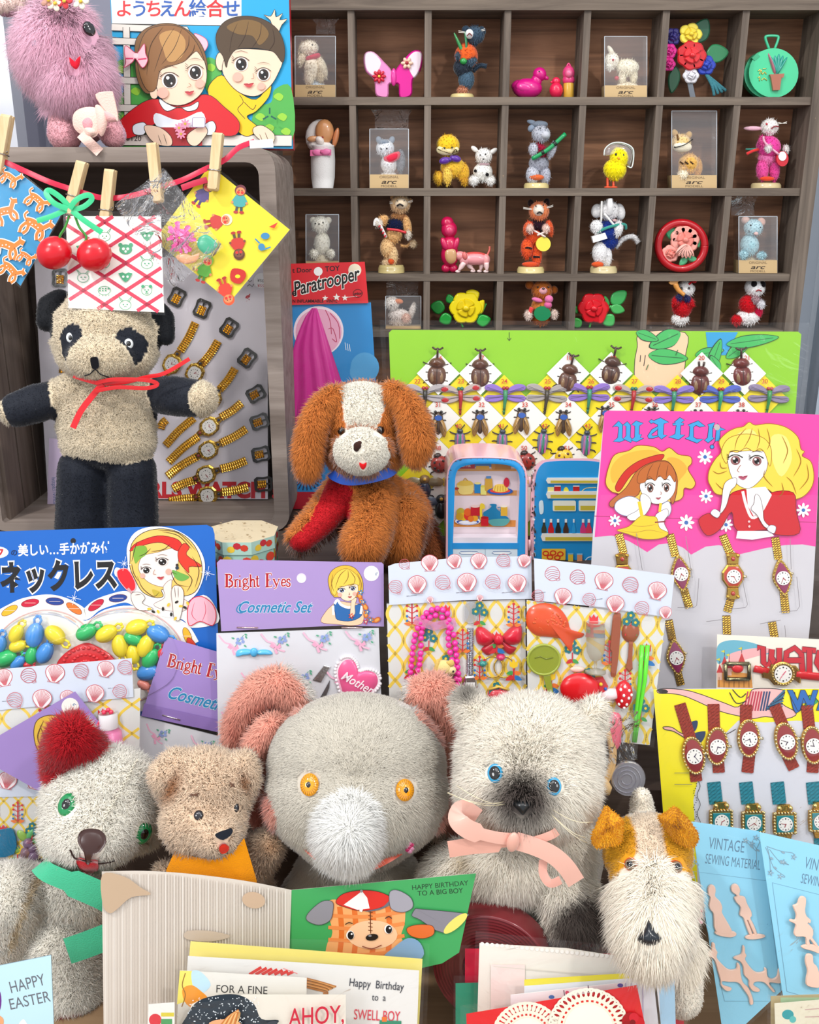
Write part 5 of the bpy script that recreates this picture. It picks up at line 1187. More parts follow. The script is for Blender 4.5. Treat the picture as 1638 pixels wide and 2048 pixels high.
hs=spl([(-100,1120),(-60,960),(40,820),(170,730),(330,690),(480,715),(580,770),(625,800),(690,740),(820,690),(980,680),(1150,740),(1270,840),(1330,960),(1330,1100),(1200,1260),(600,1500),(100,1350)],4,True)
mb=MB(m,'stiff_film');n=len(hs);cx,cy=610,1050
mb.add([(x,y,2)for x,y in hs]+[(cx+(x-cx)*.965,cy+(y-cy)*.965,86)for x,y in hs]+[(cx+(x-cx)*.93,cy+(y-cy)*.93,96)for x,y in hs],[(r_*n+i,r_*n+(i+1)%n,(r_+1)*n+(i+1)%n,(r_+1)*n+i)for r_ in(0,1)for i in range(n)]+[tuple(range(2*n,3*n))],'#fff',True);t.part('clear_blister',mb)
mb=MB(m,'plastic');mb.tube([(x,y,4)for x,y in hs],5,'#d8a8a4',6,closed=True);t.part('blister_rim',mb);t.done()
t=Thing('bead_necklace','toy necklace of ribbed yellow, blue and green plastic beads in the heart blister','toy necklace')
YC_,BC_,GC_='#f0d820','#3f8fdc','#1fb860'
for x,y,a,c,l in((140,850,-60,YC_,66),(272,860,-78,BC_,84),(420,860,40,YC_,78),(20,930,-75,BC_,64),(150,940,-15,YC_,60),(345,990,-62,BC_,76),(60,1030,-18,GC_,80),(150,1060,-40,BC_,58),(250,1010,-80,GC_,60),(645,840,-30,GC_,74),(790,850,-28,YC_,78),(985,885,20,GC_,64),(1010,805,-14,YC_,76),(1165,850,24,BC_,80),(890,940,78,YC_,78),(1075,940,-68,YC_,80),(985,1000,80,YC_,66),(1110,1030,-58,GC_,74),(1090,1130,-14,BC_,76),(-40,1120,10,GC_,60),(220,1075,0,'#d8262f',30),(1190,990,-60,'#d8262f',40),(1060,1220,30,'#e88a7a',46)):
    l*=1.08;f=at(m,x,y,a,1,52);mb=MB(f,'plastic');vs,fs=[],[];nu,nv=28,10;w=l*.66
    for j in range(nv+1):
        b=math.pi*j/nv
        for i in range(nu):an=2*math.pi*i/nu;rr=w*math.sin(b)*(1+.1*math.cos(an*14));vs.append((-l*math.cos(b),rr*math.cos(an),rr*math.sin(an)*.75))
    for j in range(nv):
        for i in range(nu):fs.append((j*nu+i,j*nu+(i+1)%nu,(j+1)*nu+(i+1)%nu,(j+1)*nu+i))
    mb.add(vs,fs,c,True);mb.tube([(l*.9,-18,0),(l*1.25,-26,0),(l*1.45,-12,0)],9,c,6);mb.tube([(l*.9,18,0),(l*1.25,26,0),(l*1.45,12,0)],9,c,6);mb.ball(l*1.5,-10,0,13,c,nu=8,nv=6);mb.ball(l*1.5,10,0,13,c,nu=8,nv=6);t.part('bead',mb)
t.done()
t=Thing('toy_mirror','red plastic toy hand mirror with a raised pattern in the heart blister','toy mirror');mb=MB(m,'plastic');f=spl([(420,1090),(470,1010),(560,950),(640,925),(720,955),(810,1010),(850,1080),(800,1200),(640,1260),(480,1200)],4,True);mb.puff(f,20,50,'#d0141c',5)
for r_ in(30,80,130):
    for k in range(10+r_//8):a=2*math.pi*k/(10+r_//8);mb.ball(640+r_*1.25*math.cos(a),1075+r_*.9*math.sin(a),50-r_*.08,16,'#d81820',12,12,0,8,5)
t.part('mirror_back',mb);t.done()

# bright eyes packets
def bright_eyes(mb,f,k):
    L=[([(58,72),(58,176)],20),([(42,72),(80,72)],7),([(42,177),(84,177)],7),([(72,74),(94,82),(96,104),(74,120)],13),([(74,120),(102,134),(100,164),(74,176)],15),([(128,116),(128,174)],14),([(118,116),(128,116)],6),([(116,176),(142,176)],6),([(130,124),(142,114),(150,118)],11),([(165,118),(165,174)],14),([(155,176),(176,176)],6),([(154,118),(166,118)],6),([(159,88),(168,88)],13),
         ([(208,108),(192,122),(194,144),(208,152),(222,144),(224,122),(208,108)],11),([(220,112),(236,104)],7),([(200,154),(192,164),(226,170),(236,184),(214,200),(190,194),(194,178),(206,172)],10),([(252,76),(252,174)],14),([(242,76),(254,76)],6),([(243,176),(264,176)],6),([(254,128),(270,115),(282,126),(283,174)],13),([(276,176),(294,176)],6),([(306,86),(306,160),(314,172),(324,166)],13),([(294,110),(322,108)],7),
         ([(388,68),(388,176)],20),([(374,68),(420,66),(422,82)],8),([(374,177),(424,174),(426,158)],8),([(392,120),(412,119),(412,108)],7),([(440,112),(464,166)],13),([(430,112),(452,112)],6),([(484,112),(458,184),(442,190)],8),([(474,112),(494,112)],6),([(506,142),(536,138),(530,116),(514,116),(505,142),(512,168),(538,162)],11),([(572,124),(566,112),(550,118),(554,138),(572,148),(570,168),(552,172),(546,158)],11)]
    for c,e in(('#f3ece8',9),('#b41c28',0)):
        h=mb.up()
        for q,w in L:mb.line([f(*p)for p in(spl(q,3)if len(q)>3 else q)],(w+e)*k,c,h=h)
JZ=(420,1090,4.3105);jp=lean(600,1300,.632,10);m=sub(jp,*JZ)
t=Thing('cosmetic_packet','lilac-headed cosmetic set packet with the whole girl and title showing','toy packet')
P=[(55,760),(1455,715),(1490,1700),(70,1700)];mb=board(m,P,'#dddde2',3);mb.z=.5;floral(mb,P,365,330,200,880,-2,3.6);t.part('floral_card',mb)
mb=board(at(m,0,0,h=14),[(62,150),(90,122),(1480,148),(1497,165),(1500,700),(1120,690),(100,740)],'#a98fc6',3);mb.z=.5
bright_eyes(mb,lambda x,y:((20+x/4.083)*4.3105,(40+y/4.083)*4.3105),4.3105/4.083)
mb.text('Cosmetic Set',232,578,100,'#2a7fae',shear=.42,bold=.02,sx=.84,halo='#e8eef4',hw=.02);mb.line([(300,490),(250,520),(232,560),(262,582),(310,570)],9,'#2a7fae',sm=5);mb.disc(790,282,42,'#ddd3e6');mb.disc(790,288,36,'#f4f1f4')
mb.disc(1392,242,66,'#f2efec');mb.text('¢',1422,252,34,'#3a6a9a',rot=20)
mb.shape([(960,660),(1000,570),(1060,510),(1090,480),(1180,490),(1310,520),(1320,660),(1230,690),(1100,680)],'#f2c9a4','#7a4a30',3)
mb.shape([(1070,500),(1110,485),(1190,550),(1250,520),(1300,510),(1310,600),(1220,650),(1100,640),(1080,580)],'#2866a8','#1a3a6a',4);mb.line([(1075,505),(1100,470),(1130,510),(1190,535),(1240,525)],22,'#f2f2f0',sm=3);mb.line([(1062,520),(1066,600)],20,'#f2f2f0');mb.line([(1310,520),(1300,590)],20,'#f2f2f0')
mb.shape([(1215,520),(1225,460),(1265,455),(1250,520),(1250,590),(1210,610)],'#f4d4b4','#7a4a30',3)
mb.shape([(1040,400),(1020,290),(1060,210),(1150,172),(1240,190),(1300,260),(1320,350),(1290,440),(1090,445),(1070,440)],'#e0b83a','#6a4014',4)
mb.shape([(1090,380),(1120,340),(1220,345),(1265,320),(1278,390),(1250,450),(1200,478),(1140,460)],'#f6dcc0','#8a5a3a',3)
mb.shape([(1050,330),(1090,240),(1180,200),(1270,260),(1290,340),(1240,330),(1180,345),(1110,370),(1080,430),(1050,400)],'#edcb4e','#8a5a18',3);hairlines(mb,[[(1180,205),(1120,260),(1080,370)],[(1190,210),(1190,280),(1150,340)],[(1200,210),(1250,280),(1240,330)],[(1060,250),(1050,330),(1070,400)],[(1270,240),(1305,330),(1290,420)]],6,'#8a5a18')
face(mb,[(1138,388,20,17),(1232,372,19,16)],[(1200,405),(1206,422),(1196,424)],(1207,443,17),iris='#3a4a78',s=1.4,lip='#c42a30',blush=[(1120,425,18),(1248,415,16)])
for i,(x,y,a)in enumerate(((1290,430,70),(1310,480,60),(1340,530,60),(1345,590,90),(1390,640,20),(1440,640,-30))):mb.disc(x,y,34,'#c8662a',22,a);mb.disc(x,y,22,'#e8a04a',12,a)
for x,y,c in((1300,405,'#3a7fc0'),(1322,485,'#2a6fb0'),(1358,570,'#2a6fb0'),(1345,655,'#c8303a'),(1385,640,'#2a6fb0'),(1220,605,'#d8452c')):daisy(mb,x,y,26,c,'#f0e4c0',5)
k1=t.part('header_card',mb);mb=MB(m,'gold')
for x in(325,1225):mb.tube([(x-90,706,20),(x+90,708,20)],7,'#e8c8c4',6)
t.part('staple',mb,k1)
t.part('clear_bag',film_sheet(m,[(60,655),(1520,685),(1545,1700),(60,1700)],26,'film',8,3,6));t.done()
t=Thing('toy_pendant','pink plastic heart pendant with raised white lettering in the lilac-headed packet','toy pendant');mb=MB(m,'plastic')
hp_=spl([(1165,1290),(1120,1190),(1105,1080),(1150,1000),(1215,985),(1265,1030),(1285,1090),(1350,1080),(1430,1110),(1445,1190),(1390,1260),(1290,1320)],4,True);mb.prism([(1275+(x-1275)*1.12,1160+(y-1160)*1.12)for x,y in hp_],3,12,'#f5e9ee')
for k in range(44):x,y=hp_[k*len(hp_)//44];mb.ball(1275+(x-1275)*1.14,1160+(y-1160)*1.14,10,15,'#f6eef2',nu=8,nv=5)
k1=t.part('lace_edge',mb);mb=MB(m,'plastic');mb.puff(hp_,12,44,'#ee5f94',6,edge=.35);mb2=MB(at(m,0,0,h=48),'plastic');t.part('heart',mb)
mb2.text('Mother',1125,1135,80,'#fbe9ef',rot=28,shear=.3,bold=.012,sx=.86);t.part('lettering',mb2);t.done()
t=Thing('toy_hair_clip','pale blue plastic bow hair clip in the lilac-headed packet','hair clip');mb=MB(m,'plastic')
for q in([(380,920),(330,895),(240,905),(225,960),(280,950),(340,945)],[(390,920),(440,900),(510,905),(540,940),(470,945),(420,945)]):mb.puff(spl(q,4,True),4,34,'#57b9e6',4)
mb.ball(382,920,20,34,'#4fb0e0',40,22,0,10,8);t.part('bow',mb);t.done()
mb=MB(m,'gold');mb.prism([(885,1160),(985,1030),(1040,1045),(960,1180)],4,16,'#dcdcde',bevel=.1);mb.prism([(940,1330),(1035,1160),(1030,1230),(990,1330)],4,12,'#a8a8b0',bevel=.1);one('toy_scissors','silver toy scissors poking up beside the pink heart pendant','toy scissors',mb)

ip=lean(430,1440,.632,12);m=ip
t=Thing('cosmetic_packet','tilted lilac-headed cosmetic set packet half hidden by the elephant ear','toy packet')
P=[(262,1428),(606,1516),(600,1545),(236,1525)];mb=board(m,P,'#dddde2',3);mb.z=.3;floral(mb,P,92,44,312,1474,14,.72);t.part('floral_card',mb)
mb=board(at(m,0,0,h=4),[(330,1282),(338,1274),(652,1366),(660,1376),(622,1502),(284,1430)],'#9f84c4',1);mb.z=.3
bright_eyes(mb,lambda x,y:(335+(x-45)/4.083*.97-(y-176)/4.083*.242,1331+(x-45)/4.083*.242+(y-176)/4.083*.97),1/4.083);mb.text('Cosmetic Set',332,1393,26,'#2a7fae',shear=.42,bold=.02,sx=.84,rot=14,halo='#e8eef4',hw=.02);mb.disc(627,1386,14,'#f2efec');mb.text('¢',633,1388,8,'#3a6a9a');mb.poly([(290,1405),(632,1480),(622,1502),(284,1430)],'#8d70b4')
k1=t.part('header_card',mb);mb=MB(m,'gold');mb.tube([(326,1428,6),(362,1438,6)],1.6,'#e6d8e0',6);t.part('staple',mb,k1);t.part('clear_bag',film_sheet(m,[(284,1400),(632,1490),(610,1545),(240,1525)],7,'film',6,1,3));t.done()
m=lean(120,1480,.606,12)
t=Thing('cosmetic_packet','lilac card corner with a round white sticker behind the white bear red ear','toy packet')
mb=board(m,[(150,1383),(232,1488),(110,1600),(-60,1505)],'#9a80be',1);mb.z=.3;mb.disc(140.5,1413,17.5,'#ece8e0');mb.text('¢',145,1408,8,'#3a6a9a',rot=60)
mb.shape([(68,1470),(75,1440),(105,1430),(135,1445),(150,1490),(120,1520),(80,1505)],'#d8b03a','#5a3a14',1.5);hairlines(mb,[[(80,1450),(90,1480),(85,1500)],[(100,1437),(105,1470),(95,1500)],[(118,1440),(125,1470),(115,1500)],[(88,1440),(76,1470),(80,1490)]],2.4,'#6a4414');t.part('header_card',mb);t.done()
# toy packets with shell-print headers
KZ=(750,1080,2.73)
def packet(m,label,hdr,card,shells,lat,hh=10,stap=(),film_q=None,name='toy_packet',r=24,kinds=None,thf=22):
    t=Thing(name,label,'toy packet',None);mb=board(m,card,'#d8d7d2',3,None,'card');mb.z=.5;lattice(mb,card,**lat);t.part('trellis_card',mb)
    mb=board(at(m,0,0,h=hh),hdr,'#cfd6e3',3,None,'paper');mb.z=.5
    for i,(x,y,k,rr)in enumerate(shells):shell(mb,x,y,rr,k,random.uniform(-14,14))
    k1=t.part('header',mb);mb=MB(m,'gold')
    for x,y,w in stap:mb.tube([(x-w,y+3,hh+2),(x+w,y-3,hh+2)],w*.05,'#b8b8c0',5)
    if stap:t.part('staple',mb,k1)
    if film_q:t.part('clear_bag',film_sheet(m,film_q,thf,'film',8,2.5,len(label)))
    t.done()
kp=lean(960,1380,.618,11);m=mC=sub(kp,*KZ)
packet(m,'toy packet with shell-print header holding a pink bead necklace and red bow',[(72,140),(110,126),(480,92),(852,86),(855,318),(480,326),(78,352)],[(64,348),(820,325),(826,900),(80,940)],
       [(160,130,1,30),(298,122,0,46),(432,112,0,40),(565,110,0,44),(698,108,1,38),(812,108,0,36),(112,250,1,38),(230,236,0,50),(368,226,1,42),(500,224,0,52),(640,222,1,42),(772,228,0,50),(300,318,0,18),(570,308,0,18)],
       dict(W_=92,H_=290,x0=110,y0=330,s=2.7,w=17),14,((200,300,28),(470,282,28),(720,282,28)),[(60,330),(832,318),(838,900),(70,940)],thf=40)
kp=lean(1180,1380,.612,11);m=mD=sub(kp,*KZ)
packet(m,'toy packet with shell-print header holding an orange fish and green chopsticks',[(866,98),(1250,140),(1632,190),(1606,420),(1240,364),(872,328)],[(828,328),(1588,420),(1500,1120),(1200,1090),(835,940)],
       [(966,182,1,42),(1102,200,1,42),(1246,220,0,50),(1390,240,1,44),(1536,272,0,50),(885,300,1,34),(1022,302,0,46),(1164,318,1,36),(1306,342,0,48),(1450,366,1,40),(1578,388,0,34)],
       dict(W_=100,H_=310,x0=900,y0=380,s=2.8,w=17,sl=-.1),14,((1210,320,28),(900,284,28)),[(832,330),(1612,420),(1512,1120),(826,960)],thf=40)
m=sub(lean(120,1400,.618,12),*IZ);mA=m
packet(m,'shell-print toy packet in front of the blue necklace card, pink lipstick inside',[(-220,1140),(400,1086),(962,1040),(974,1322),(400,1378),(-220,1440)],[(-220,1440),(1022,1260),(1015,1700),(-220,1720)],
       [(30,1180,0,66),(212,1166,1,58),(405,1148,0,70),(595,1132,1,56),(775,1116,0,60),(915,1105,1,54),(115,1340,1,58),(315,1330,0,70),(500,1320,0,54),(700,1290,0,66),(880,1275,1,52)],
       dict(W_=210,H_=420,x0=120,y0=1380,s=4.0,w=20),10,((60,1350,40),(820,1255,30)),[(-220,1420),(1040,1240),(1030,1700),(-220,1720)],thf=40)
m=mB_=sub(lean(40,1640,.606,12),*NZ)
packet(m,'shell-print toy packet behind the white bear, lowest at the left edge',[(-170,180),(170,186),(296,190),(306,300),(240,440),(-170,448)],[(-170,440),(250,430),(300,780),(-170,800)],
       [(-10,225,0,40),(118,222,1,46),(262,225,0,50),(48,350,0,50),(196,352,0,48)],dict(W_=80,H_=230,x0=20,y0=470,s=2.4,w=12),8,(),[(-170,430),(262,430),(310,790),(-170,800)],thf=24)
mb=MB(m,'felt');mb.prism(spl([(-80,640),(0,622),(80,622),(84,750),(-80,760)],3,True),8,20,'#176f94');one('toy_purse','small teal piece in the lowest shell-print packet at the left edge','toy',mb)
t=Thing('grape_pin','pin of lilac grapes with green leaves in the lowest shell-print packet','brooch')
for x,y,r_ in((160,690,26),(150,740,30),(190,760,28),(130,775,22),(185,720,22)):mb=MB(m,'clear_plastic');mb.ball(x,y,20,r_,'#c9a8cc');t.part('grape',mb)
for x,y,a,l in((150,690,-130,80),(150,680,-60,70),(120,740,190,90),(110,720,160,60)):
    mb=MB(m,'plastic');c,s_=math.cos(math.radians(a)),math.sin(math.radians(a));mb.puff(spl([(x+c*p-s_*q,y+s_*p+c*q)for p,q in((0,0),(l*.4,-l*.28),(l*.8,-l*.22),(l,0),(l*.8,l*.22),(l*.4,l*.28))],3,True),6,16,'#8fb84a' if l>75 else '#5fae6a',3);t.part('leaf',mb)
t.done()
t=Thing('toy_lipstick','pink and white toy lipstick bottle in the shell-print packet behind the red ear','toy');f=at(mA,800,1500,-4,1,20)
mb=MB(f,'plastic');mb.lathe(0,10,[(66,-70),(68,-66),(66,40),(64,44)],'#f3eef0',18);t.part('cap',mb);mb=MB(f,'plastic');mb.lathe(0,10,[(60,44),(86,70),(92,150),(84,240),(60,250)],'#ee86b4',18);t.part('bottle',mb)
mb=MB(f,'plastic')
for dx,dy in((-20,-80),(10,-95),(30,-78),(-60,-10),(-68,6)):mb.ball(dx,dy,30,18,'#e23a5c',nu=8,nv=6)
t.part('flower_trim',mb);t.done()

# what the two middle packets hold
t=Thing('bead_necklace','hot pink pearl bead necklace looped in the shell-print packet','toy necklace');m=mC
loop=spl([(180,800),(196,700),(206,600),(222,500),(255,440),(270,405),(310,378),(355,372),(395,398),(405,440),(400,500),(402,570),(420,650),(440,740),(448,790)],6);l2=spl([(210,780),(240,690),(250,600),(252,520),(262,470),(300,418),(345,408),(385,438),(425,500),(440,590),(450,690),(462,780)],6)
for q in(loop,l2):
    d,last=0,q[0]
    for p in q:
        d+=math.hypot(p[0]-last[0],p[1]-last[1]);last=p
        if d>30 or p is q[0]:d=0;mb=MB(m,'pearl');mb.ball(p[0],p[1],18,17,'#f01fa0',nu=12,nv=8);t.part('bead',mb)
mb=MB(m,'clear_plastic');mb.ribbon([(215,430,26),(320,462,40),(440,440,26)],46,'#f6b8dc',1);t.part('holder_band',mb);t.done()
t=Thing('toy_watch','silver toy watch hanging upright in the packet with pink beads','toy watch');mb=MB(m,'gold');strap(mb,[(520,480),(516,740)],36,6,5,'#c9c9cf');t.part('strap',mb);mb=MB(m,'clear_plastic');mb.prism(rrect(486,335,556,450,30),6,16,'#e8e8ea');t.part('clasp',mb)
mb=MB(m,'gold');mb.prism([(490,740),(545,736),(560,790),(548,850),(490,850),(476,800)],4,24,'#d4d4d8',bevel=.14);k1=t.part('case',mb);mb=MB(m,'card');mb.poly([(497,770),(545,770),(545,820),(497,820)],'#f0f0ee',24.6);dial(mb,at(m,521,795,0,1,25.5),20);t.part('dial',mb,k1);t.done()
t=Thing('toy_bow_clip','shiny red plastic bow clip in the packet beside the silver watch','hair clip');RD='#cf1230'
for q in([(655,535),(600,480),(560,475),(548,505),(560,565),(610,575)],[(690,535),(740,475),(790,460),(804,500),(790,560),(735,570)]):mb=MB(m,'plastic');mb.puff(spl(q,4,True),6,46,RD,5,edge=.2);t.part('loop',mb)
for q in([(655,545),(600,575),(580,600),(620,630),(665,580)],[(690,545),(740,575),(772,590),(735,625),(690,580)]):mb=MB(m,'plastic');mb.puff(spl(q,4,True),4,26,'#b80f28',4);t.part('tail',mb)
mb=MB(m,'plastic');mb.ball(672,535,34,26,RD,30,20);t.part('knot',mb);t.done()
for(x,y,r_,c,a,lab)in((640,690,56,'#1c8f86',200,'gold toy ring with a teal stone under the red bow clip'),(705,690,56,'#d8286a',250,'gold toy ring with a pink stone under the red bow clip')):
    t=Thing('toy_ring',lab,'toy ring');mb=MB(m,'gold');mb.tube([(x+r_*math.cos(i*.26),y+r_*math.sin(i*.26),10+6*math.sin(i*.26))for i in range(24)],4.5,'#e8c050',6,closed=True);t.part('band',mb)
    mb=MB(m,'eye');sx,sy=x+r_*math.cos(math.radians(a)),y+r_*math.sin(math.radians(a));mb.puff(circ(sx,sy,27,22,8),8,34,c,3,edge=.3);t.part('stone',mb);t.done()
mb=MB(m,'plastic');mb.puff(circ(672,840,60,40),6,40,'#d43a48',5);mb.tube([(620,810,22),(672,788,40),(730,812,22)],7,'#e8c050',6);one('toy_charm','red dome charm under the gold rings, just above the kitten head','toy',mb)
t=Thing('toy_dog','tiny yellow flocked puppy head next to the pink bead necklace','toy');mb=MB(m,'felt');mb.ball(372,690,30,52,'#e6cf8a',44,36,-10);mb.ball(412,700,34,30,'#ecd8a0',26,26);t.part('head',mb)
for q in([(385,655),(420,640),(432,668),(405,680)],[(330,650),(350,640),(345,720),(318,715)]):mb=MB(m,'felt');mb.puff(spl(q,3,True),46,58,'#d8b866',3);t.part('ear',mb)
mb=MB(m,'eye');mb.ball(378,708,60,6,'#141210',nu=8,nv=6);mb.ball(425,700,60,6,'#141210',nu=8,nv=6);t.part('eye',mb);t.done()
m=mD
mb=MB(m,'plastic');mb.puff(spl([(830,470),(830,390),(880,350),(950,346),(1010,375),(1050,430),(1070,490),(1138,508),(1128,530),(1090,545),(1072,608),(1055,590),(1040,545),(960,530),(880,520)],3,True),4,38,'#dd4a12',5,cx=940,cy=440,edge=.3)
for k in range(40):
    a=random.uniform(0,6.28);r_=random.uniform(10,90);x,y=950+r_*math.cos(a),440+r_*.62*math.sin(a);mb.ball(x,y,38-r_*.12,8,'#e05a1c',6,4,40,6,4)
one('toy_fish','orange translucent plastic toy fish in the shell-print packet','toy',mb)
t=Thing('toy_frying_pan','olive green plastic toy frying pan below the orange fish','toy pan');mb=MB(m,'plastic');mb.prism(circ(920,650,92,86,32),4,16,'#8f9a2a',bevel=.04);mb.ring(920,650,94,88,14,14,24,'#a4b03a',32);mb.tube([(870,640,18),(900,630,18),(930,645,18),(970,636,18)],3,'#7a8420',5);t.part('pan',mb);mb=MB(m,'plastic');mb.prism([(915,735),(955,730),(978,860),(950,864)],6,16,'#8f9a2a',bevel=.1);t.part('handle',mb);t.done()
t=Thing('toy_goblet','clear plastic toy goblet beside the brown toy knife','toy goblet');mb=MB(m,'clear_plastic');mb.lathe(1198,30,[(50,440),(52,520),(48,600),(30,640),(10,655),(8,690),(10,694)],'#efe9d8',20);t.part('bowl',mb);mb=MB(m,'clear_plastic');mb.lathe(1198,30,[(10,694),(56,704),(56,716),(10,718)],'#efe9d8',20);t.part('base',mb);t.done()
BRN='#9a4a26'
mb=MB(m,'plastic');mb.prism(spl([(1310,398),(1335,396),(1340,430),(1330,600),(1312,735),(1295,742),(1284,730),(1290,610),(1278,595),(1288,500),(1296,420)],2,True),5,20,BRN,bevel=.12);one('toy_knife','brown plastic toy knife in the shell-print packet','toy knife',mb)
t=Thing('toy_spoon','brown plastic toy spoon to the right of the brown toy knife','toy spoon');mb=MB(m,'plastic');mb.puff(spl([(1346,510),(1360,460),(1398,442),(1432,465),(1442,510),(1420,550),(1396,560),(1364,548)],3,True),5,26,BRN,4,edge=.3);t.part('bowl',mb);mb=MB(m,'plastic');mb.prism([(1384,550),(1406,550),(1402,650),(1404,700),(1385,720),(1366,700),(1378,640)],5,18,BRN,bevel=.15);t.part('handle',mb);t.done()
for dx,lab in((0,'left'),(30,'right')):mb=MB(m,'plastic');mb.tube([(1452+dx,568,26),(1440+dx*.9,760,26),(1420+dx*.6,930,26),(1404+dx*.4,1095,26)],[13,12,10,8],'#5fe01a',8);one('toy_chopstick',f'{lab} one of the two bright green plastic chopsticks','toy chopsticks',mb,'pair of green chopsticks')
t=Thing('toy_teapot','round glossy red plastic toy beside the spotted mushroom','toy');mb=MB(m,'plastic');mb.ball(1112,800,34,108,'#d9101c',84,40,0,22,14);t.part('body',mb);mb=MB(m,'plastic');mb.ball(1100,700,20,40,'#f2c9b8',16,12);t.part('lid',mb)
mb=MB(m,'plastic');mb.prism([(1190,745),(1240,740),(1268,790),(1250,830),(1215,820)],10,40,'#c8202c',bevel=.2);mb.ball(1225,775,42,10,'#f0c030');mb.ball(1250,800,42,9,'#2a5ab0');t.part('trim',mb);t.done()
t=Thing('toy_mushroom','red toy mushroom with white dots in the shell-print packet','toy mushroom');mb=MB(m,'plastic');mb.ball(1350,835,30,50,'#d40f22',76,34,4,18,12);t.part('cap',mb);mb=MB(m,'plastic');mb.tube([(1310,828,30),(1265,835,28),(1232,850,26)],[30,34,24],'#f6dfe0',12);t.part('stem',mb)
mb=MB(m,'plastic')
for x,y in((1330,800),(1352,785),(1375,805),(1345,830),(1372,845),(1335,860),(1362,880),(1388,830),(1350,900),(1322,880)):q=1-((x-1350)/52)**2-((y-835)/78)**2;mb.ball(x,y,30+33*max(.02,q)**.5,8,'#f8f3f0',9,4,0,8,5)
t.part('dots',mb);t.done()
m=sub(kp,*PZ)
mb=MB(m,'clear_plastic');mb.prism(circ(1160,640,100,100,28),14,44,'#d6d4dc',bevel=.05)
for r_ in(80,56,34):mb.ring(1150,640,r_,r_,7,43,50,'#bdbac8',24)
one('toy_lens','round clear plastic disc with rings behind the terrier tail','toy',mb)
t=Thing('toy_tambourine','small round bamboo-coloured toy hoop behind the kitten head','toy');mb=MB(m,'bamboo')
for r_,q in((1,0),(.93,6)):mb.tube([(880+200*r_*math.cos(a*.2),500+250*r_*math.sin(a*.2),30+q)for a in range(32)],17,'#d9b078',8,closed=True)
t.part('hoop',mb);mb=MB(m,'bamboo');mb.tube([(1010,640,40),(1035,690,44),(1030,720,40)],[28,32,26],'#dcb680',10);t.part('grip',mb);t.done()
t=Thing('cellophane_bag','small clear bag with a pink toy, between the kitten ear and the chopsticks','plastic bag');t.part('bag_front',film_sheet(m,[(1000,225),(1218,245),(1205,520),(1010,560)],60,'cellophane',8,6,9));mb=MB(m,'plastic');mb.puff(spl([(1040,280),(1110,270),(1130,340),(1120,450),(1060,500),(1040,400)],3,True),20,50,'#ee6a80',4);t.part('toy_inside',mb);t.done()

# pink watch card
LZ=(1180,800,3.4127);lp=lean(1400,1100,.668,9);m=sub(lp,*LZ)
t=Thing('watch_card','large hot pink and white toy watch card with two drawn girls','display card')
P=[(122,72),(1000,80),(1572,100),(1548,830),(1520,1350),(1490,1650),(1480,2050),(-40,2050),(20,900),(98,90)];mb=board(m,P,'#cdcacf',3);mb.z=.6
top=[(122,72),(1000,80),(1572,100),(1540,1000),(1450,985),(1330,990),(1200,1010),(1010,1055),(960,1010),(880,990),(790,1000),(690,1055),(640,1010),(560,975),(470,985),(390,1038),(330,1000),(260,960),(150,925),(32,935),(98,90)]
mb.poly(top,'#f2449e')
for a,b in(((30,792),(1545,835)),):mb.line([a,b],5,'#a82a6a')
BL,DK='#3a9ad2','#1c2450'
wm=mb.m;mb.m=sub(lp,1220,825,4.083)
for q in([(18,120),(70,68),(104,100),(100,205),(122,225),(80,242),(22,238),(62,205),(70,120),(50,112)],[(104,104),(140,72),(170,104),(166,200),(188,222),(170,246),(106,216),(130,190),(130,110)],[(174,100),(212,66),(272,88),(240,110),(238,178),(260,180),(246,204),(276,210),(215,241),(170,226),(200,200),(202,110)],
          [(316,72),(338,56),(356,66),(412,42),(482,80),(440,92),(435,180),(467,185),(420,219),(388,190),(388,100),(352,84),(336,92)],[(390,112),(340,138),(306,190),(314,212),(352,212),(392,198),(392,184),(348,192),(338,178),(390,138)],[(524,78),(570,40),(608,62),(580,84),(602,87),(600,103),(578,105),(574,180),(613,182),(560,223),(476,200),(530,175),(540,105),(512,105),(512,88),(536,86)],
          [(634,100),(720,66),(780,113),(730,119),(702,104),(682,120),(682,200),(706,215),(766,215),(710,251),(611,212),(645,195),(650,116)],[(796,96),(856,80),(838,124),(836,200),(850,210),(800,249),(770,225),(795,205),(805,116)],[(838,122),(880,90),(905,124),(943,138),(900,150),(895,231),(857,233),(866,140)]):mb.poly(q,BL);mb.line(q,4.5,DK,closed=True)
mb.line([(860,232),(834,272)],5,DK);mb.disc(832,280,19,DK);mb.disc(832,280,14,BL);mb.disc(872,120,25,'#b9a8a8');mb.m=wm
for x,y,r_ in((784,388,52),(790,656,48),(655,836,56),(168,822,44),(925,850,48),(1452,750,50)):daisy(mb,x,y,r_,'#f6f4f4','#3a6ab0')
YH,BR='#f0c24a','#b8642a'
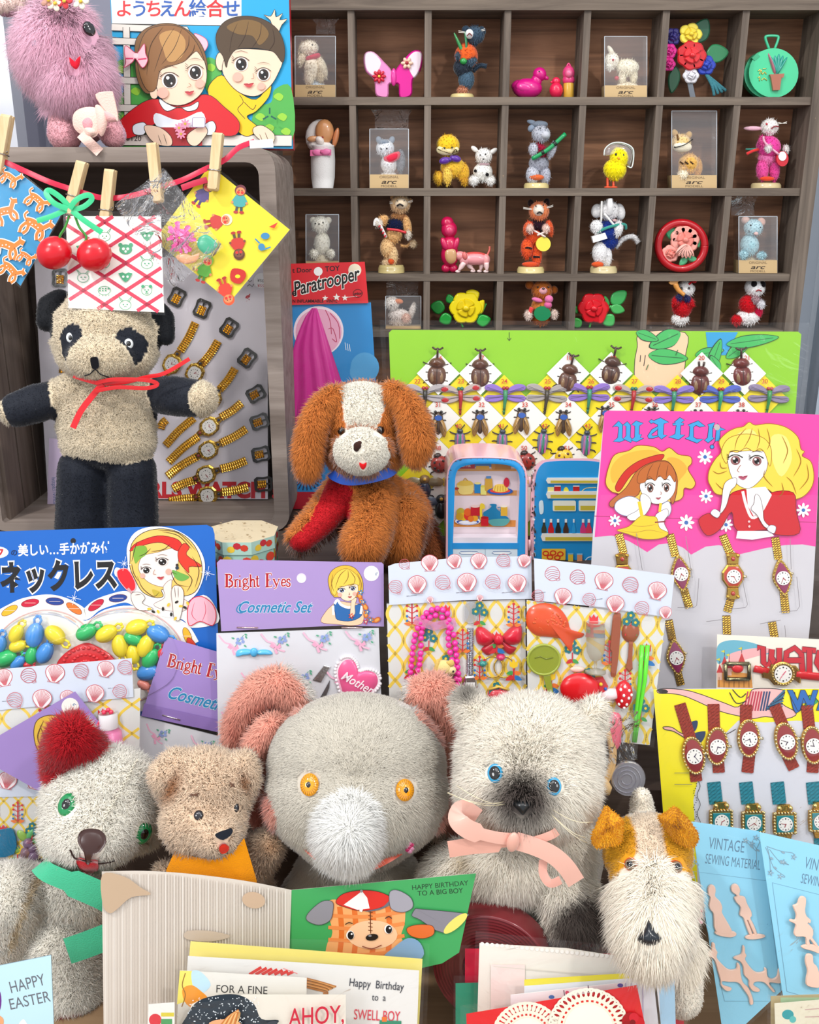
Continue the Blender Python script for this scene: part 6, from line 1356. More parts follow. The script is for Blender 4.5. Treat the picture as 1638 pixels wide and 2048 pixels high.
# girl with the hat
mb.shape([(104,560),(130,440),(170,370),(260,345),(320,310),(430,318),(490,350),(540,325),(600,370),(680,385),(690,430),(665,470),(715,560),(690,605),(640,600),(630,660),(575,690),(400,700),(200,640),(140,620)],YH,'#8a4a1a',5)
mb.blob([(140,470),(200,390),(300,350),(420,340),(470,380),(300,450),(200,540),(150,560)],'#e9ae3a');mb.blob([(520,400),(600,400),(660,470),(600,560),(590,640),(560,500)],'#e3a73c')
mb.shape([(170,590),(230,490),(320,420),(430,380),(500,370),(480,410),(380,450),(280,510),(200,620)],'#c62a1e','#7a1a14',4)
mb.shape([(135,690),(240,600),(320,480),(430,420),(530,420),(590,520),(585,640),(560,710),(530,640),(480,560),(360,540),(330,640),(250,680),(150,730)],BR,'#5a2a10',4)
mb.shape([(345,560),(400,540),(560,510),(582,580),(560,650),(500,700),(430,705),(370,660),(340,610)],'#f4f0ee','#5a4038',3)
mb.shape([(320,560),(340,480),(430,425),(530,425),(580,500),(575,560),(540,510),(510,545),(470,515),(440,550),(400,520),(370,560)],'#b8642a','#6a3414',3);hairlines(mb,[[(430,430),(400,480),(380,550)],[(480,425),(460,480),(450,540)],[(530,440),(520,490),(515,530)]],4,'#6a3414')
face(mb,[(408,600,22,30),(518,598,19,28)],[(478,622),(484,638),(474,642)],(462,668,18),iris='#7a5248',s=1.5,lip='#b04a5a')
mb.shape([(165,740),(180,690),(260,655),(330,680),(340,740),(330,790),(250,790),(200,775)],'#f3f2f4','#6a7aa0',4);mb.shape([(480,720),(530,690),(550,740),(530,790),(490,780)],'#f3f2f4','#6a7aa0',4)
mb.shape([(250,790),(330,740),(340,650),(370,640),(410,680),(400,740),(350,800),(280,820)],'#f4f0ee','#5a4038',3);mb.shape([(440,790),(470,760),(520,740),(530,780),(500,830),(530,900),(500,910),(450,840)],'#f4f0ee','#5a4038',3)
mb.shape([(180,885),(260,860),(340,790),(400,790),(450,800),(470,870),(530,905),(480,940),(360,945),(250,910)],'#f0c822','#9a7a14',4);hairlines(mb,[[(200,885),(300,900),(400,885),(500,905)],[(280,850),(350,860),(450,845)]],4,'#b8901a');mb.line([(330,690),(350,790)],22,'#f0c822');mb.line([(478,700),(470,760)],18,'#f0c822');mb.line([(438,832),(510,826)],9,'#8a2a2a')
# blonde girl
mb.shape([(800,540),(810,470),(850,400),(890,350),(875,280),(930,220),(990,190),(1040,180),(1080,150),(1120,170),(1220,160),(1330,185),(1410,250),(1430,330),(1455,350),(1440,380),(1500,420),(1520,520),(1500,600),(1440,660),(1350,680),(1270,660),(1180,600),(960,640),(860,640),(820,590)],'#f2cd48','#9a6a14',5)
for q in([(1000,230),(1100,200),(1150,300),(1040,340),(960,300)],[(1230,250),(1330,250),(1370,400),(1300,520),(1240,420)]):mb.blob(q,'#f6dc7a')
mb.shape([(955,640),(990,620),(1060,610),(1100,690),(1120,780),(1180,720),(1230,630),(1380,630),(1400,760),(1420,905),(1260,915),(1225,880),(1000,890),(960,760),(880,880),(790,920),(735,820),(800,770),(860,790),(920,700)],'#c8141e','#6a0a10',4)
mb.poly([(1060,600),(1190,590),(1230,640),(1180,740),(1110,790),(1070,720)],'#f5f1f1');mb.line([(1035,620),(1060,720),(1100,800),(1160,760),(1225,640)],20,'#f3e4e0',sm=4);mb.poly([(1000,890),(1220,890),(1250,925),(1100,950),(990,940)],'#eef0f4')
mb.shape([(935,370),(1000,350),(1180,350),(1205,430),(1180,510),(1110,585),(1050,600),(985,560),(945,480)],'#f6f2f2','#5a4038',3)
mb.shape([(920,430),(890,350),(940,260),(1060,230),(1180,260),(1230,340),(1220,450),(1185,360),(1150,330),(1110,350),(1060,325),(1000,355),(950,350),(935,400)],'#f4d356','#9a6a14',4)
hairlines(mb,[[(1060,190),(1000,260),(980,340)],[(1100,190),(1080,260),(1040,330)],[(1140,190),(1150,270),(1130,335)],[(1200,190),(1220,280),(1200,340)],[(1300,240),(1340,340),(1310,430)],[(1400,330),(1430,420),(1380,520)],[(1470,430),(1480,530),(1420,610)],[(1330,520),(1370,560),(1400,640)],[(1190,470),(1180,520),(1240,590)],[(1300,560),(1310,620),(1280,660)],[(830,480),(870,500),(930,480)],[(850,560),(890,600),(940,620)],[(880,420),(890,460),(930,460)]],6,'#9a6a14')
face(mb,[(985,410,34,32),(1130,415,32,32)],[(1020,440),(998,475),(1010,490)],(1035,525,32),iris='#8a5a5a',s=1.8,lip='#b0506a')
mb.shape([(890,690),(905,580),(940,540),(990,530),(985,580),(950,620),(920,720),(880,770)],'#f6f2f2','#5a4038',3);mb.shape([(1090,740),(1110,700),(1120,640),(1150,660),(1170,740),(1180,820),(1240,880),(1180,860),(1130,780)],'#f6f2f2','#5a4038',3)
mb.shape([(815,770),(840,740),(880,765),(860,800)],'#f2f4f8','#5a5a6a',3);mb.shape([(1200,880),(1220,850),(1258,860),(1245,905)],'#f2f4f8','#5a5a6a',3)
for x,y in((1076,825),(1078,858)):mb.disc(x,y,8,'#f0c0c0')
for q in([(310,905),(350,1155)],[(645,925),(690,1210)],[(1355,940),(1362,1150)],[(590,1410),(700,1410),(720,1395),(735,1210)],[(940,1420),(1050,1410),(1065,1390),(1030,1220)],[(1280,1440),(1400,1430),(1420,1400),(1400,1200)],[(785,1505),(900,1490)],[(1150,1520),(1290,1495)],[(1318,1530),(1325,1610)]):mb.line(q,4,'#8a8488')
t.part('printed_card',mb);t.part('clear_bag',film_sheet(m,[(60,640),(1600,640),(1560,2040),(-60,2040)],60,'stiff_film',8,3,5));t.done()
GB='#b8923c'
def card_watch(label,s0,s1,fc,kind,s2=None,s3=None,rot=0):
    t=Thing('toy_watch',label,'toy watch','toy watches on the pink card')
    for a,b in((s0,s1),(s2,s3)):
        if a:mb=MB(m,'gold');strap(mb,[a,b],54,5,4,GB);t.part('strap',mb)
    if fc:
        f=at(m,fc[0],fc[1],rot,1,6)
        if kind=='d':
            o=spl([(0,-118),(34,-70),(58,0),(34,70),(0,118),(-34,70),(-58,0),(-34,-70)],3,True);mb=MB(f,'gold');mb.prism([(p[0]*1.14,p[1]*1.08)for p in o],0,18,'#d9b04a',bevel=.08)
            for k in range(0,len(o)):mb.ball(o[k][0]*1.05,o[k][1]*1.02,18,7,'#e8c878',nu=6,nv=4)
            k1=t.part('case',mb);mb=MB(f,'eye');mb.puff([(p[0]*.9,p[1]*.9)for p in o],18,28,'#8f1552',3,edge=.4);t.part('enamel',mb,k1);mb=MB(f,'card');dial(mb,at(f,0,0,0,1,30),48,hands=(140,210));t.part('dial',mb,k1);mb=MB(f,'gold');mb.tube([(60,-14,10),(78,-18,10)],9,'#e0d0a8',8);t.part('crown',mb,k1)
        else:
            o=[(-38,-78),(38,-78),(74,-26),(74,26),(38,78),(-38,78),(-74,26),(-74,-26)];mb=MB(f,'gold');mb.prism(o,0,18,'#d9b04a',bevel=.1)
            for sy in(-1,1):
                mb.prism([(-38,sy*80),(38,sy*80),(44,sy*150),(20,sy*158),(-20,sy*158),(-44,sy*150)],0,14,'#cfa544',bevel=.1)
                for x in(-34,34):mb.ball(x,sy*140,12,14,'#d9b04a',nu=8,nv=5)
            k1=t.part('case',mb);mb=MB(f,'eye')
            for sy in(-1,1):mb.ball(0,sy*118,15,16,'#b02418',nu=8,nv=6)
            t.part('jewel',mb,k1);mb=MB(f,'eye');mb.puff([(p[0]*.84,p[1]*.84)for p in o],18,27,'#c0341c',3,edge=.4);t.part('enamel',mb,k1);mb=MB(f,'card');dial(mb,at(f,0,0,0,1,29),48,hands=(280,150));t.part('dial',mb,k1);mb=MB(f,'gold');mb.tube([(72,4,10),(92,4,10)],9,'#e0d0a8',8);t.part('crown',mb,k1)
    t.done()
card_watch('toy watch with an orange face on the pink card, lower half behind the shell header',(196,912),(228,1045),(222,1200),'r',None,None,-3)
card_watch('magenta lozenge toy watch second from the left in the pink card top row',(545,915),(582,1065),(614,1180),'d',(640,1290),(676,1415),-8)
card_watch('toy watch with a red octagonal case and two red stones on the pink card',(905,920),(955,1050),(970,1198),'r',(962,1350),(935,1445),0)
card_watch('magenta lozenge toy watch at the right end of the pink card top row',(1262,935),(1285,1085),(1306,1208),'d',(1320,1310),(1335,1450),-8)
card_watch('magenta lozenge toy watch in the pink card lower row, beside the brown spoon packet',(535,1500),(562,1640),(582,1750),'d',(596,1850),(620,1945),-8)
card_watch('gold strap end showing left of the tower drawing in the pink card lower row',(930,1470),(935,1640),None,'x')
card_watch('gold strap end showing furthest right in the pink card lower row',(1240,1510),(1265,1660),None,'x')

# small WATCH packet
wp=lean(1550,1340,.640,9);m=sub(wp,*LZ)
t=Thing('watch_packet','narrow cream packet printed with a castle and large red letters, one red watch','toy packet')
P=[(868,1600),(1700,1640),(1700,2060),(862,2040)];mb=board(m,P,'#f1e8d8',3);mb.z=.6
mb.blob([(870,1680),(950,1640),(1080,1650),(1200,1690),(1250,1730),(1100,1740),(950,1760),(872,1800)],'#6ab0c4');mb.blob([(960,1730),(1150,1690),(1250,1710),(1100,1760),(960,1790)],'#f0b0b0')
mb.poly([(870,1960),(870,1860),(900,1860),(900,1800),(935,1800),(935,1850),(990,1850),(990,1820),(1030,1820),(1030,1860),(1100,1870),(1110,1965)],'#e9a04c')
for x,y in((918,1745),(950,1770),(1035,1725),(885,1800)):mb.poly([(x-22,y+60),(x,y),(x+22,y+60)],'#c83a3a');mb.rect(x-16,y+60,x+16,y+110,'#e2b4a0');mb.line([(x,y),(x,y-40)],3,INK);mb.poly([(x,y-40),(x-26,y-30),(x,y-20)],'#d8d04a')
for x in range(880,1100,34):mb.line([(x,1890),(x,1960)],3,'#8a5a2a')
RDW='#c8202e'
def wl(q,w=34):mb.line(q,w+9,'#6a1a2a',h=mb.z+.05);mb.up();mb.line(q,w,RDW,h=mb.z+.1);mb.up()
for q in([(1140,1690),(1180,1690),(1182,1790),(1215,1815)],[(1240,1700),(1232,1790),(1215,1815)],[(1240,1760),(1265,1815)],[(1290,1690),(1290,1780),(1265,1815)],[(1330,1840),(1340,1720),(1395,1690),(1440,1730),(1448,1850)],[(1345,1775),(1440,1775)],[(1445,1700),(1540,1710)],[(1495,1705),(1495,1860)],[(1620,1730),(1560,1720),(1545,1790),(1580,1850),(1640,1830)]):wl(q)
t.part('printed_card',mb);t.part('clear_sleeve',film_sheet(m,[(838,1575),(1720,1615),(1720,2050),(836,2030)],50,'stiff_film',7,3,2));t.done()
t=Thing('toy_watch','toy watch with a glossy red band and gold round case in the castle packet','toy watch');mb=MB(m,'plastic');mb.tube([(1115,1830,14),(1210,1850,14)],26,'#d3141f',8,flat=.4);mb.tube([(1400,1870,14),(1500,1880,14),(1700,1900,14)],30,'#d3141f',8,flat=.4);mb.ball(1000,1828,20,40,'#d3141f',28,14);t.part('band',mb)
mb=MB(m,'gold')
for q in([(920,1795),(1080,1795)],[(1080,1795),(1080,1900)],[(1080,1900),(920,1900)],[(920,1900),(920,1795)]):mb.tube([(*q[0],16),(*q[1],16)],14,'#8f8a66',8)
t.part('buckle',mb)
mb=MB(m,'gold');mb.prism([(1160,1810),(1215,1850),(1230,1800),(1400,1810),(1440,1860),(1430,1930),(1390,1900),(1340,1945),(1250,1940),(1215,1900),(1170,1890)],4,22,'#b98f3c',bevel=.08);mb.ring(1308,1862,82,82,24,20,34,'#d9b658',32)
for k in range(24):mb.ball(1308+72*math.cos(k*.262),1862+72*math.sin(k*.262),32,7,'#e8cf8a',nu=6,nv=4)
k1=t.part('case',mb);mb=MB(m,'card');dial(mb,at(m,1308,1862,0,1,28),60,hands=(40,215),hc='#e05a7a');t.part('dial',mb,k1);t.done()

# yellow flamingo watch card
MZ=(1180,1250,2.5655);yp=lean(1480,1600,.592,12);m=sub(yp,*MZ)
t=Thing('watch_card','yellow and white toy watch card printed with a flying flamingo','display card')
P=[(325,330),(700,326),(1480,326),(1480,1500),(440,1500),(375,960)];mb=board(m,P,'#d3d3db',3);mb.z=.5
mb.poly([(325,330),(1480,326),(1480,520),(1060,490),(900,500),(760,490),(690,560),(600,640),(560,760),(530,900),(540,1060),(560,1500),(440,1500),(375,960)],'#f6e514')
mb.shape([(346,332),(400,326),(520,340),(690,400),(760,420),(820,360),(840,328),(960,328),(1000,345),(980,400),(1060,450),(1010,480),(900,470),(840,480),(780,470),(660,440),(500,370),(420,352),(355,350)],'#eeb4b0',INK,4,3);mb.blob([(345,332),(385,330),(400,345),(365,352)],INK)
for k in range(9):mb.line([(810+k*14,340),(790+k*14,440)],8,'#b8344a' if k<6 else '#2a3f6a',sm=2)
for k in range(8):mb.line([(900+k*6,430-k*6),(985+k*2,430-k*14)],8,'#2f6a8a' if k%2 else '#1f3350')
for q in([(715,345),(750,400),(800,390)],[(730,330),(770,370),(800,350)]):mb.line(q,5,INK,sm=4)
mb.shape([(375,522),(420,524),(470,555),(540,560),(590,545),(560,600),(500,585),(430,545),(385,535)],'#e8a8a0',INK,4,3);mb.blob([(505,505),(550,490),(540,540),(500,545)],'#22355a');mb.blob([(520,560),(590,545),(570,600),(530,590)],'#22355a')
for c,q in(('#2466b0',[(1035,345),(1060,440),(1085,370),(1095,400)]),('#2f9a5a',[(1110,430),(1130,370),(1160,400)])):mb.line(q,30,INK,sm=4);mb.line(q,22,c,sm=4)
mb.text('WATCH',1030,430,96,'#2466b0',bold=.04,shear=-.1,halo=INK,hw=.02)
for k in range(22):y=800+k*12;mb.disc(538+8*math.sin(k),y,3,INK,n=6);mb.line([(555+8*math.sin(k*.8),y),(555+8*math.sin((k+1)*.8),y+12)],3,INK)
mb.line([(690,560),(720,545),(745,530)],4,INK,sm=3);mb.line([(430,755),(505,755)],3,'#8a8460');mb.line([(430,814),(520,814)],3,'#8a8460')
t.part('printed_card',mb);t.part('clear_sleeve',film_sheet(m,[(310,305),(1500,300),(1500,1480),(425,1480)],46,'film',9,2.2,4));t.done()
for i,(x,y,a,sx0,sy0,sx1,sy1,lab)in enumerate(((527,663,-10,460,405,545,800,'leftmost red oval toy watch, hanging crooked on the yellow flamingo card'),(646,615,2,632,405,660,755,'second red oval toy watch from the left on the flamingo card'),(808,575,0,800,408,806,755,'third red oval toy watch from the left on the flamingo card'),(1000,590,-12,945,410,1045,735,'fourth red oval toy watch from the left on the flamingo card'),(1135,610,-5,1110,410,1140,755,'fifth red oval toy watch, at the photo edge on the flamingo card'))):
    t=Thing('toy_watch',lab,'toy watch','red oval watches on the flamingo card');f=at(m,x,y,a,1,6)
    for p0,p1 in(((sx0,sy0),(x-10,y-70)),((x+10,y+75),(sx1,sy1))):mb=MB(m,'glitter');strap(mb,[p0,p1],60,4,5,'#b23a22');t.part('strap',mb)
    mb=MB(f,'gold');mb.prism(circ(0,0,58,98,28),0,16,'#d2a544',bevel=.06)
    for k in range(28):mb.ball(53*math.cos(k*.2244),92*math.sin(k*.2244),17,7,'#e8cf94',nu=6,nv=4)
    mb.tube([(56,0,8),(74,2,8)],8,'#e0d8b8',8);k1=t.part('case',mb);mb=MB(f,'eye');mb.puff(circ(0,0,46,84,24),16,24,'#8f1210',3,edge=.4);t.part('enamel',mb,k1);mb=MB(f,'card');dial(mb,at(f,0,0,0,1,26),40,hands=(40+60*i,150+50*i),hc='#3a2a4a');t.part('dial',mb,k1);t.done()
for i,(x,y,lab)in enumerate(((668,995,'leftmost teal square toy watch on the flamingo card'),(832,1003,'second teal square toy watch from the left on the flamingo card'),(993,1008,'third teal square toy watch from the left on the flamingo card'),(1175,995,'teal square toy watch at the photo edge on the flamingo card'))):
    t=Thing('toy_watch',lab,'toy watch','teal square watches on the flamingo card');f=at(m,x,y,-1,1,6);mb=MB(m,'glitter');strap(mb,[(x-34,805),(x-22,915)],68,4,5,'#1d94a8');t.part('strap',mb)
    mb=MB(m,'glitter');strap(mb,[(x+4,1080),(x+8,1170)],64,4,5,'#1d94a8');t.part('strap',mb)
    mb=MB(f,'gold');mb.prism([(-58,-50),(58,-50),(62,0),(58,58),(-58,58),(-62,0)],0,16,'#d2a544',bevel=.06)
    for sy in(-1,1):mb.prism([(-40,sy*52),(40,sy*52),(30,sy*92),(-30,sy*92)],0,14,'#c99a3c',bevel=.12)
    for k in range(7):
        for q in(-1,1):mb.ball(-48+16*k,q*52,17,7,'#e8cf94',nu=6,nv=4);mb.ball(q*54,-48+16*k,17,7,'#e8cf94',nu=6,nv=4)
    for q in(-1,1):mb.ball(q*28,-76,14,14,'#e8c878',nu=8,nv=5)
    k1=t.part('case',mb);mb=MB(f,'eye');mb.prism([(-44,-40),(44,-40),(44,46),(-44,46)],15,20,'#127f86',bevel=.05);t.part('enamel',mb,k1);mb=MB(f,'card');dial(mb,at(f,0,3,0,1,22),37,hands=(60+70*i,200+40*i));t.part('dial',mb,k1);t.done()
# pale blue sewing cards with pink plastic charms
MZ2=MZ
def figure(m,pts,h0=4,h1=20,col='#f0c8b4'):mb=MB(m,'plastic');mb.plate(pts,h0,h1,col,5);return mb
def sewing(m,P,label,tx,ty,rot,box,vine,full=True):
    t=Thing('sewing_card',label,'display card');mb=board(m,P,'#8fd0ea',3);mb.z=.5
    mb.text('VINTAGE',tx,ty,62,'#5d7f98',rot=rot,sx=.52,bold=-.004);mb.text('SEWING MATERIAL',tx-18,ty+76,52,'#5d7f98',rot=rot,sx=.46,bold=-.004)
    mb.line(box,3.5,'#6f9fb8',closed=True)
    for q in vine:mb.line(q,3,'#7d9aa8',sm=5)
    for q in vine:daisy(mb,q[-1][0],q[-1][1],16,'#8aa5b2','#a7c4d2',5);leaf(mb,q[1][0],q[1][1],22,10,30,'#8aa5b2')
    t.part('printed_card',mb);t.part('clear_bag',film_sheet(m,[(P[0][0]-6,P[0][1]-14),(P[1][0]+4,P[1][1]-14),(P[2][0]+6,P[2][1]),(P[3][0],P[3][1])],26,'film',8,2,7));t.done()
def charm(m,name,label,outs,cat='charm'):
    if len(outs)==1:one(name,label,cat,figure(m,outs[0]),'pink plastic charms on the sewing cards');return
    t=Thing(name,label,cat,'pink plastic charms on the sewing cards')
    for i,(pn,o)in enumerate(outs):t.part(pn,figure(m,o,4,20-i))
    t.done()
sp_=lean(1450,1900,.51,20);m=sub(sp_,*MZ)
sewing(m,[(520,1008),(866,1058),(992,1868),(690,2150)],'pale blue sewing card on the left of the two, with four pink charms',606,1146,7,[(530,1264),(905,1312),(985,1930),(690,1930)],
       [[(855,1230),(852,1150),(830,1120)],[(852,1160),(820,1130),(798,1105)],[(852,1150),(870,1110),(850,1090)],[(520,1250),(540,1220),(530,1205)]])
m=sub(sp_,1380,1740,3.798)
charm(m,'lady_charm','pink plastic charm of a standing lady, upper left on the left sewing card',[('figure',[(150,108),(180,115),(192,150),(188,195),(225,235),(242,280),(240,320),(280,390),(312,470),(190,462),(172,330),(150,300),(138,260),(148,205),(134,180),(130,135)]),('base',[(182,468),(230,452),(330,462),(348,490),(300,508),(210,492)])])
charm(m,'boy_charm','pink plastic charm of a standing boy beside the lady charm',[('figure',[(335,100),(362,112),(378,150),(372,188),(412,200),(430,250),(462,310),(465,345),(455,360),(480,410),(505,478),(482,482),(440,390),(432,380),(470,478),(445,484),(412,400),(398,358),(370,335),(378,280),(345,240),(330,205),(350,190),(312,160),(308,120)]),('base',[(418,498),(480,480),(555,486),(565,505),(500,522),(425,520)])])
DR=[(162,548),(185,555),(190,590),(205,620),(200,660),(240,710),(290,750),(345,745),(352,700),(375,720),(382,790),(400,850),(440,890),(470,960),(476,1010),(450,1015),(440,960),(400,900),(360,850),(290,845),(240,840),(250,870),(310,890),(300,912),(265,910),(228,870),(225,830),(205,760),(185,690),(160,660),(110,640),(130,620),(155,605)]
charm(m,'reindeer_charm','pink plastic reindeer charm, front one of the running pair',[DR])
charm(m,'reindeer_charm','pink plastic reindeer charm with antlers, behind the front running one',[[(395,570),(412,580),(414,620),(425,645),(415,675),(460,740),(500,770),(555,765),(560,738),(578,745),(585,800),(620,822),(655,800),(665,750),(682,752),(690,850),(610,848),(600,860),(640,910),(622,920),(560,850),(490,845),(480,870),(525,900),(515,920),(470,912),(442,870),(440,830),(405,790),(398,730),(375,690),(325,665),(345,648),(385,630)]])
sp2=lean(1590,1850,.507,20,4);m=sub(sp2,*MZ)
sewing(m,[(868,1062),(1440,1190),(1480,2150),(990,1900)],'pale blue sewing card on the right, at the photo edge',1096,1246,12,[(935,1322),(1400,1440),(1430,2000),(1010,1880)],
       [[(910,1140),(940,1240),(1000,1290),(975,1290)],[(905,1135),(980,1160),(1040,1170),(1045,1190)],[(920,1150),(970,1210),(1020,1230),(990,1215)],[(900,1140),(920,1190),(925,1270)]])
m=sub(lean(1590,1850,.505,20,4),1380,1740,3.798)
charm(m,'angel_charm','pale pink plastic charm of a kneeling winged girl on the right sewing card',[('figure',[(840,194),(872,205),(875,250),(868,300),(880,345),(912,375),(905,400),(885,395),(925,440),(930,485),(925,510),(965,565),(945,572),(900,520),(905,562),(875,560),(868,505),(800,500),(782,470),(795,410),(750,385),(760,368),(792,372),(798,330),(778,280),(780,262),(808,250),(820,215)]),('base',[(842,570),(900,558),(985,580),(980,630),(920,610),(850,590)])])
charm(m,'seated_charm','pale pink plastic charm of a seated figure, lower on the right sewing card',[[(880,634),(925,640),(932,700),(965,740),(990,880),(885,875),(875,820),(885,760),(868,690)]])

# greeting cards at the front
QZ=(190,1700,2.0734);CY0=.505
t=Thing('greeting_card','open birthday card with a plain grey-lined left leaf and a green right leaf','greeting card')
hinge=W(585,1800,CY0);n1=Vector((.30,-.90,.22)).normalized();n2=Vector((-.18,-.95,.22)).normalized()
m=sub(Plane(hinge,n1),*QZ);mb=MB(m,'paper',.2);top=spl([(28,90),(200,87),(400,100),(620,128),(815,166)],6)
mb.prism(top+[(795,760),(36,760)],-2,0,'#d9cfc3');mb.z=.3
for k in range(64):
    x=42+k*11.8;yt=94+max(0,x-300)*.13+4;mb.rect(x,yt,x+4.2,720,'#cfc4b8' if k%3 else '#e3dbd1')
mb.blob([(30,96),(120,104),(190,150),(230,178),(150,190),(90,240),(60,255),(32,220)],'#c2a88c');mb.disc(656,202,48,'#c9ac90',34,10);mb.blob([(380,330),(470,328),(560,350),(480,372),(378,362)],'#c4b29e');t.part('left_leaf',mb)
m=sub(Plane(hinge,n2),*QZ);mb=MB(m,'card',.2);mb.prism([(815,166),(1580,97),(1510,425),(1440,470),(1330,495),(1200,760),(790,760)],-2,0,'#3fa35a','#e8e6d8');mb.z=.3
mb.text('HAPPY BIRTHDAY',1314,166,21,'#1d3a24',rot=-5,sx=1.0);mb.text('TO A BIG BOY',1338,190,21,'#1d3a24',rot=-4,sx=1.0)
ORD,ORL='#e0702a','#f0a868'
mb.shape([(960,230),(1000,205),(1100,240),(1220,200),(1280,220),(1285,300),(1270,360),(1300,430),(1240,480),(980,480),(960,400),(985,340)],ORL,None)
for x in(1015,1075,1150,1215):mb.line([(x,235),(x+8,350),(x-6,470)],22,ORD,sm=4)
for y in(262,312,362,420):mb.line([(968,y+8),(1120,y+14),(1284,y-8)],15,'#e88a48',sm=4)
mb.disc(1150,350,105,'#f4c49a',60);mb.line([(1142,240),(1144,345)],4,'#6a3414')
for k in range(6):mb.line([(1134,255+k*15),(1152,258+k*15)],3,'#6a3414')
mb.shape([(1000,215),(1030,180),(1105,165),(1180,172),(1230,200),(1190,235),(1110,250),(1040,235)],'#d8281c','#4a1410',2,4);mb.poly([(1108,168),(1085,186),(1032,225),(1090,246),(1140,240),(1130,196)],'#f2eee8');mb.poly([(1098,236),(1115,236),(1108,255),(1098,252)],'#f2eee8');mb.blob([(1190,235),(1225,205),(1240,215),(1180,246),(1120,252)],'#6a6a72');mb.disc(1106,168,6,'#8a8a8a')
mb.shape([(985,212),(940,212),(885,260),(882,290),(930,308),(975,290),(988,250)],'#8d8a92','#4a4850',2);mb.shape([(1225,170),(1260,165),(1310,195),(1318,235),(1280,255),(1235,245),(1222,215)],'#a09da6','#4a4850',2)
for x,y in((1060,350),(1218,325)):mb.disc(x,y,17,'#f8f4ee',19);mb.disc(x+2,y+1,13,'#15131a',17);mb.disc(x+6,y-5,4,'#fff')
mb.disc(1150,358,26,'#1a1518',14,-8);mb.disc(1142,352,7,'#8a8a90',4);mb.line([(1040,305),(1055,297),(1070,302)],4,INK,sm=3);mb.line([(1205,280),(1220,272),(1232,280)],4,INK,sm=3);mb.line([(1110,395),(1150,405),(1190,390)],4,'#8a3a20',sm=4)
mb.shape([(1316,262),(1330,240),(1345,240),(1530,258),(1540,275),(1450,340),(1350,285),(1320,272)],'#86838c','#3a3a40',2,3);mb.disc(1496,300,62,'#e8dc6a',20,-40);mb.shape([(1295,320),(1340,305),(1400,310),(1405,345),(1360,362),(1310,350)],'#dd6a2a','#6a2a14',2);mb.shape([(1240,400),(1300,360),(1350,380),(1360,440),(1260,470),(1200,440)],'#7fa3c4',None)
t.part('right_leaf',mb);t.done()

fm=lambda v,Y,back=14,u=600,yaw=0:sub(lean(u,v,Y,back,yaw),*QZ)
def gcard(label,m,P,col,draw=None,slv=None,seed=1,cat='greeting card',mat='card',h=6):
    t=Thing('greeting_card',label,cat);mb=board(m,P,col,2,None,mat);mb.z=.3
    if draw:draw(mb)
    t.part('card',mb)
    if slv:t.part('clear_sleeve',film_sheet(m,slv,h,'film',7,1.2,seed))
    t.done()
gcard('yellow card standing behind the white birthday card at the front',fm(2000,.466),[(396,379),(1358,452),(1335,900),(350,900)],'#efe07c',None,[(388,350),(1388,384),(1370,900),(340,900)],3)
def d(mb):
    for k in range(7):mb.line([(640+k*26,516),(690+k*22,486+k*3)],12,'#d8342c')
    mb.line([(780,490),(840,512)],3,'#e88',sm=2)
    for k in range(10):mb.line([(870,530+k*4),(930+k*4,545+k*5),(1000-k*6,566+k*3)],7,('#b8763a','#d99a5a','#8a5a2a')[k%3],sm=3)
    mb.text('Happy  Birthday',1052,562,34,'#2f3440',rot=5,sx=.74);mb.text('to  a',1148,622,30,'#2f3440',rot=3,sx=.74);mb.text('SWELL BOY',1072,700,44,'#d8344a',rot=3,sx=.6)
    mb.line([(1180,715),(1270,718)],22,'#2f8a6a');mb.line([(1190,700),(1210,700)],20,'#e8762c')
gcard('white birthday card for a swell boy in front of the yellow card',fm(2000,.457),[(385,440),(900,470),(1344,500),(1330,900),(360,900)],'#e4e2dd',d,[(370,410),(1368,470),(1350,900),(350,900)],5)
def d(mb):
    mb.poly([(352,500),(402,502),(412,560),(400,620),(340,640)],'#f1e36a');mb.blob([(402,503),(440,506),(480,560),(430,600),(405,560)],'#bfe0f0')
    mb.blob([(362,580),(400,560),(440,585),(470,620),(440,660),(380,640)],'#f09a2c');mb.line([(375,510),(362,560),(375,600),(360,650)],4,'#9a6a2a',sm=4)
    mb.text('FOR A FINE',500,590,33,'#3a3a3a',rot=2,sx=.92)
gcard('white card reading for a fine, with a yellow left edge, in the front stack',fm(2020,.449),[(352,500),(878,530),(872,900),(330,900)],'#e6e2d8',d,[(340,470),(900,510),(890,900),(318,900)],6)
def d(mb):
    mb.shape([(350,800),(380,690),(430,625),(520,600),(600,602),(660,640),(690,700),(760,705),(745,725),(690,740),(680,800)],'#1c2c38',None)
    r=random.Random(2)
    for k in range(150):x,y=r.uniform(390,680),r.uniform(606,730);mb.disc(x,y,r.uniform(1.4,3.2),'#e4ecf0',n=6)
    mb.shape([(470,720),(520,690),(600,700),(630,760),(600,850),(470,850)],'#e8a878',None)
    for k in range(8):mb.line([(520+k*10,720),(555+k*7,680-k*3),(600,650+k*5)],7,('#c87a3a','#e8b878')[k%2],sm=3)
    mb.disc(735,710,26,'#3a4048',14,-20);mb.text('AHOY,',806,716,74,'#c8203a',rot=-4,sx=.74,shear=.1,bold=.006)
gcard('card reading ahoy with a child in a dark sailor hat, frontmost of the middle stack',fm(2035,.441),[(400,640),(470,610),(620,600),(1040,600),(1040,900),(330,900)],'#e6dfd0',d,[(318,640),(1060,570),(1080,900),(220,900)],7)
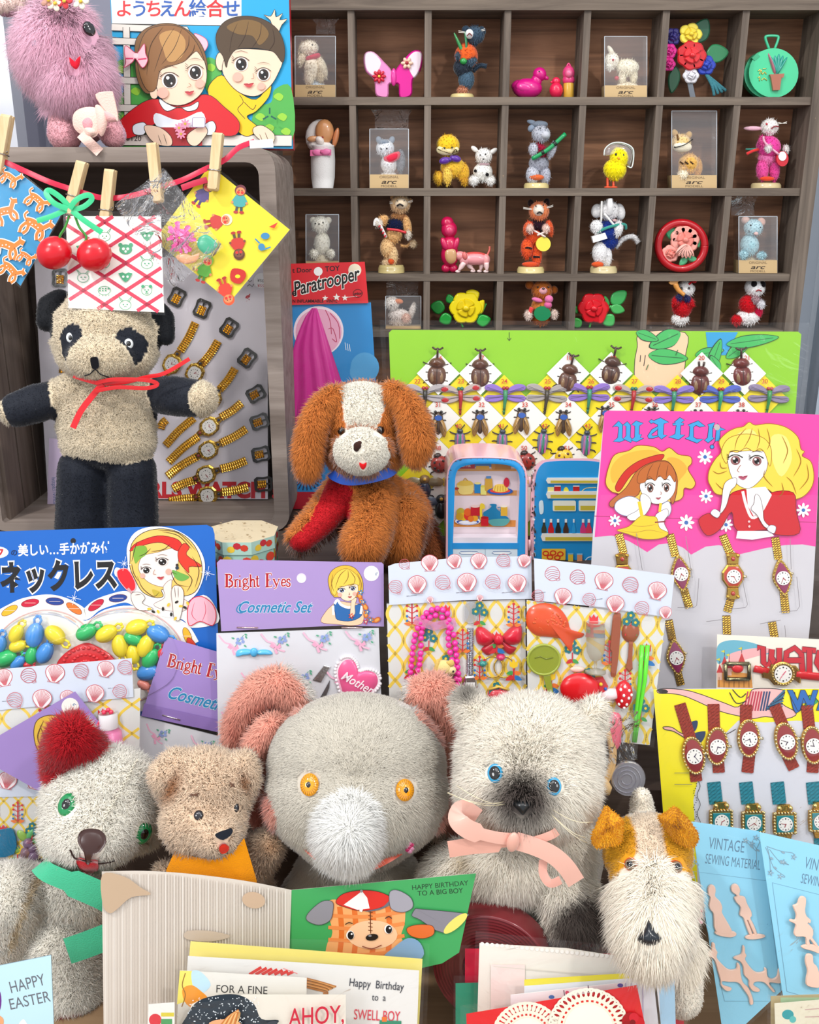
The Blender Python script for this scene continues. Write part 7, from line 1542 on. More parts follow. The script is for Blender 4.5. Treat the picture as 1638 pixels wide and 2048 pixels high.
gcard('small card edge with a red spot and yellow strip, left of the sailor hat card',fm(2040,.435,14,320),[(222,640),(330,632),(330,900),(212,900)],'#ece8e0',lambda mb:(mb.disc(250,705,26,'#d8303a'),mb.rect(274,674,328,690,'#d8c83a'),mb.rect(274,700,320,760,'#4a9a5a')),[(218,625),(350,615),(350,900),(205,900)],8)
m=sub(lean(60,2000,.462,12),*NZ)
def d(mb):
    mb.text('HAPPY',58,1520,66,'#6a7078',rot=-14,sx=.72);mb.text('EASTER',54,1610,62,'#6a7078',rot=-12,sx=.8);mb.disc(-16,1560,24,'#6a2a8a',70);mb.blob([(100,1700),(130,1660),(160,1720)],'#f0f4f4');mb.blob([(-20,1640),(20,1660),(10,1720),(-20,1720)],'#e8a878')
t=Thing('greeting_card','pale blue happy Easter card at the front left corner','greeting card');mb=board(m,[(-120,1392),(278,1312),(302,1900),(-120,1900)],'#c2e6f3',6,'#8aa8b8');mb.z=.4;d(mb);t.part('card',mb);t.done()

# right-hand stack of cards
RZ=(840,1800,2.0526);rm=lambda v,Y,u=1100,yaw=0,back=13:sub(lean(u,v,Y,back,yaw),*RZ)
gcard('crimson card edge at the back left of the right-hand card stack',rm(1960,.484),[(185,200),(232,200),(1076,232),(1086,600),(184,600)],'#d8123c',None,[(162,182),(1090,190),(1110,600),(160,600)],3)
gcard('teal green card edge at the left of the right-hand card stack',rm(1990,.477),[(146,342),(700,330),(700,600),(146,600)],'#1f8a6a',None,[(138,308),(720,300),(720,600),(136,600)],4)
def d(mb):
    for k in range(34):mb.disc(255+k*20.5,180+k*1.9,8,'#f6f3ea',8)
    mb.rect(290,262,430,600,'#f6e0d8');mb.line([(300,270),(900,320)],3,'#dcd4c6')
gcard('cream lace-edged card in the right-hand card stack, under the terrier chin',rm(1980,.472),[(244,178),(600,198),(930,248),(920,600),(232,600)],'#efe9dc',d,[(228,124),(950,200),(960,600),(214,600)],5)
gcard('card with a yellow top band and pale blue right side in the right-hand stack',rm(1990,.464),[(428,330),(1040,290),(1052,600),(428,600)],'#e8eaf0',lambda mb:(mb.poly([(428,326),(1040,288),(1038,308),(428,352)],'#efe23a'),mb.poly([(980,312),(1044,304),(1052,600),(990,600)],'#a8cfe8'),mb.line([(962,316),(985,520)],9,'#4a4038'),[mb.rect(840+24*i,340,846+24*i,600,'#c8c2d8')for i in range(4)]),[(280,240),(1080,230),(1100,600),(270,600)],6)
gcard('white card with small blue and pink marks behind the red valentine',rm(2000,.458),[(372,390),(840,338),(840,600),(372,600)],'#f3f1f0',lambda mb:(mb.disc(540,398,12,'#3a7ac0',8),mb.line([(590,370),(594,396)],4,'#6a5a6a'),mb.line([(690,350),(692,378)],4,'#6a5a6a'),mb.disc(604,380,8,'#d84a6a'),mb.disc(705,370,8,'#d84a6a'),mb.disc(822,350,12,'#5a5ab0',8)),[(350,330),(880,310),(900,600),(350,600)],7)
def d(mb):
    for cx,cy,r_ in((440,560,120),(690,520,140)):
        for k in range(22):
            a=math.radians(180+k*180/21);mb.line(circ(cx+r_*math.cos(a),cy+r_*math.sin(a),22,20,14),9,'#f4ecd8',closed=True)
        mb.disc(cx,cy,r_-12,'#f4ecd8',n=36)
        for k in range(18):a=math.radians(180+k*10.6);mb.line([(cx+(r_-28)*math.cos(a),cy+(r_-28)*math.sin(a)),(cx+(r_-28)*math.cos(a+.09),cy+(r_-28)*math.sin(a+.09))],8,'#d8281c')
        mb.disc(cx,cy,r_-40,'#f8f2e2',n=36)
    for k,(x,y,r_)in enumerate(((862,490,36),(890,500,30),(848,515,26),(875,475,20),(870,495,12))):mb.disc(x,y,r_,('#a8101a','#c81824','#981018','#d02030','#800c14')[k])
gcard('red valentine card with two white lace doilies, frontmost of the right-hand stack',rm(2040,.448),[(190,468),(890,350),(925,520),(930,640),(196,640)],'#e01018',d,[(165,430),(915,330),(960,640),(165,640)],8)
gcard('small beige card with a teal flower at the front right corner',rm(2030,.452,1580),[(1455,425),(1640,410),(1700,410),(1700,640),(1462,640)],'#e2dcc4',lambda mb:(mb.disc(1510,470,24,'#2f9aa0',20),mb.disc(1530,490,14,'#5ab8b4'),mb.line([(1580,450),(1640,445)],4,'#c8a8a0'),mb.line([(1580,480),(1640,478)],4,'#c8a8a0')),[(1425,385),(1700,370),(1700,640),(1420,640)],9)
gcard('olive backed card at the front right corner, behind the beige teal-flower card',rm(2020,.458,1580),[(1440,395),(1700,385),(1700,640),(1440,640)],'#b8a880',lambda mb:mb.rect(1480,400,1700,420,'#a8c8a0'),None)
# maroon ribbon roll and paper tag
t=Thing('ribbon_spool','large roll of maroon ribbon standing under the kitten','ribbon spool');f=Up(985,1925,.499,-14,8)
mb=MB(f,'plastic');n=64;rows=[]
for k in range(21):
    r_=54+k*3.2;h=26+(4 if k%2 else-3.5);rows.append([(r_*math.cos(i*2*math.pi/n),r_*math.sin(i*2*math.pi/n),h)for i in range(n+1)])
rows.append([(118.5*math.cos(i*2*math.pi/n),118.5*math.sin(i*2*math.pi/n),-28)for i in range(n+1)]);mb.sheet(rows,'#7d2b30');t.part('ribbon_coil',mb)
mb=MB(f,'card');mb.sheet([[(r_*math.cos(i*2*math.pi/n),r_*math.sin(i*2*math.pi/n),h)for i in range(n+1)]for r_,h in((54,24),(30,20),(1,20),(1,-28),(118,-28))],'#4a1c20');t.part('core',mb);e=t.done();e.location.z+=max(0,.001-e.location.z)
m=sub(lean(1190,1740,.575,10),*PZ);mb=board(m,[(960,780),(1000,700),(1030,860),(1060,1000),(1000,1280),(940,1290)],'#a9a29c',2,None,'paper');mb.z=.4;mb.text('1819',950,1120,34,'#4a4440',rot=-70)
t=Thing('price_tag','grey paper swing tag between the kitten and the terrier','tag');t.part('tag',mb);mb=MB(m,'satin')
for k in range(5):mb.ball(985+8*math.sin(k*2),735+14*k,8,13,'#d02a5a',9,7,0,8,5)
t.part('string_knot',mb);t.done()
# ---------------------------------------------------------------- insect board
HZ=(760,630,1.8656);ib=lean(1190,1060,.80,9);m=sub(ib,*HZ);IBY=foot(m,800,ZB+.003)
t=Thing('insect_board','wide green shop board in a clear bag with rows of toy insects','display board')
P=[(45,55),(1560,62),(1572,72),(1545,420),(1500,IBY),(60,IBY),(33,66)];mb=board(m,P,'#8cc81f',4,'#e8e4d8');mb.z=.4
mb.shape([(975,66),(1138,66),(1140,150),(1130,225),(1085,280),(1010,285),(955,250),(950,180),(960,120)],'#f0c8a0',INK,2.5,4);mb.line([(990,150),(984,190)],3,INK);mb.line([(972,150),(970,175)],3,INK)
mb.poly([(1215,64),(1335,64),(1290,150),(1225,150)],'#2a9ad0');mb.line([(482,64),(482,96)],2,INK);mb.line([(475,86),(482,96),(489,86)],2,INK)
for x,y,l,w,a in((1120,66,130,66,155),(1000,150,150,58,5),(955,64,90,40,20),(1175,150,110,40,-10),(1230,200,120,44,-70),(1290,160,120,44,-35),(1290,110,200,46,-8),(1265,210,70,36,-120)):
    leaf(mb,x,y,l,w,a,'#1d3a24');leaf(mb,x+1,y,l-4,w-5,a,'#3fb35a','#1f6a34')
for x,y in((1000,185),(1110,130),(1205,150)):mb.line([(x,y),(x-8,y+20)],3,'#1f6a34')
Y_,Wt='#f2dc12','#f0eee6'
def dia(x,y,c,r=80):mb.poly([(x,y-r),(x+r,y),(x,min(y+r,IBY-4)),(x-r,y)],c)if y<IBY-30 else 0
for k in range(9):dia(140+161.3*k,303,Y_)
for k in range(9):dia(300+161*k-160,463,Y_)
for k in range(9):dia(140+161*k,620,Y_);
for k in range(8):dia(220+161*k,383,Wt);dia(220+161*k,543,Wt);dia(220+161*k,700,Wt)
for x in(217,374,700,860,1197,1356):dia(x,218,Wt)
NC='#c8402a'
for k in range(9):mb.text(str(22+k),128+161.3*k,255,17,NC,bold=.01)
for k in range(8):mb.text(str(31+k),205+161*k,342,17,NC,bold=.01)
for k in range(8):mb.text(str(40+k),280+160*k,421,17,NC,bold=.01);mb.text(str(48+k),204+160*k,503,17,NC,bold=.01)
mb.text('56',132,578,17,NC,bold=.01)
for x,n_ in((217,16),(372,17),(698,18),(862,19),(1190,20),(1360,21)):mb.text(str(n_),x-8,168,17,NC,bold=.01)
t.part('printed_board',mb);t.part('clear_bag',film_sheet(m,[(0,20),(1590,30),(1560,IBY-6),(40,IBY-6)],30,'film',10,2.5,12));t.done()
IG='toy insects on the green board'
def legs(mb,xs,y0,y1,w,col,L=24):
    for sx in(-1,1):
        for k in range(3):y=y0+(y1-y0)*k/2;mb.tube([(sx*w*.3,y,10),(sx*(w+L*.5),y-8+6*k,12),(sx*(w+L),y+(-14+16*k),2)],2.4,col,5)
def beetle(x,y,rot,label,horn=True,c='#5a3320'):
    t=Thing('toy_beetle',label,'toy insect',IG);f=at(m,x,y,rot);mb=MB(f,'plastic');mb.puff(spl([(0,-16),(28,-12),(39,18),(30,50),(0,64),(-30,50),(-39,18),(-28,-12)],3,True),2,26,c,4);mb.line([(0,-8),(0,56)],2,'#2a140c',h=26.5);mb.puff(spl([(0,-48),(24,-40),(33,-18),(0,-2),(-33,-18),(-24,-40)],3,True),2,30,c,4);mb.puff(circ(-16,26,11,24,12),14,26,'#8a6a48',2);mb.puff(circ(16,26,11,24,12),14,26,'#8a6a48',2);k=t.part('body',mb)
    mb=MB(f,'plastic');legs(mb,0,-14,36,28,'#2f1a12');t.part('legs',mb)
    mb=MB(f,'plastic')
    if horn:mb.tube([(0,-44,14),(0,-68,20),(0,-80,22)],4.5,'#3f2216',6);mb.tube([(-20,-84,20),(-8,-76,22),(0,-80,22),(8,-76,22),(20,-84,20)],4,'#3f2216',6)
    else:mb.tube([(-8,-46,14),(-10,-62,16)],4,'#3f2216',6);mb.tube([(8,-46,14),(10,-62,16)],4,'#3f2216',6)
    t.part('horn',mb);t.done()
for x,y,a,l,h,c in((212,205,2,'brown horned toy beetle at the upper left corner of the green board, number 16',True,'#5f3a26'),(373,210,0,'brown horned toy beetle on number 17, second from the left',True,'#5a3322'),(702,228,12,'brown horned toy beetle on number 18, tilted',True,'#5a3322'),(862,200,10,'brown horned toy beetle on number 19, left of the printed knee',True,'#4f2c1e'),(1192,236,3,'reddish-brown hornless toy beetle on number 20',False,'#5f2018'),(1346,206,-4,'reddish-brown horned toy beetle on number 21, furthest right',True,'#6a2018')):beetle(x,y,a,l,h,c)
def dragonfly(x,y,rot,label,wing,body,tip=None):
    t=Thing('toy_dragonfly',label,'toy insect',IG);f=at(m,x,y,rot)
    for sx in(-1,1):
        for k,(y0,y1,hh)in enumerate(((-14,-26,20),(2,14,14))):
            mb=MB(f,'plastic');mb.plate([(sx*2,y0-2),(sx*36,y1-13),(sx*66,y1-13),(sx*77,y1-2),(sx*68,y1+10),(sx*36,y1+13),(sx*3,y0+13)],hh-6,hh,wing,3)
            if tip:mb.puff(circ(sx*58,y1,14,9,12),hh,hh+2,tip,2)
            for q in(-4,2):mb.line([(sx*8,y0+4),(sx*70,y1+q)],1.2,'#3a3444',h=hh+.8)
            t.part('wing',mb)
    mb=MB(f,'plastic');mb.tube([(0,-18,22),(0,10,20),(-3,40,14),(-5,72,8)],[9,8,5.5,4],body,8)
    for k in range(5):mb.ball(-1-k,22+10*k,16-k*1.6,6.5,'#1a1a1e' if k%2 else body,3,6.5,0,8,4)
    t.part('body',mb);mb=MB(f,'plastic');mb.ball(-6,-26,22,7,'#b02a2a' if body!='#b01c22' else '#2a7a6a',nu=8,nv=6);mb.ball(6,-26,22,7,'#b02a2a' if body!='#b01c22' else '#2a7a6a',nu=8,nv=6);t.part('head',mb);t.done()
WS,WR,WP,WB='#b3acae','#a8a09c','#8f6fc4','#4f62c0'
for x,y,a,l,w,b,tp in((168,298,0,'grey-winged toy dragonfly beside the puppy ear, under number 22',WS,'#2a2620',None),(300,300,-3,'red-bodied toy dragonfly with red wing tips under number 23','#b8a8a0','#b01c22','#b3121c'),(466,298,0,'violet-winged toy dragonfly with green tail under number 24',WP,'#2f8a5a',None),(620,298,2,'brown-grey winged toy dragonfly with striped tail under number 25',WR,'#3a3024',None),(778,295,0,'violet-winged toy dragonfly with green tail under number 26',WP,'#2f8a6a',None),(942,300,2,'red-bodied toy dragonfly with red wing tips under number 27','#b8a8a0','#b01c22','#b3121c'),(1092,303,0,'violet-winged toy dragonfly with green tail under number 28','#8a74c8','#2f8a6a',None),(1265,302,0,'blue-winged toy dragonfly with green tail under number 29',WB,'#2a9a6a',None),(1446,300,2,'purple-grey winged toy dragonfly under number 30, furthest right','#8d7f9c','#2f8a4a',None)):dragonfly(x,y,a,l,w,b,tp)
def cicada(x,y,rot,label,full=True):
    t=Thing('toy_cicada',label,'toy insect',IG);f=at(m,x,y,rot)
    mb=MB(f,'plastic');mb.puff(spl([(0,-46),(16,-36),(20,-10),(16,24),(0,48),(-16,24),(-20,-10),(-16,-36)],3,True),2,22,'#4a3626',4);mb.disc(0,-20,14,'#2a5ab0',10,h=22.4);mb.ball(-11,-42,16,6,'#1a120c',nu=8,nv=5);mb.ball(11,-42,16,6,'#1a120c',nu=8,nv=5);t.part('body',mb)
    for sx in(-1,1):
        mb=MB(f,'plastic');mb.puff(spl([(sx*4,-16),(sx*20,-8),(sx*31,26),(sx*24,52),(sx*12,40),(sx*4,10)],3,True),16,26,'#a9803e',3,edge=.4)
        for q in range(3):mb.line([(sx*6,-10),(sx*(14+6*q),40-4*q)],1.6,'#4a2f14',h=26.6)
        t.part('wing',mb)
    mb=MB(f,'plastic');legs(mb,0,-30,10,16,'#3a2a1c',18);t.part('legs',mb);t.done()
for x,y,l in((217,403,'brown-winged toy cicada below number 31, beside the puppy ear'),(372,400,'brown-winged toy cicada below number 32'),(526,393,'brown-winged toy cicada below number 33'),(682,400,'brown-winged toy cicada below number 34'),(840,385,'brown-winged toy cicada below number 35, partly behind the pink card'),(1012,388,'brown toy cicada whose head shows just over the pink card, near its title'),(1180,398,'toy cicada below number 37, mostly hidden by the pink card'),(1342,398,'toy cicada below number 38, mostly hidden by the pink card')):cicada(x,y,random.uniform(-5,5),l)
def jewel(x,y,rot,label):
    t=Thing('toy_jewel_beetle',label,'toy insect',IG);f=at(m,x,y,rot);mb=MB(f,'pearl');mb.puff(spl([(0,-32),(16,-28),(22,0),(16,40),(0,56),(-16,40),(-22,0),(-16,-28)],3,True),2,24,'#6f7a98',4)
    for c,q in(('#1f8a5a',0),('#c85a9a',9),('#c85a9a',-9)):mb.line([(q,-24),(q*1.1,44)],5,c,h=24.5-abs(q)*.3)
    mb.ball(0,-36,12,12,'#2a3a4a',9,10);t.part('body',mb);mb=MB(f,'plastic');legs(mb,0,-22,24,20,'#2c2438',22);mb.tube([(-5,-44,12),(-18,-60,10)],2,'#2c2438',5);mb.tube([(5,-44,12),(18,-60,10)],2,'#2c2438',5);t.part('legs',mb);t.done()
for x,y,a,l in((298,468,0,'shiny green and purple toy beetle behind the toy refrigerator top left, number 40'),(455,470,2,'shiny green and purple toy beetle behind the toy refrigerator top right, number 41'),(606,468,6,'shiny green and purple toy beetle on number 42 above the open door'),(768,474,4,'shiny green and purple toy beetle on number 43 beside the pink card')):jewel(x,y,a,l)
def ladybird(x,y,label,c='#9a2418',sp='#1c0f0c'):
    t=Thing('toy_ladybird',label,'toy insect',IG);f=at(m,x,y,-15);mb=MB(f,'plastic');mb.ball(0,0,4,36,c,34,24,0,16,10);mb.ball(0,-32,6,16,'#2a1510',12,14);mb.tube([(0,-32,16),(0,0,29),(0,33,12)],1.8,sp,5)
    for sx,sy in((-16,-12),(16,-10),(-20,8),(20,10),(-10,20),(12,22)):q=max(.05,1-(sx/36)**2-(sy/34)**2)**.5;mb.ball(sx,sy,4+24*q,5.5,sp,5.5,2.5,0,8,4)
    t.part('body',mb);mb=MB(f,'plastic');legs(mb,0,-18,18,32,'#2a1510',14);t.part('legs',mb);t.done()
ladybird(222,556,'red spotted toy ladybird right of the puppy muzzle, below number 48');ladybird(545,546,'red spotted toy ladybird behind the toy refrigerator shoulder, near number 50');ladybird(684,530,'yellow toy ladybird with dark spots below number 51','#e3c01c','#5a2a14')
def bee(x,y,label,c,w):
    t=Thing('toy_bee',label,'toy insect',IG);f=at(m,x,y,0);mb=MB(f,'plastic');mb.ball(0,10,12,24,c,34,18);mb.ball(0,-30,14,20,'#8a6a3a' if w else c,18,16);mb.ball(0,-32,30,7,'#e0b050',nu=8,nv=5);t.part('body',mb)
    for sx in(-1,1):mb=MB(f,'plastic');mb.puff(spl([(sx*6,-24),(sx*40,-40),(sx*72,-26),(sx*60,-6),(sx*20,-8)],3,True),16,22,'#8d7c58' if w else '#5a6a80',2,edge=.6);t.part('wing',mb)
    mb=MB(f,'plastic');legs(mb,0,-8,26,20,'#15151c',20);t.part('legs',mb);t.done()
bee(166,642,'dark blue toy bee with brown wings under number 56, right of the collar','#1c2a4a',True);bee(228,715,'black toy bee low on the board between the puppy and the refrigerator','#15181f',False)

# tin toy refrigerator
SZ_=(860,880,4.8176);fy=.742;fp=Plane(W(980,1100,fy),Vector((0,-1,0)));m=sub(fp,*SZ_);FY=foot(m,500,ZB+.0008)
t=Thing('toy_refrigerator','pink and blue tin toy refrigerator standing with its door open','toy refrigerator')
out=[(150,FY),(158,360),(175,270),(230,190),(330,165),(560,160),(760,172),(850,195),(915,260),(940,350),(945,FY)];o=[(p[0],p[1])for p in spl(out[1:-1],4)];o=[(150,FY)]+o+[(945,FY)]
inn=[(222,985)]+spl([(240,400),(255,310),(300,262),(400,235),(560,228),(700,235),(800,258),(850,310),(865,400)],4)+[(842,985)]
D=520
mb=MB(m,'painted_tin');n=len(o);back=[(p[0],p[1])for p in o]
mb.add([(x,y,0)for x,y in o]+[(x,y,-D)for x,y in back],[(i,i+1,n+i+1,n+i)for i in range(n-1)]+[(n-1,0,n,2*n-1)]+[tuple(range(n,2*n))],'#f6bcc6');t.part('case',mb)
mb=MB(m,'painted_tin');k=len(inn)
ou=[(o[0][0]+22,o[0][1])]+[(510+(x-510)*.955,620+(y-620)*.965)for x,y in o[1:-1]]+[(o[-1][0]-28,o[-1][1])]
# blue front rim: two strips
def strip(a,b,h,col):
    N_=60
    def smp(q):
        L=[0]
        for p0,p1 in zip(q,q[1:]):L.append(L[-1]+math.hypot(p1[0]-p0[0],p1[1]-p0[1]))
        r_=[]
        for i in range(N_):
            d=L[-1]*i/(N_-1);j=0
            while j<len(L)-2 and L[j+1]<d:j+=1
            t_=(d-L[j])/max(L[j+1]-L[j],1e-6);r_.append((q[j][0]+(q[j+1][0]-q[j][0])*t_,q[j][1]+(q[j+1][1]-q[j][1])*t_))
        return r_
    a,b=smp(a),smp(b);mb.add([(x,y,h)for x,y in a]+[((x+u)/2,(y+v)/2,h+12)for(x,y),(u,v)in zip(a,b)]+[(x,y,h)for x,y in b],[(r_*N_+i,r_*N_+i+1,(r_+1)*N_+i+1,(r_+1)*N_+i)for r_ in(0,1)for i in range(N_-1)],col,True)
strip(o,ou,0,'#f6bcc6');strip(ou,[(222,FY)]+inn+[(842,FY)],2,'#2a9ae0')
for i in range(40):x,y=random.choice(ou);mb.disc(x+random.uniform(-6,16),y+random.uniform(-6,10),random.uniform(2,5),'#4a3a34',h=9,n=6)
t.part('front_rim',mb)
mb=MB(m,'painted_tin');BW='#e4d3d8';mb.add([(x,y,2)for x,y in inn]+[(530+(x-530)*.97,y*.995-2,-120)for x,y in inn],[(i,i+1,k+i+1,k+i)for i in range(k-1)]+[(k-1,0,k,2*k-1)],'#dcc8ce',True)
mb.poly([(530+(x-530)*.97,y*.995-2)for x,y in inn],BW,-120);mb.z=-119;mb.eps=.6
SHF='#d89a5a'
mb.rect(250,308,855,332,SHF);mb.rect(232,520,862,570,SHF);mb.rect(228,810,850,875,'#e0944a')
mb.rect(270,255,440,308,'#b8203a');mb.text('BUTTER',300,292,20,'#f0e0d8',bold=.02);mb.rect(440,250,600,290,'#2a7ac0');mb.rect(450,280,580,315,'#e0a83a');mb.rect(610,262,790,316,'#b87a34');mb.disc(620,285,20,'#c88a40',34)
mb.blob([(265,470),(300,455),(420,460),(428,480),(415,545),(350,560),(290,548)],'#e8cf7a');mb.blob([(265,462),(310,425),(390,425),(425,460),(345,475)],'#dcb850');mb.line([(330,425),(345,400),(370,425)],8,'#c8962e',sm=3);mb.disc(262,500,24,'#b03a2a',12)
mb.rect(436,450,498,545,'#2a82c0');mb.disc(467,448,31,'#e8d890',12);mb.rect(495,480,552,560,'#e8dc7a');mb.disc(523,478,28,'#d8c850',11);mb.blob([(540,430),(545,400),(600,400),(610,430),(605,520),(540,520)],'#c99a3a');mb.rect(550,378,598,402,'#5a8ac0')
mb.disc(685,525,125,'#2a5ab0',36);mb.disc(685,520,100,'#d8453a',24);mb.blob([(615,515),(640,465),(690,455),(740,465),(760,515),(690,535)],'#efc95a');mb.disc(748,440,28,'#c0203a',48)
for q in range(5):mb.line([(640+q*24,470),(630+q*28,525)],5,'#c8962e')
mb.disc(370,815,125,'#e8e8f0',38);mb.disc(370,822,110,'#3a5ab0',26);mb.disc(370,826,92,'#e8e8f0',18)
for x,y,r_,c in((300,725,40,'#b8a83a'),(330,770,40,'#d8b02a'),(290,770,36,'#c89a2a'),(375,760,44,'#d8342a'),(370,725,38,'#e0602a'),(440,785,30,'#e8a02a'),(400,790,30,'#e0762a')):mb.disc(x,y,r_,c)
mb.rect(398,672,486,760,'#c0202c');mb.disc(442,668,44,'#e8c8c0',14);mb.blob([(490,650),(530,650),(535,690),(510,700),(510,790),(490,790)],'#e8c83a')
mb.blob([(520,730),(580,690),(600,665),(580,655),(600,645),(650,650),(650,690),(720,750),(765,790),(600,800),(540,775)],'#1f7aa8');mb.line([(660,680),(690,680),(680,730)],9,'#1f7aa8',sm=3);mb.rect(690,670,755,760,'#d8a83a');mb.disc(722,668,32,'#e8e0d0',10)
mb.blob([(570,800),(770,790),(740,850),(660,860),(600,850)],'#5aa0a0');mb.rect(498,775,570,858,'#c8202c');mb.disc(534,775,36,'#a81824',12)
t.part('printed_inside',mb)
mb=MB(m,'painted_tin');mb.prism([(222,940),(842,940),(842,990),(222,990)],-110,4,'#ece4ee');mb.prism([(200,990),(880,990),(880,1048),(200,1048)],-4,8,'#2a92d8');mb.prism([(222,1048),(842,1048),(842,FY),(222,FY)],-4,4,'#d6e4ee');mb.line([(532,1050),(532,FY)],4,'#6a8aa0',h=4.6)
for x in(375,690):mb.poly(spl([(x-80,1075),(x+80,1075),(x+72,1098),(x-72,1098)],2,True),'#f4f8fa',5);mb.line(spl([(x-80,1075),(x+80,1075),(x+72,1098),(x-72,1098)],2,True),5,'#1f5a9a',closed=True,h=5.4)
t.part('drawer_panel',mb)
# open door, swung towards the right
hx=m(962,700,0);dn=Vector((.10,-.99,0)).normalized();dm=sub(Plane(hx,dn),*SZ_);DY=foot(dm,1300,ZB+.0008)
mb=MB(dm,'painted_tin');dp=[(965,DY)]+spl([(975,420),(1000,290),(1060,215),(1150,190),(1400,180),(1640,195),(1720,260),(1740,420)],4)+[(1740,DY)]
mb.prism(dp,-22,0,'#f0b4c0','#cfa0a8');ip_=[(1000,DY)]+spl([(1008,430),(1030,310),(1080,232),(1160,206),(1400,198),(1630,212),(1700,275),(1715,430)],4)+[(1715,DY)];mb.prism(ip_,0,9,'#1f8fd0');mb.z=9.2;mb.eps=.5
for i in range(46):x,y=random.uniform(972,1010),random.uniform(280,DY);mb.disc(x,y,random.uniform(3,9),random.choice(['#3a302e','#e8e4e4','#6a5a58']),n=7,ry=random.uniform(6,22))
d1=t.part('door',mb);mb=MB(dm,'painted_tin')
def rack(x0,y0,x1,y1,h=26):mb.prism([(x0+14,y0),(x1,y0),(x1,y1),(x0+14,y1),(x0,(y0+y1)/2)],8,h,'#efe9dc');mb.z=h;mb.rect(x0+40,y0+(y1-y0)*.45,x1,y1-4,'#cdb83c');
rack(1115,360,1700,412);rack(1115,490,1700,556);rack(1065,895,1700,965)
for x in(1180,1430):mb.prism(rrect(x,580,x+220,680,12),8,20,'#ecead8');mb.z=20;mb.rect(x+14,628,x+212,672,'#cdb83c')
t.part('door_rack',mb,d1);mb=MB(dm,'card');mb.z=10;mb.eps=.5
for x,c in((1195,'#c01c20'),(1375,'#c01c20')):mb.rect(x,440,x+62,492,c);mb.rect(x,436,x+62,446,'#f0ece8')
mb.rect(1130,450,1190,490,'#efe08a');mb.blob([(1285,490),(1295,455),(1320,455),(1332,490)],'#efe04a');mb.line([(1460,490),(1500,460),(1600,455)],7,'#e8d890',sm=3);mb.blob([(1050,590),(1085,585),(1090,690),(1060,710),(1048,660)],'#d8e8f0')
for x,c,w in((1095,'#3a3a2a',24),(1162,'#c81a20',28),(1230,'#2a2420',26),(1305,'#4a2c1c',26),(1380,'#2a9ad8',18),(1470,'#d83a7a',28),(1525,'#d83a5a',28),(1600,'#3a3a2a',26)):
    mb.poly([(x-w,890),(x-w,850),(x-w*.45,810),(x-w*.4,770),(x+w*.4,770),(x+w*.45,810),(x+w,850),(x+w,890)],c);mb.rect(x-w*.42,756,x+w*.42,790,'#e6eef0')
mb.poly(rrect(1072,1040,1300,1150,10),'#e8b83a')
for x,y in((1110,1085),(1180,1080),(1250,1090),(1150,1120),(1220,1125)):mb.line(circ(x,y,26,20),12,'#d0341c',closed=True)
mb.rect(1325,1090,1372,1160,'#d8b83a');mb.rect(1322,1080,1375,1094,'#6aaad0');mb.rect(1410,1095,1460,1160,'#d8946a');mb.rect(1408,1084,1462,1098,'#8ac0e0');mb.line([(1490,1150),(1520,1120),(1580,1115)],8,'#e8f0f4',sm=3)
t.part('printed_food',mb,d1)
for y in(400,1010):mb=MB(dm,'painted_tin');mb.tube([(960,y-50,6),(960,y+50,6)],13,'#d8a8ae',8);t.part('hinge',mb)
t.done()
# ---------------------------------------------------------------- figurines in the printer's tray
BZ,CZ,DZ,EZ=(570,0,3.0333),(1100,0,3.0446),(570,370,3.0333),(1100,370,3.0446)
def tm(Z,Y=.966):return sub(Plane(W(1000,300,Y),Vector((0,-1,0))),*Z)
K='#171316'
def fig(name,label,Z,row,parts,cat='figurine',Y=.966):
    """parts: (name, material, shapes); shapes: b ball, t tube, p puffed outline, q flat-sided outline, l turned."""
    m=tm(Z,Y);t=Thing(name,label,cat)
    for pn,mat,sh in parts:
        mb=MB(m,mat)
        for s in sh:
            k,a=s[0],s[1:]
            if k=='b':x,y,z,rx,ry,c=a[:6];mb.ball(x,y,z,rx,c,ry,(a[7]if len(a)>7 else min(rx,ry)),a[6]if len(a)>6 else 0,14,9)
            elif k=='t':q=spl(a[0],4);r_=a[1];mb.tube(q,[r_[i*len(r_)//len(q)]for i in range(len(q))]if isinstance(r_,list)else r_,a[2],7)
            elif k=='p':mb.puff(spl(a[0],3,True),a[1],a[2],a[3],4,edge=.3)
            elif k=='f':mb.plate(a[0],a[1],a[2],a[3],a[4]if len(a)>4 else 8)
            elif k=='q':mb.prism(a[0],a[1],a[2],a[3])
            elif k=='l':mb.lathe(a[0],a[1],a[2],a[3])
        if mat=='felt' and pn in FUZZ:fuzz(mb)
        t.part(pn,mb)
    return t.done(SZ[row+1]+.0036)
FUZZ=('body','head','tail')
def eyes2(*p,r=5):return('eyes','eye',[('b',x,y,z,r,r,K)for x,y,z in p])
def base(x,y,r,h=16,c='#d8c68a'):return('base','painted_tin',[('l',x,0,[(r,y),(r,y-h*.6),(r*.9,y-h),(r*.2,y-h-1)],c)])
def whisk(x,y,L,c='#efeae0'):return('whiskers','plastic',[('t',[(x,y,40),(x-L,y-L*.2+9*k,46)],2,c)for k in(0,1)]+[('t',[(x,y,40),(x+L,y-L*.35+9*k,46)],2,c)for k in(0,1)])
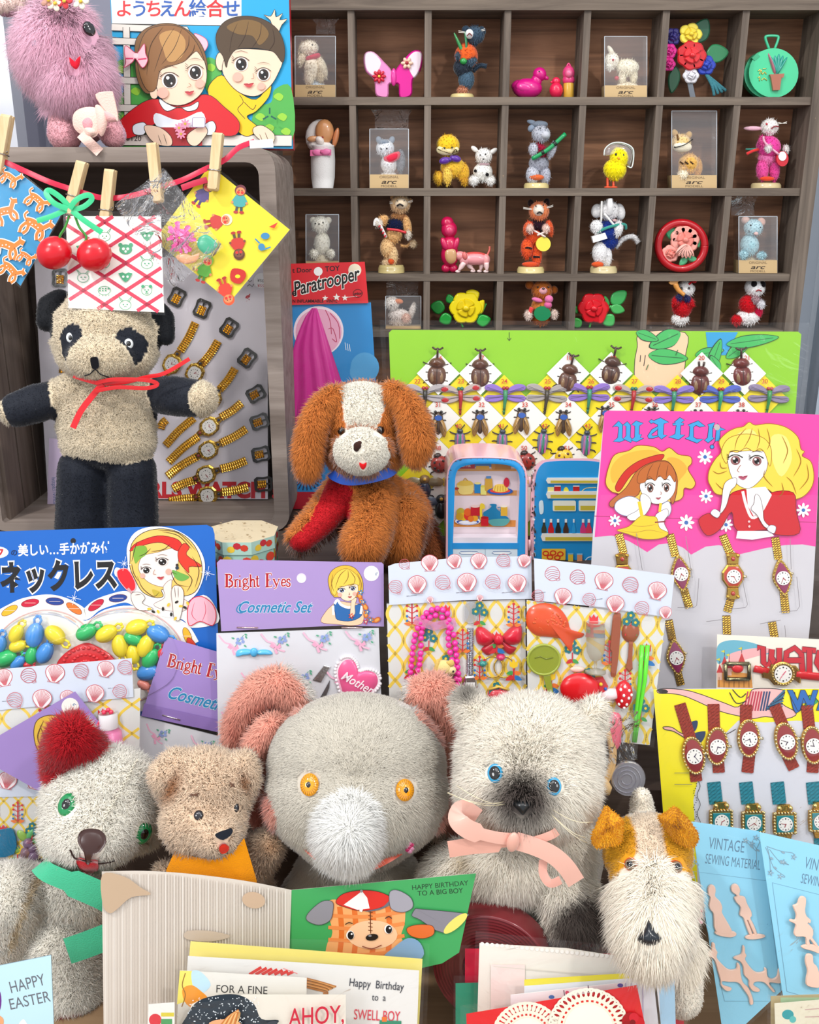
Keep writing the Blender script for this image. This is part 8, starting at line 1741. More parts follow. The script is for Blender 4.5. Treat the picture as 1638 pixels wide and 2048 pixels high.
def clear_box(label,Z,row,x0,y0,x1,y1,yl,tab=None,text=True):
    m=tm(Z,.966);t=Thing('clear_box',label,'box','clear boxes in the tray');d=52
    mb=MB(m,'box_film');mb.add([(x,y,h)for h in(d,-d)for x,y in((x0,y0),(x1,y0),(x1,y1),(x0,y1))],[(0,1,2,3),(0,4,5,1),(1,5,6,2),(3,7,4,0)],'#fff');t.part('clear_cover',mb)
    mb=MB(m,'plastic')
    for a,b in(((x0,y0),(x1,y0)),((x0,y0),(x0,y1)),((x1,y0),(x1,y1))):mb.tube([(*a,d),(*b,d)],2,'#cfd6dc',5)
    t.part('box_edges',mb)
    mb=MB(m,'card',.5);mb.prism([(x0,yl),(x1,yl),(x1,y1),(x0,y1)],-d,d+2,'#c9ab7c');mb.z=d+2.4;cx=(x0+x1)/2;w=(x1-x0)/245;hh=(y1-yl)/80
    if text:mb.text('ORIGINAL',cx,yl+22*hh,15*hh,'#7a6448',align='c',sx=1.25*w);mb.text('MODELL',cx,y1-6*hh,14*hh,'#7a6448',align='c',sx=1.35*w);mb.text('arc',cx,yl+54*hh,26*hh,'#3a2c20',align='c',sx=2.*w,shear=.3,bold=.01)
    t.part('base_card',mb)
    if tab:mb=MB(m,'cellophane');x,y,xx,yy=tab;mb.sheet([[(x+(xx-x)*i/4+(6 if j==0 else-6)*(i-2),y+(yy-y)*j/3,20+random.uniform(-6,6))for i in range(5)]for j in range(4)],'#fff');t.part('hang_tab',mb)
    t.done(SZ[row+1]+.0036)
clear_box('clear box with a cream dog in a red scarf, top left compartment',BZ,0,66,212,310,582,505,(178,102,318,195))
fig('animal_figurine','cream chenille dog with a red scarf inside the top left clear box',BZ,0,[('body','felt',[('b',165,430,0,50,85,'#efe3cc'),('b',105,370,10,26,40,'#e9dcc2',20),('b',225,420,10,30,70,'#e9dcc2',-20),('b',150,480,16,34,60,'#efe3cc'),('b',215,470,10,30,50,'#d9c8a8'),('b',190,545,0,60,40,'#cfdbe4')]),('head','felt',[('b',148,305,6,58,46,'#f3e8d4'),('b',100,300,0,16,36,'#e6d6b8',20)]),('scarf','felt',[('p',[(132,358),(205,335),(212,365),(140,388)],20,50,'#c8324e')]),eyes2((135,298,44),(170,292,44))])
fig('butterfly_clip','pink butterfly hair clip with flowers standing in the top row',BZ,0,[
    ('wing','plastic',[('f',[(650,430),(600,370),(540,312),(490,315),(476,360),(490,430),(540,480),(548,560),(570,585),(625,585),(630,510),(650,500)],0,22,'#e98cc4'),('f',[(590,380),(540,316),(492,318),(480,360),(494,425),(545,460)],10,24,'#eddce4')]),
    ('wing','plastic',[('f',[(668,430),(710,370),(770,308),(820,305),(836,350),(820,430),(775,480),(772,560),(745,588),(695,585),(690,510),(668,500)],0,22,'#dd1a94'),('f',[(735,370),(775,312),(820,310),(832,350),(815,430),(775,470)],10,24,'#efdde6')]),
    ('clip_body','plastic',[('b',660,465,18,18,55,'#e23a9c')]),
    ('flower','plastic',[('b',572+26*math.cos(k*.785),462+26*math.sin(k*.785),30,17,10,'#c8203a',k*45)for k in range(8)]+[('b',572,462,34,9,9,'#f0c850')]),
    ('flower','plastic',[('b',740+22*math.cos(k*1.047),382+22*math.sin(k*1.047),30,16,11,'#efc8b0',k*60)for k in range(6)]+[('b',740,382,34,11,11,'#a01830')])],'hair clip')
def animal(name,label,Z,row,head,hc,body,extra,ears,legs,b=None,muzzle=None,arms=()):
    x,y,r=head;P=[('body','felt',list(body)+list(legs)+list(arms)),('head','felt',[('b',x,y,8,r,r*.92,hc)]+([('b',x+muzzle[0],y+muzzle[1],8+r*.75,r*.5,r*.42,muzzle[2])]if muzzle else[]))]
    for e in ears:P.append(('ear','felt',[e]))
    P+=list(extra)
    if b:P.append(base(*b))
    fig(name,label,Z,row,P)
animal('animal_figurine','blue-grey chenille cat in an orange jacket holding green leaves',BZ,0,(1150,205,62),'#3f5468',[('b',1100,330,0,72,78,'#e2612a'),('b',1080,400,0,60,60,'#2c3440'),('b',1100,470,0,50,70,'#4a6478')],
       [('mask','felt',[('b',1116,205,52,26,30,'#e8ecee')]),('mouth','plastic',[('t',[(1100,222,80),(1114,206,82),(1130,222,80)],3,'#7a1a1a')]),whisk(1130,200,80),('leaves','plastic',[('p',[(1075,360),(1090,280),(1085,200),(1100,200),(1105,300),(1100,370)],50,60,'#1f7a4a'),('p',[(1080,350),(1025,215),(1035,208),(1095,330)],48,56,'#2f8a4a'),('b',1080,370,60,22,20,'#2f9a4a')]),('tail','felt',[('t',[(1140,420,-10),(1180,385,-16),(1225,390,-16)],14,'#37485a')])],
       [('b',1098,170,0,26,26,'#3a4e62'),('b',1192,180,0,28,32,'#3a4e62')],[('b',1055,335,40,26,20,'#4a6072',30),('b',1125,370,50,40,20,'#4a6072',-20),('b',1075,540,30,36,18,'#c88a6a')],(1075,588,72,26))
fig('toy_duck','magenta plastic toy duck in the top row',BZ,0,[('body','plastic',[('b',1470,525,0,92,62,'#d0147e'),('b',1410,505,0,40,30,'#d0147e',-30),('b',1455,525,28,62,36,'#dc2a8c',10)]),('head','plastic',[('b',1545,440,0,42,44,'#d0147e'),('b',1525,480,0,34,40,'#d0147e'),('b',1580,460,0,22,14,'#d0147e',20)]),eyes2((1538,428,38),r=5)],'toy')
fig('toy_bird','small coral pink plastic chick between the duck and the yellow-based toy',CZ,0,[('body','plastic',[('b',38,540,0,42,50,'#e2204e'),('b',38,485,0,26,26,'#e2204e'),('b',14,490,0,12,8,'#e2204e')])],'toy')
fig('toy_lipstick','pink hooded toy with a mustard yellow base, right of the coral chick',CZ,0,[('hood','plastic',[('b',114,440,0,38,48,'#e0407e'),('b',114,480,0,38,36,'#e0407e'),('t',[(102,398,0),(114,380,0),(126,398,0)],5,'#e0407e')]),('face','plastic',[('b',110,445,30,24,28,'#e86a94')]),('base','plastic',[('l',114,0,[(30,500),(32,505),(32,590),(30,594)],'#d6a63c')])],'toy')
clear_box('clear box with a cream lamb, fifth compartment of the top row',CZ,0,322,222,578,592,518)
fig('animal_figurine','cream chenille lamb inside the fifth clear box of the top row',CZ,0,[('body','felt',[('b',470,400,0,75,50,'#f2ead2'),('b',440,460,0,26,50,'#f2ead2'),('b',510,450,0,26,50,'#ece2c6'),('b',470,530,0,80,40,'#e8dcc2')]),('head','felt',[('b',376,360,10,44,50,'#f6efe0'),('b',360,395,26,26,22,'#f8f3e8')]),('ear','felt',[('b',370,300,6,15,36,'#f2e8d4',-30)]),('trim','plastic',[('b',400,470,30,14,14,'#b8283a'),('b',374,362,54,7,7,'#b84a5a')])])
def petals(x,y,r,c,n=6,z=20,c2=None):
    o=[('q',circ(x,y,r*.72,r*.7,16),z-3,z+7,c)]
    for k in range(n):a=2*math.pi*k/n;o.append(('f',[(x+r*.2*math.cos(a),y+r*.2*math.sin(a)),(x+r*.9*math.cos(a-.6),y+r*.9*math.sin(a-.6)),(x+r*1.1*math.cos(a),y+r*1.1*math.sin(a)),(x+r*.9*math.cos(a+.6),y+r*.9*math.sin(a+.6))],z,z+12,c))
    for k in range(4):a=1.57*k+.5;o.append(('f',[(x,y),(x+r*.6*math.cos(a-.7),y+r*.6*math.sin(a-.7)),(x+r*.62*math.cos(a),y+r*.62*math.sin(a)),(x+r*.6*math.cos(a+.7),y+r*.6*math.sin(a+.7))],z+10,z+24,c2 or c))
    return o+[('b',x,y,z+22,r*.26,r*.24,c2 or c)]
def lf(x,y,l,w,rot,c,h=6):
    a=math.radians(rot);f=lambda p,q:(x+p*math.cos(a)-q*math.sin(a),y+p*math.sin(a)+q*math.cos(a));return('f',[f(0,0),f(l*.3,-w/2),f(l*.7,-w*.42),f(l,0),f(l*.7,w*.42),f(l*.3,w/2)],h,h+8,c)
fig('flower_corsage','corsage of yellow, red, blue, pink and white artificial flowers, top row',CZ,0,[('leaf','satin',[lf(880,260,170,110,-62,'#0f5a3a',-8)]),('leaf','satin',[lf(950,330,140,110,-6,'#1f7a4a',-4)]),('leaf','satin',[lf(770,400,170,70,100,'#12492c',-8)]),
    ('blossom','satin',petals(750,220,50,'#2a1f7a',z=-4)),('blossom','satin',petals(850,210,66,'#f0dc4a',5,16,'#e8cc30')),('blossom','satin',petals(725,310,44,'#e8209a',z=4)),('blossom','satin',petals(720,390,40,'#d81a8a',z=4)),('blossom','satin',petals(855,340,84,'#c8121e',7,22,'#d8202a')),('blossom','satin',petals(945,395,58,'#1a3ab0',z=2)),('blossom','satin',petals(855,460,46,'#e6e4ea',z=8)),
    ('tinsel','glitter',[('t',[(950,450,0),(985+16*k,520,6),(1000+24*k,580-10*k,0)],9,'#4a9aa8')for k in range(4)]),('stem_ribbon','satin',[('q',[(832,485),(862,480),(886,596),(854,598)],-2,6,'#6a7078')])],'corsage')
fig('coin_case','round mint green plastic case with a flower pot on its lid, top right',CZ,0,[('case','plastic',[('q',circ(1330,455,148,148,36),-50,0,'#2fb07e'),('q',circ(1352,450,150,150,36),0,26,'#3fc890')]),('loop','plastic',[('t',[(1330,302,10),(1308,240,10),(1318,224,10),(1376,224,10),(1386,240,10),(1364,302,10)],8,'#3fc090')]),('clasp','plastic',[('q',[(1218,360),(1250,330),(1268,350),(1236,376)],0,30,'#2fa878')]),
    ('pot','plastic',[('q',[(1322,462),(1410,456),(1404,480),(1392,482),(1382,556),(1342,558),(1330,484)],26,46,'#a8624a')]),('plant','plastic',[('p',[(1350,450),(1318,345),(1328,340),(1365,440)],26,42,'#b06a7a')]+[('p',[(1365,450),(1330+22*k,350+8*abs(k-2)),(1346+22*k,345+8*abs(k-2)),(1385,450)],26,38+k,'#2f9a8a')for k in range(5)]),('lettering','gold',[('t',[(1256,440,28),(1270,430,28),(1266,460,28)],3,'#e8d070'),('t',[(1276,432,28),(1282,458,28),(1296,445,28),(1306,458,28)],3,'#e8d070'),('t',[(1256,480,28),(1268,474,28),(1264,500,28)],3,'#e8d070'),('t',[(1278,496,28),(1292,482,28),(1310,496,28)],3,'#e8d070'),('t',[(1284,426,28),(1306,424,28)],2.5,'#e8d070')])],'case')
# second row
fig('swaddled_doll','tiny doll in a white wrap tied with a pink bow, second row left',BZ,1,[('wrap','felt',[('l',230,0,[(62,1128),(72,1060),(74,960),(70,880),(78,868)],'#f2efec'),('b',205,810,-16,84,104,'#f4efea',10,30),('b',215,870,10,80,36,'#f4efea',8)]),('head','plastic',[('b',240,785,14,58,76,'#d99a66',0,40)]),('arm','plastic',[('b',310,820,20,18,60,'#d98a5a',12)]),('arm','plastic',[('b',170,830,40,34,18,'#dca070',-10),('b',215,840,50,30,22,'#f0e4dc',40)]),('mouth','plastic',[('b',232,822,52,6,6,'#9a1a22')]),('bow','satin',[('q',[(160,900),(286,896),(286,932),(160,936)],66,76,'#e86aa0'),('b',205,915,80,32,20,'#ee7aae',10,10),('b',255,912,80,30,20,'#ee7aae',-10,10),('b',230,912,88,10,12,'#d85a90')])],'doll')
clear_box('clear box with a grey and white kitten in a red bib, second row',BZ,1,516,776,750,1132,1050,(534,656,762,772))
animal('animal_figurine','grey and white chenille kitten with a red bib inside its clear box',BZ,1,(608,905,56),'#e6e8ec',[('b',630,1000,0,50,60,'#e8e6e6'),('b',630,1085,0,60,40,'#dcd6d0'),('b',700,980,-10,30,70,'#8a8a90')],[eyes2((585,912,62),(618,910,62)),('bib','felt',[('p',[(600,960),(690,925),(692,970),(630,1000)],40,58,'#d8304a')]),('patch','felt',[('b',600,872,34,34,20,'#7f8a98')])],[('b',570,855,0,18,24,'#8a94a2',-20),('b',648,855,0,18,24,'#8a94a2',20)],[])
animal('animal_figurine','yellow chenille dog with a purple bow, second row',BZ,1,(988,895,72),'#f0c62c',[('b',1020,1030,0,80,60,'#e9bc3c'),('b',1080,1060,0,40,60,'#e3b236')],[('muzzle','felt',[('b',985,925,44,70,34,'#f4e6b4',0,24)]),('wire_muzzle','gold',[('t',[(925,920,60),(960,936,80),(1000,946,84),(1056,930,60)],3,'#8a7a5a'),('t',[(1010,950,80),(1030,925,82),(1040,945,78),(1015,955,80)],4,'#6a5a3a')]),eyes2((965,915,72),(1010,912,72),r=6),('bow','satin',[('b',968,990,60,36,22,'#5a2a9a',-14),('b',1030,978,60,36,22,'#5a2a9a',14),('b',998,985,66,12,14,'#4a2088')])],[],[('b',930,1090,10,36,40,'#e6b838'),('b',985,1075,40,30,58,'#f0cc5a'),('b',1090,1110,10,26,24,'#e3b236')])
animal('animal_figurine','white chenille puppy with black spots beside the yellow dog',BZ,1,(1205,965,52),'#f4f2ee',[('b',1200,1060,0,60,56,'#f2f0ea')],[eyes2((1180,960,58),(1212,955,58)),('nose','eye',[('b',1198,985,62,6,5,K)]),('spots','felt',[('b',1152,1055,40,10,10,K),('b',1222,1078,56,11,11,K),('b',1160,1110,40,9,9,K),('b',1240,1110,40,9,9,K)]),('collar','felt',[('b',1205,1015,36,36,8,'#b89aa0')])],[('b',1150,922,0,26,15,'#efece6',40),('b',1262,935,0,30,15,'#efece6',-35)],[('b',1145,1110,30,34,26,'#f4f2ee'),('b',1245,1110,30,32,26,'#f4f2ee')])
animal('animal_figurine','grey chenille donkey in a crimson vest playing a green pipe',BZ,1,(1552,812,58),'#b9bcc6',[('b',1540,920,0,56,56,'#9a1434'),('b',1540,990,0,62,56,'#a4a6b2')],[eyes2((1540,780,60),(1576,778,60),r=5),('muzzle','felt',[('b',1572,820,52,28,24,'#c8cad2')]),('mane','felt',[('b',1545,752,6,50,22,'#7a8492')]),('pipe','plastic',[('t',[(1490,965,70),(1590,905,76),(1690,815,70)],13,'#1a9a5a'),('t',[(1545,930,78),(1560,922,78)],15,'#0f2a1c'),('t',[(1620,880,78),(1634,868,78)],15,'#0f2a1c')]),('shoe','felt',[('b',1520,1075,50,46,18,'#d8683a')])],[('b',1500,740,0,34,14,'#8a98aa',15),('b',1495,775,0,20,26,'#8a98aa',40)],[('b',1500,1060,20,42,56,'#c4c6d0'),('b',1575,1060,10,36,56,'#b8bac6')],(1525,1140,76,32),None,[('b',1500,905,50,30,36,'#c8cad4'),('b',1615,910,40,24,50,'#c8cad4',20)])
fig('chick_figurine','fluffy yellow chick in a net bonnet on orange legs, second row',CZ,1,[('body','felt',[('b',395,1030,0,72,66,'#f6e414'),('b',420,960,0,58,66,'#f8e81c')]),('eyes','eye',[('b',392,940,48,7,9,K),('b',436,946,48,7,9,K)]),('beak','plastic',[('b',408,964,52,9,10,'#f0a01c')]),('bonnet','box_film',[('p',[(325,945),(330,905),(370,872),(430,866),(490,890),(508,930),(490,1010),(470,1000),(470,930),(430,905),(370,915),(350,945)],10,40,'#fff')]),('bonnet_edge','plastic',[('t',[(325,945,20),(332,905,20),(372,872,20),(430,867,20),(488,890,20),(506,930,20),(494,1015,24),(465,1010,26)],4,'#dfe8e4')])]+[('leg','plastic',[('t',[(x,1080,0),(x,1136,4)],8,'#f05a34'),('b',x,1138,12,24,6,'#f05a34')])for x in(350,386)])
clear_box('tall clear box with a striped tiger cub, second row',CZ,1,728,674,1000,1140,1062)
animal('animal_figurine','striped chenille tiger cub inside the tall clear box',CZ,1,(800,815,62),'#e8c88a',[('b',850,940,0,64,66,'#dfae5a'),('b',900,960,0,34,60,'#d8a24e')],[('muzzle','felt',[('b',800,840,40,58,34,'#f4ead2')]),('whiskers','plastic',[('t',[(745,845,60),(800,830,84),(855,795,70)],3,K)]),eyes2((852,798,60),(748,842,60)),('stripes','felt',[('t',[(780+30*k,930,58),(800+30*k,945,60)],5,'#4a3420')for k in range(3)]+[('t',[(765,765,50),(770,800,56)],6,'#6a4a2a')])],[('b',765,755,0,20,26,'#c8a060',-20),('b',850,765,0,20,24,'#c8a060',20)],[('b',805,1010,30,34,36,'#f2e6cc'),('b',805,975,24,26,44,'#e2b25e'),('b',860,1040,0,70,30,'#cfc0a0')])
animal('animal_figurine','pink chenille rabbit with a long ear playing a red banjo, second row right',CZ,1,(1335,768,54),'#f4f0ec',[('b',1330,890,0,74,70,'#e0429a'),('b',1325,960,0,60,40,'#e87ab4')],[('mouth','plastic',[('t',[(1325,785,60),(1345,770,64),(1370,772,60)],4,'#8a1a2a')]),('eyes','eye',[('b',1302,755,50,7,7,'#c82a3a')]),('banjo','plastic',[('q',circ(1392,965,36,46,20),46,66,'#c8182a'),('q',circ(1390,950,24,28,18),66,70,'#f0ecea'),('t',[(1370,940,66),(1290,870,60),(1280,830,56)],7,'#e8a8c0')]),whisk(1400,750,26),('tassel','felt',[('t',[(1270,905,20),(1230,915,24),(1190,935,20)],9,'#d83a3a'),('t',[(1270,900,14),(1220,905,14),(1188,905,10)],5,'#3a8a7a')]),('shoe','felt',[('b',1305,1085,50,46,14,'#d8442c')])],[('b',1235,778,6,60,14,'#eab8c8',0)],[('b',1290,1030,10,38,66,'#e0529c'),('b',1365,1030,0,34,70,'#dc4a96')],(1315,1142,88,32,'#cbb88a'),None,[('b',1310,900,56,24,18,'#f2eeec'),('b',1430,905,20,20,20,'#f2eeec'),('b',1280,860,34,24,36,'#e0529c')])
# third row
clear_box('small clear box with a cream bear just above the red packet header',DZ,2,132,188,330,540,470,None,False)
animal('animal_figurine','cream chenille bear inside the small clear box above the red packet',DZ,2,(216,258,56),'#f4f0e2',[('b',225,370,0,50,70,'#f0ebda'),('b',225,480,0,60,50,'#d8ccb0')],[eyes2((190,250,54),(236,245,54),(212,252,60))],[('b',172,232,0,22,22,'#efe8d4'),('b',262,232,0,22,22,'#efe8d4')],[('b',180,430,40,28,24,'#f6f2e6'),('b',280,430,40,28,24,'#f6f2e6')])
LTAN='#e3b478'
animal('animal_figurine','tan chenille lion in a navy top with a striped cane, third row',DZ,2,(700,120,64),'#dcb88c',[('b',690,195,0,52,30,'#a8764a'),('b',668,250,0,58,48,'#141a3a'),('b',660,310,0,54,44,LTAN)],[('mask','felt',[('b',705,118,50,40,34,'#e8d2b4')]),('mouth','plastic',[('t',[(680,132,84),(698,120,90),(718,132,84)],5,K)]),eyes2((682,100,82),(724,98,82),r=4),whisk(705,120,70),('cane','plastic',[('t',[(545,250,66),(548,222,66),(566,218,66),(615,320,60)],9,'#f2eeea')]+[('t',[(572+11*k,250+20*k,68),(578+11*k,256+20*k,68)],10,'#c8182a')for k in range(4)]+[('t',[(620,270,62),(680,276,64),(735,292,60)],8,'#d8303a')]),('tail','felt',[('t',[(700,370,-6),(740,375,-10),(770,345,-10)],9,LTAN),('b',780,360,-8,24,16,'#e8d2b0',40)]),('shoe','felt',[('b',645,465,40,20,18,'#d8582a')])],[('b',655,78,0,18,20,'#c89a6a'),('b',760,100,0,14,18,'#c89a6a')],[('b',620,385,10,44,60,'#e8c08a'),('b',655,430,20,32,60,'#ecca98'),('b',620,470,20,32,18,'#f0d8b4')],(645,535,80,46,'#c4b27a'),None,[('b',590,220,34,44,26,LTAN,-40),('b',742,250,20,26,64,LTAN,-10),('b',570,230,50,28,22,'#f4ece0'),('b',748,300,30,20,24,'#f4ece0')])
fig('toy_doll','magenta plastic toy girl in a pixie hood with an apron, third row',DZ,2,[('body','plastic',[('b',1000,360,0,52,60,'#c8124e'),('b',1000,420,0,56,70,'#c8124e'),('b',975,500,0,28,26,'#c0104a'),('b',1022,500,0,28,26,'#c0104a')]),('head','plastic',[('b',996,265,0,50,54,'#c8124e'),('b',985,225,0,40,40,'#c8124e'),('b',996,270,26,32,34,'#d83a6a')]),('apron','plastic',[('p',[(975,390),(1030,385),(1035,450),(1000,470),(972,440)],48,62,'#c89a6a')]),('arm','plastic',[('b',965,350,40,20,40,'#d0205a',-20)]),('arm','plastic',[('b',1035,350,40,18,40,'#d0205a',20)])],'toy')
fig('toy_dog','pink and white plastic dog standing beside the magenta girl',DZ,2,[('body','plastic',[('b',1155,450,14,82,38,'#ee9aa0'),('b',1150,430,14,76,24,'#d8524e'),('b',1090,450,14,36,40,'#f0a4a8'),('b',1215,455,14,30,36,'#eda0a0')]),('head','plastic',[('b',1062,430,20,40,28,'#ee989a',10),('b',1025,436,20,24,16,'#f4c8c4',5)]),('ear','plastic',[('b',1088,430,44,16,26,'#d8706c',-10)]),('tail','plastic',[('t',[(1225,430,14),(1240,395,14),(1240,374,14)],7,'#d86a5e')]),eyes2((1044,424,40),r=4)]+[('leg','plastic',[('t',[(x,470,z),(x2,520,z)],[17,10],'#f6d2d0'),('b',x2-5,524,z,16,9,'#f8dcda')])for x,x2,z in((1085,1052,30),(1100,1145,0),(1200,1185,0),(1220,1222,30))],'toy')
OT='#e85a2c'
animal('animal_figurine','orange chenille tiger with a yellow drum and drumsticks, third row',DZ,2,(1540,165,64),'#e88a5a',[('b',1530,255,0,58,40,'#2a1220'),('b',1510,320,0,52,50,OT)],[('mask','felt',[('b',1532,160,50,34,36,'#f2e2d2')]),('mouth','plastic',[('t',[(1518,182,86),(1532,170,90),(1550,182,86)],5,K)]),eyes2((1512,135,80),(1556,130,80),r=5),whisk(1530,160,90),('drum','plastic',[('q',circ(1558,362,44,44,24),40,70,'#efe04a')]),('drumstick','plastic',[('t',[(1490,275,60),(1570,320,78)],6,'#f0d8d0')]),('drumstick','plastic',[('t',[(1590,280,60),(1520,310,80)],6,'#f0d8d0')]),('shoe','felt',[('b',1480,485,50,50,16,'#d8502c')]),('stripes','felt',[('t',[(1440,388,40),(1470,385,60),(1490,392,50)],6,K),('t',[(1500,440,48),(1540,442,40)],6,K),('t',[(1455,240,40),(1480,245,60)],5,K)])],[('b',1490,118,0,18,24,'#2a1a1a'),('b',1588,112,0,18,24,'#2a1a1a')],[('b',1465,390,20,38,60,OT),('b',1525,430,10,34,70,OT)],(1490,538,82,36),None,[('b',1470,265,44,30,40,'#ea6a3a',20),('b',1600,265,30,24,46,'#ea6a3a',-10),('b',1478,268,66,24,22,'#f6dcd0'),('b',1575,268,60,24,22,'#f6dcd0')])
WE='#eeecec'
animal('animal_figurine','white chenille elephant drummer in a blue vest with raised trunk',EZ,2,(355,160,66),WE,[('b',350,290,0,72,70,'#1c3384'),('b',355,350,0,62,50,'#1c3384')],[('trunk','felt',[('t',[(350,180,50),(350,140,76),(350,92,70)],[22,19,17],'#f2f0f0')]),eyes2((384,143,54),r=5),('mouth','plastic',[('b',382,222,56,14,9,'#c8a0a0')]),('drumstick','plastic',[('t',[(300,230,60),(302,105,66)],6,'#f0eeea')]),('drumstick','plastic',[('t',[(315,180,76),(380,255,70)],7,'#f0eeea')]),('drum','plastic',[('q',[(240,318),(320,295),(334,330),(250,356)],40,80,'#f2f0ee')]),('strap','felt',[('t',[(275,292,60),(350,260,76),(440,245,50),(455,275,30)],9,'#3f9a8a')]),('tail','felt',[('t',[(400,390,-10),(450,335,-14),(510,322,-14),(542,360,-14)],15,'#e6e4e4')]),('shoe','felt',[('b',280,488,50,38,18,'#d8582c')])],[('b',285,165,-6,34,44,'#e8e6e6',10),('b',425,170,-6,34,52,'#e8e6e6',-10)],[('b',300,420,20,48,70,WE),('b',340,440,10,36,66,WE)],(325,540,82,40,'#d0bf90'),None,[('b',275,260,44,40,40,WE),('b',405,270,44,32,48,WE,10)])
fig('flower_brooch','red ring brooch with pink flowers and green leaves, third row',EZ,2,[('ring','plastic',[('t',[(797+142*math.cos(k*.2094),372+140*math.sin(k*.2094),10)for k in range(31)],24,'#b8121e')]),('leaf','plastic',[lf(780,330,110,70,-140,'#2f8a5a',4)]),('leaf','plastic',[lf(870,290,100,60,70,'#3f9a6a',4)]),('leaf','plastic',[lf(830,440,70,40,130,'#4fae7a',12),lf(830,440,70,36,20,'#4fae7a',12)]),('blossom','plastic',petals(815,335,82,'#f0a294',9,16,'#e8877a')),('blossom','plastic',petals(728,420,50,'#efa296',7,14,'#e8877a')),('blossom','plastic',[lf(820,360,90,30,60+16*k,'#f6b4a6',36+2*k)for k in range(6)])],'brooch')
clear_box('clear box with a pale blue mouse, third row right end',EZ,2,1132,196,1364,538,460,(1085,75,1250,190))
animal('animal_figurine','pale blue chenille mouse inside the clear box at the right end',EZ,2,(1235,265,58),'#b4d2da',[('b',1215,370,0,56,66,'#a6cad2'),('b',1215,480,0,60,40,'#b8a888')],[eyes2((1262,262,52),(1205,250,52)),('nose','felt',[('b',1235,300,56,14,12,'#d8b8b4')]),whisk(1235,290,44,K)],[('b',1190,220,0,26,24,'#d8b0a4'),('b',1285,230,0,26,26,'#e0b0a0')],[('b',1165,425,40,30,24,'#aed0d8'),('b',1275,430,40,32,20,'#aed0d8')])
# fourth row, cut by the green board
clear_box('clear box with a white cat, bottom row left beside the red packet',DZ,3,612,704,824,900,885,(604,592,820,700),False)
fig('animal_figurine','white chenille cat with orange ears lying in the bottom row clear box',DZ,3,[('body','felt',[('b',690,835,0,66,36,'#efe4dc'),('b',775,805,0,20,46,'#efe6de',15),('b',735,850,20,30,24,'#f0c8b4'),('b',700,875,0,70,22,'#e6d8cc')]),('head','felt',[('b',650,765,8,46,40,'#f2eae2')]),('ear','felt',[('b',692,752,30,26,16,'#e88a5a',10)]),eyes2((645,775,46))])
fig('artificial_rose','yellow plastic rose with green leaves, bottom row',DZ,3,[('blossom','plastic',petals(1095,765,92,'#f2dc14',6,16,'#e8cc10')+[('f',[(1105,690),(1100,665),(1140,655),(1178,675),(1160,720)],6,20,'#f4e020'),('f',[(1150,760),(1170,730),(1208,720),(1200,790),(1170,800)],10,24,'#f4e020')])]+[('leaf','plastic',[lf(x,y,l,w,r,c)])for x,y,l,w,r,c in((970,770,90,80,190,'#147a2c'),(1010,740,60,50,-110,'#1a8a34'),(1010,820,80,70,160,'#1f9a3a'),(1160,850,90,70,-10,'#2fb04a'))]+[('stem','plastic',[('t',[(1120,850,0),(1190,800,4),(1220,740,0)],5,'#3fae4a'),('t',[(1060,840,0),(1080,885,0)],6,'#2f9a3a')])],'artificial flower')
animal('animal_figurine','brown chenille bear with a pink bow and green drum, bottom row',DZ,3,(1555,690,66),'#b9672c',[('b',1550,800,0,62,70,'#c87a3a'),('b',1550,865,0,60,36,'#b9672c')],[('muzzle','felt',[('b',1556,690,52,28,24,'#e8a8b0')]),('nose','eye',[('b',1556,676,76,9,6,K)]),eyes2((1524,668,62),(1588,668,62),r=6),('bow','felt',[('b',1520,745,60,34,14,'#e878ac',15),('b',1590,740,64,26,24,'#e878ac',-20),('b',1585,775,62,24,22,'#e06aa0')]),('drum','plastic',[('q',circ(1550,825,50,44,22),46,72,'#1f8a58')]),('scarf','felt',[('t',[(1490,790,50),(1475,830,50)],14,'#e84a4a')])],[('b',1482,660,0,28,28,'#a85a24'),('b',1628,690,0,26,26,'#a85a24')],[('b',1470,835,44,26,26,'#f0dcd0'),('b',1625,830,40,24,26,'#f0dcd0')])
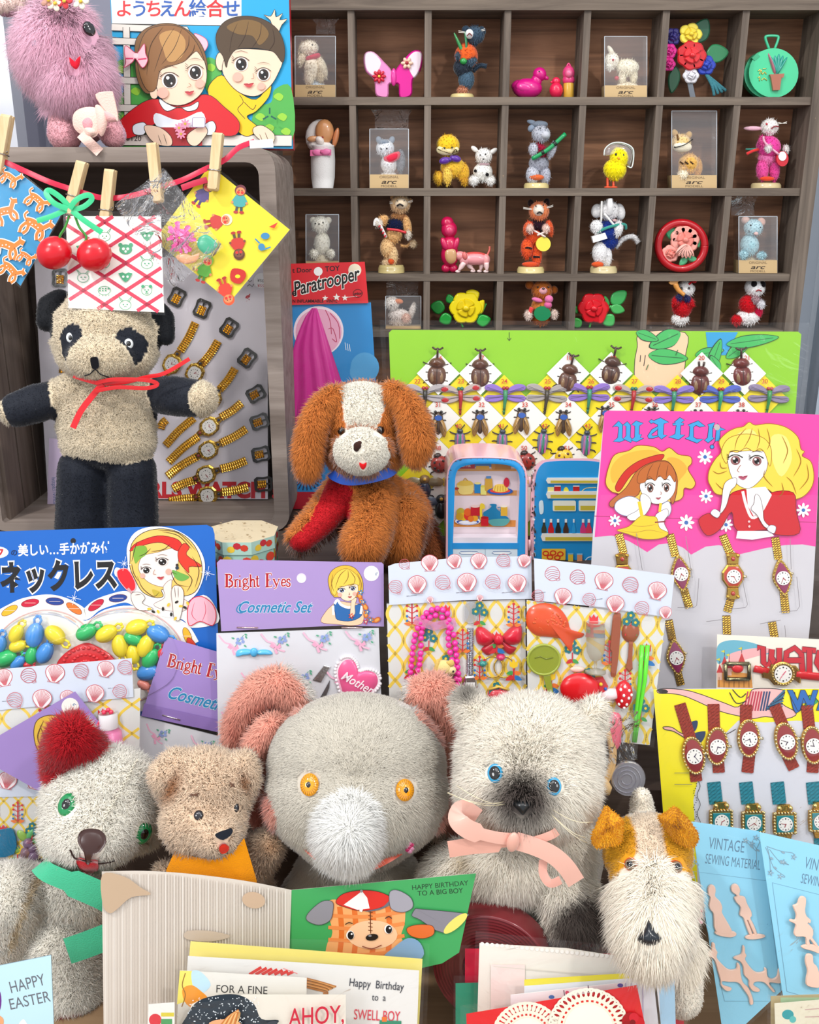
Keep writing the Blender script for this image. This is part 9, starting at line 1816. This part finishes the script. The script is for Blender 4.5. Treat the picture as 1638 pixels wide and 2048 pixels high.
fig('artificial_rose','red plastic rose with green leaves, bottom row right of the bear',EZ,3,[('blossom','plastic',petals(260,765,88,'#d01020',6,16,'#dc1a28')+[('f',[(290,770),(320,700),(336,740),(350,770),(320,850),(285,850)],12,30,'#e02430')])]+[('leaf','plastic',[lf(x,y,l,w,r,c)])for x,y,l,w,r,c in((370,740,120,80,-40,'#3fb05a'),(365,760,90,60,15,'#4fba62'),(330,810,80,80,50,'#4fba62'),(190,840,70,60,150,'#3fa84a'),(160,800,50,30,-100,'#2f8a3a'),(345,770,80,40,-100,'#3f9a4a'))]+[('stem','plastic',[('t',[(250,840,0),(240,885,0)],7,'#3f9a3a'),('t',[(330,800,4),(370,750,6)],5,'#4fba62')])],'artificial flower')
PR='#c81420'
animal('animal_figurine','white-faced panda in red blowing a yellow horn, bottom row',EZ,3,(820,670,54),'#efeeec',[('b',800,780,0,62,66,PR),('b',790,850,0,56,36,'#f2f0ee')],[eyes2((783,662,56),(828,662,56),r=8),('horn','plastic',[('t',[(795,700,66),(760,670,70),(740,630,70)],[13,15,17],'#e8a050'),('q',circ(734,616,34,17,18,-25),58,84,'#e8a458')]),('tassel','felt',[('t',[(830,640,40),(860,615,40),(882,595,40)],7,PR),('b',865,618,44,14,14,PR)])],[('b',868,668,0,14,22,'#e8e6e4')],[],None,None,[('b',755,740,40,28,34,PR,30),('b',835,745,40,28,34,PR,-30),('b',770,715,56,22,16,'#2a2f6a',20),('b',818,722,56,20,16,'#2a2f6a',-20)])
animal('animal_figurine','black-eyed panda in a red coat sitting at the bottom row right end',EZ,3,(1240,665,62),'#efeeee',[('b',1200,770,0,56,60,PR),('b',1200,845,0,74,46,'#efeceb'),('b',1255,810,0,36,40,'#d8144a')],[('eye_patch','felt',[('b',1220,640,54,18,20,K,20),('b',1276,642,50,16,20,K,-20)]),('mouth','plastic',[('t',[(1228,685,64),(1244,676,66),(1262,684,62)],4,'#a01a22')])],[('b',1195,612,0,18,14,'#dcdad8'),('b',1290,618,0,16,14,'#dcdad8')],[('b',1125,860,20,34,30,PR)],None,None,[('b',1235,735,50,30,18,'#b89aa0',30),('b',1262,760,54,26,22,'#e6e4e8')])
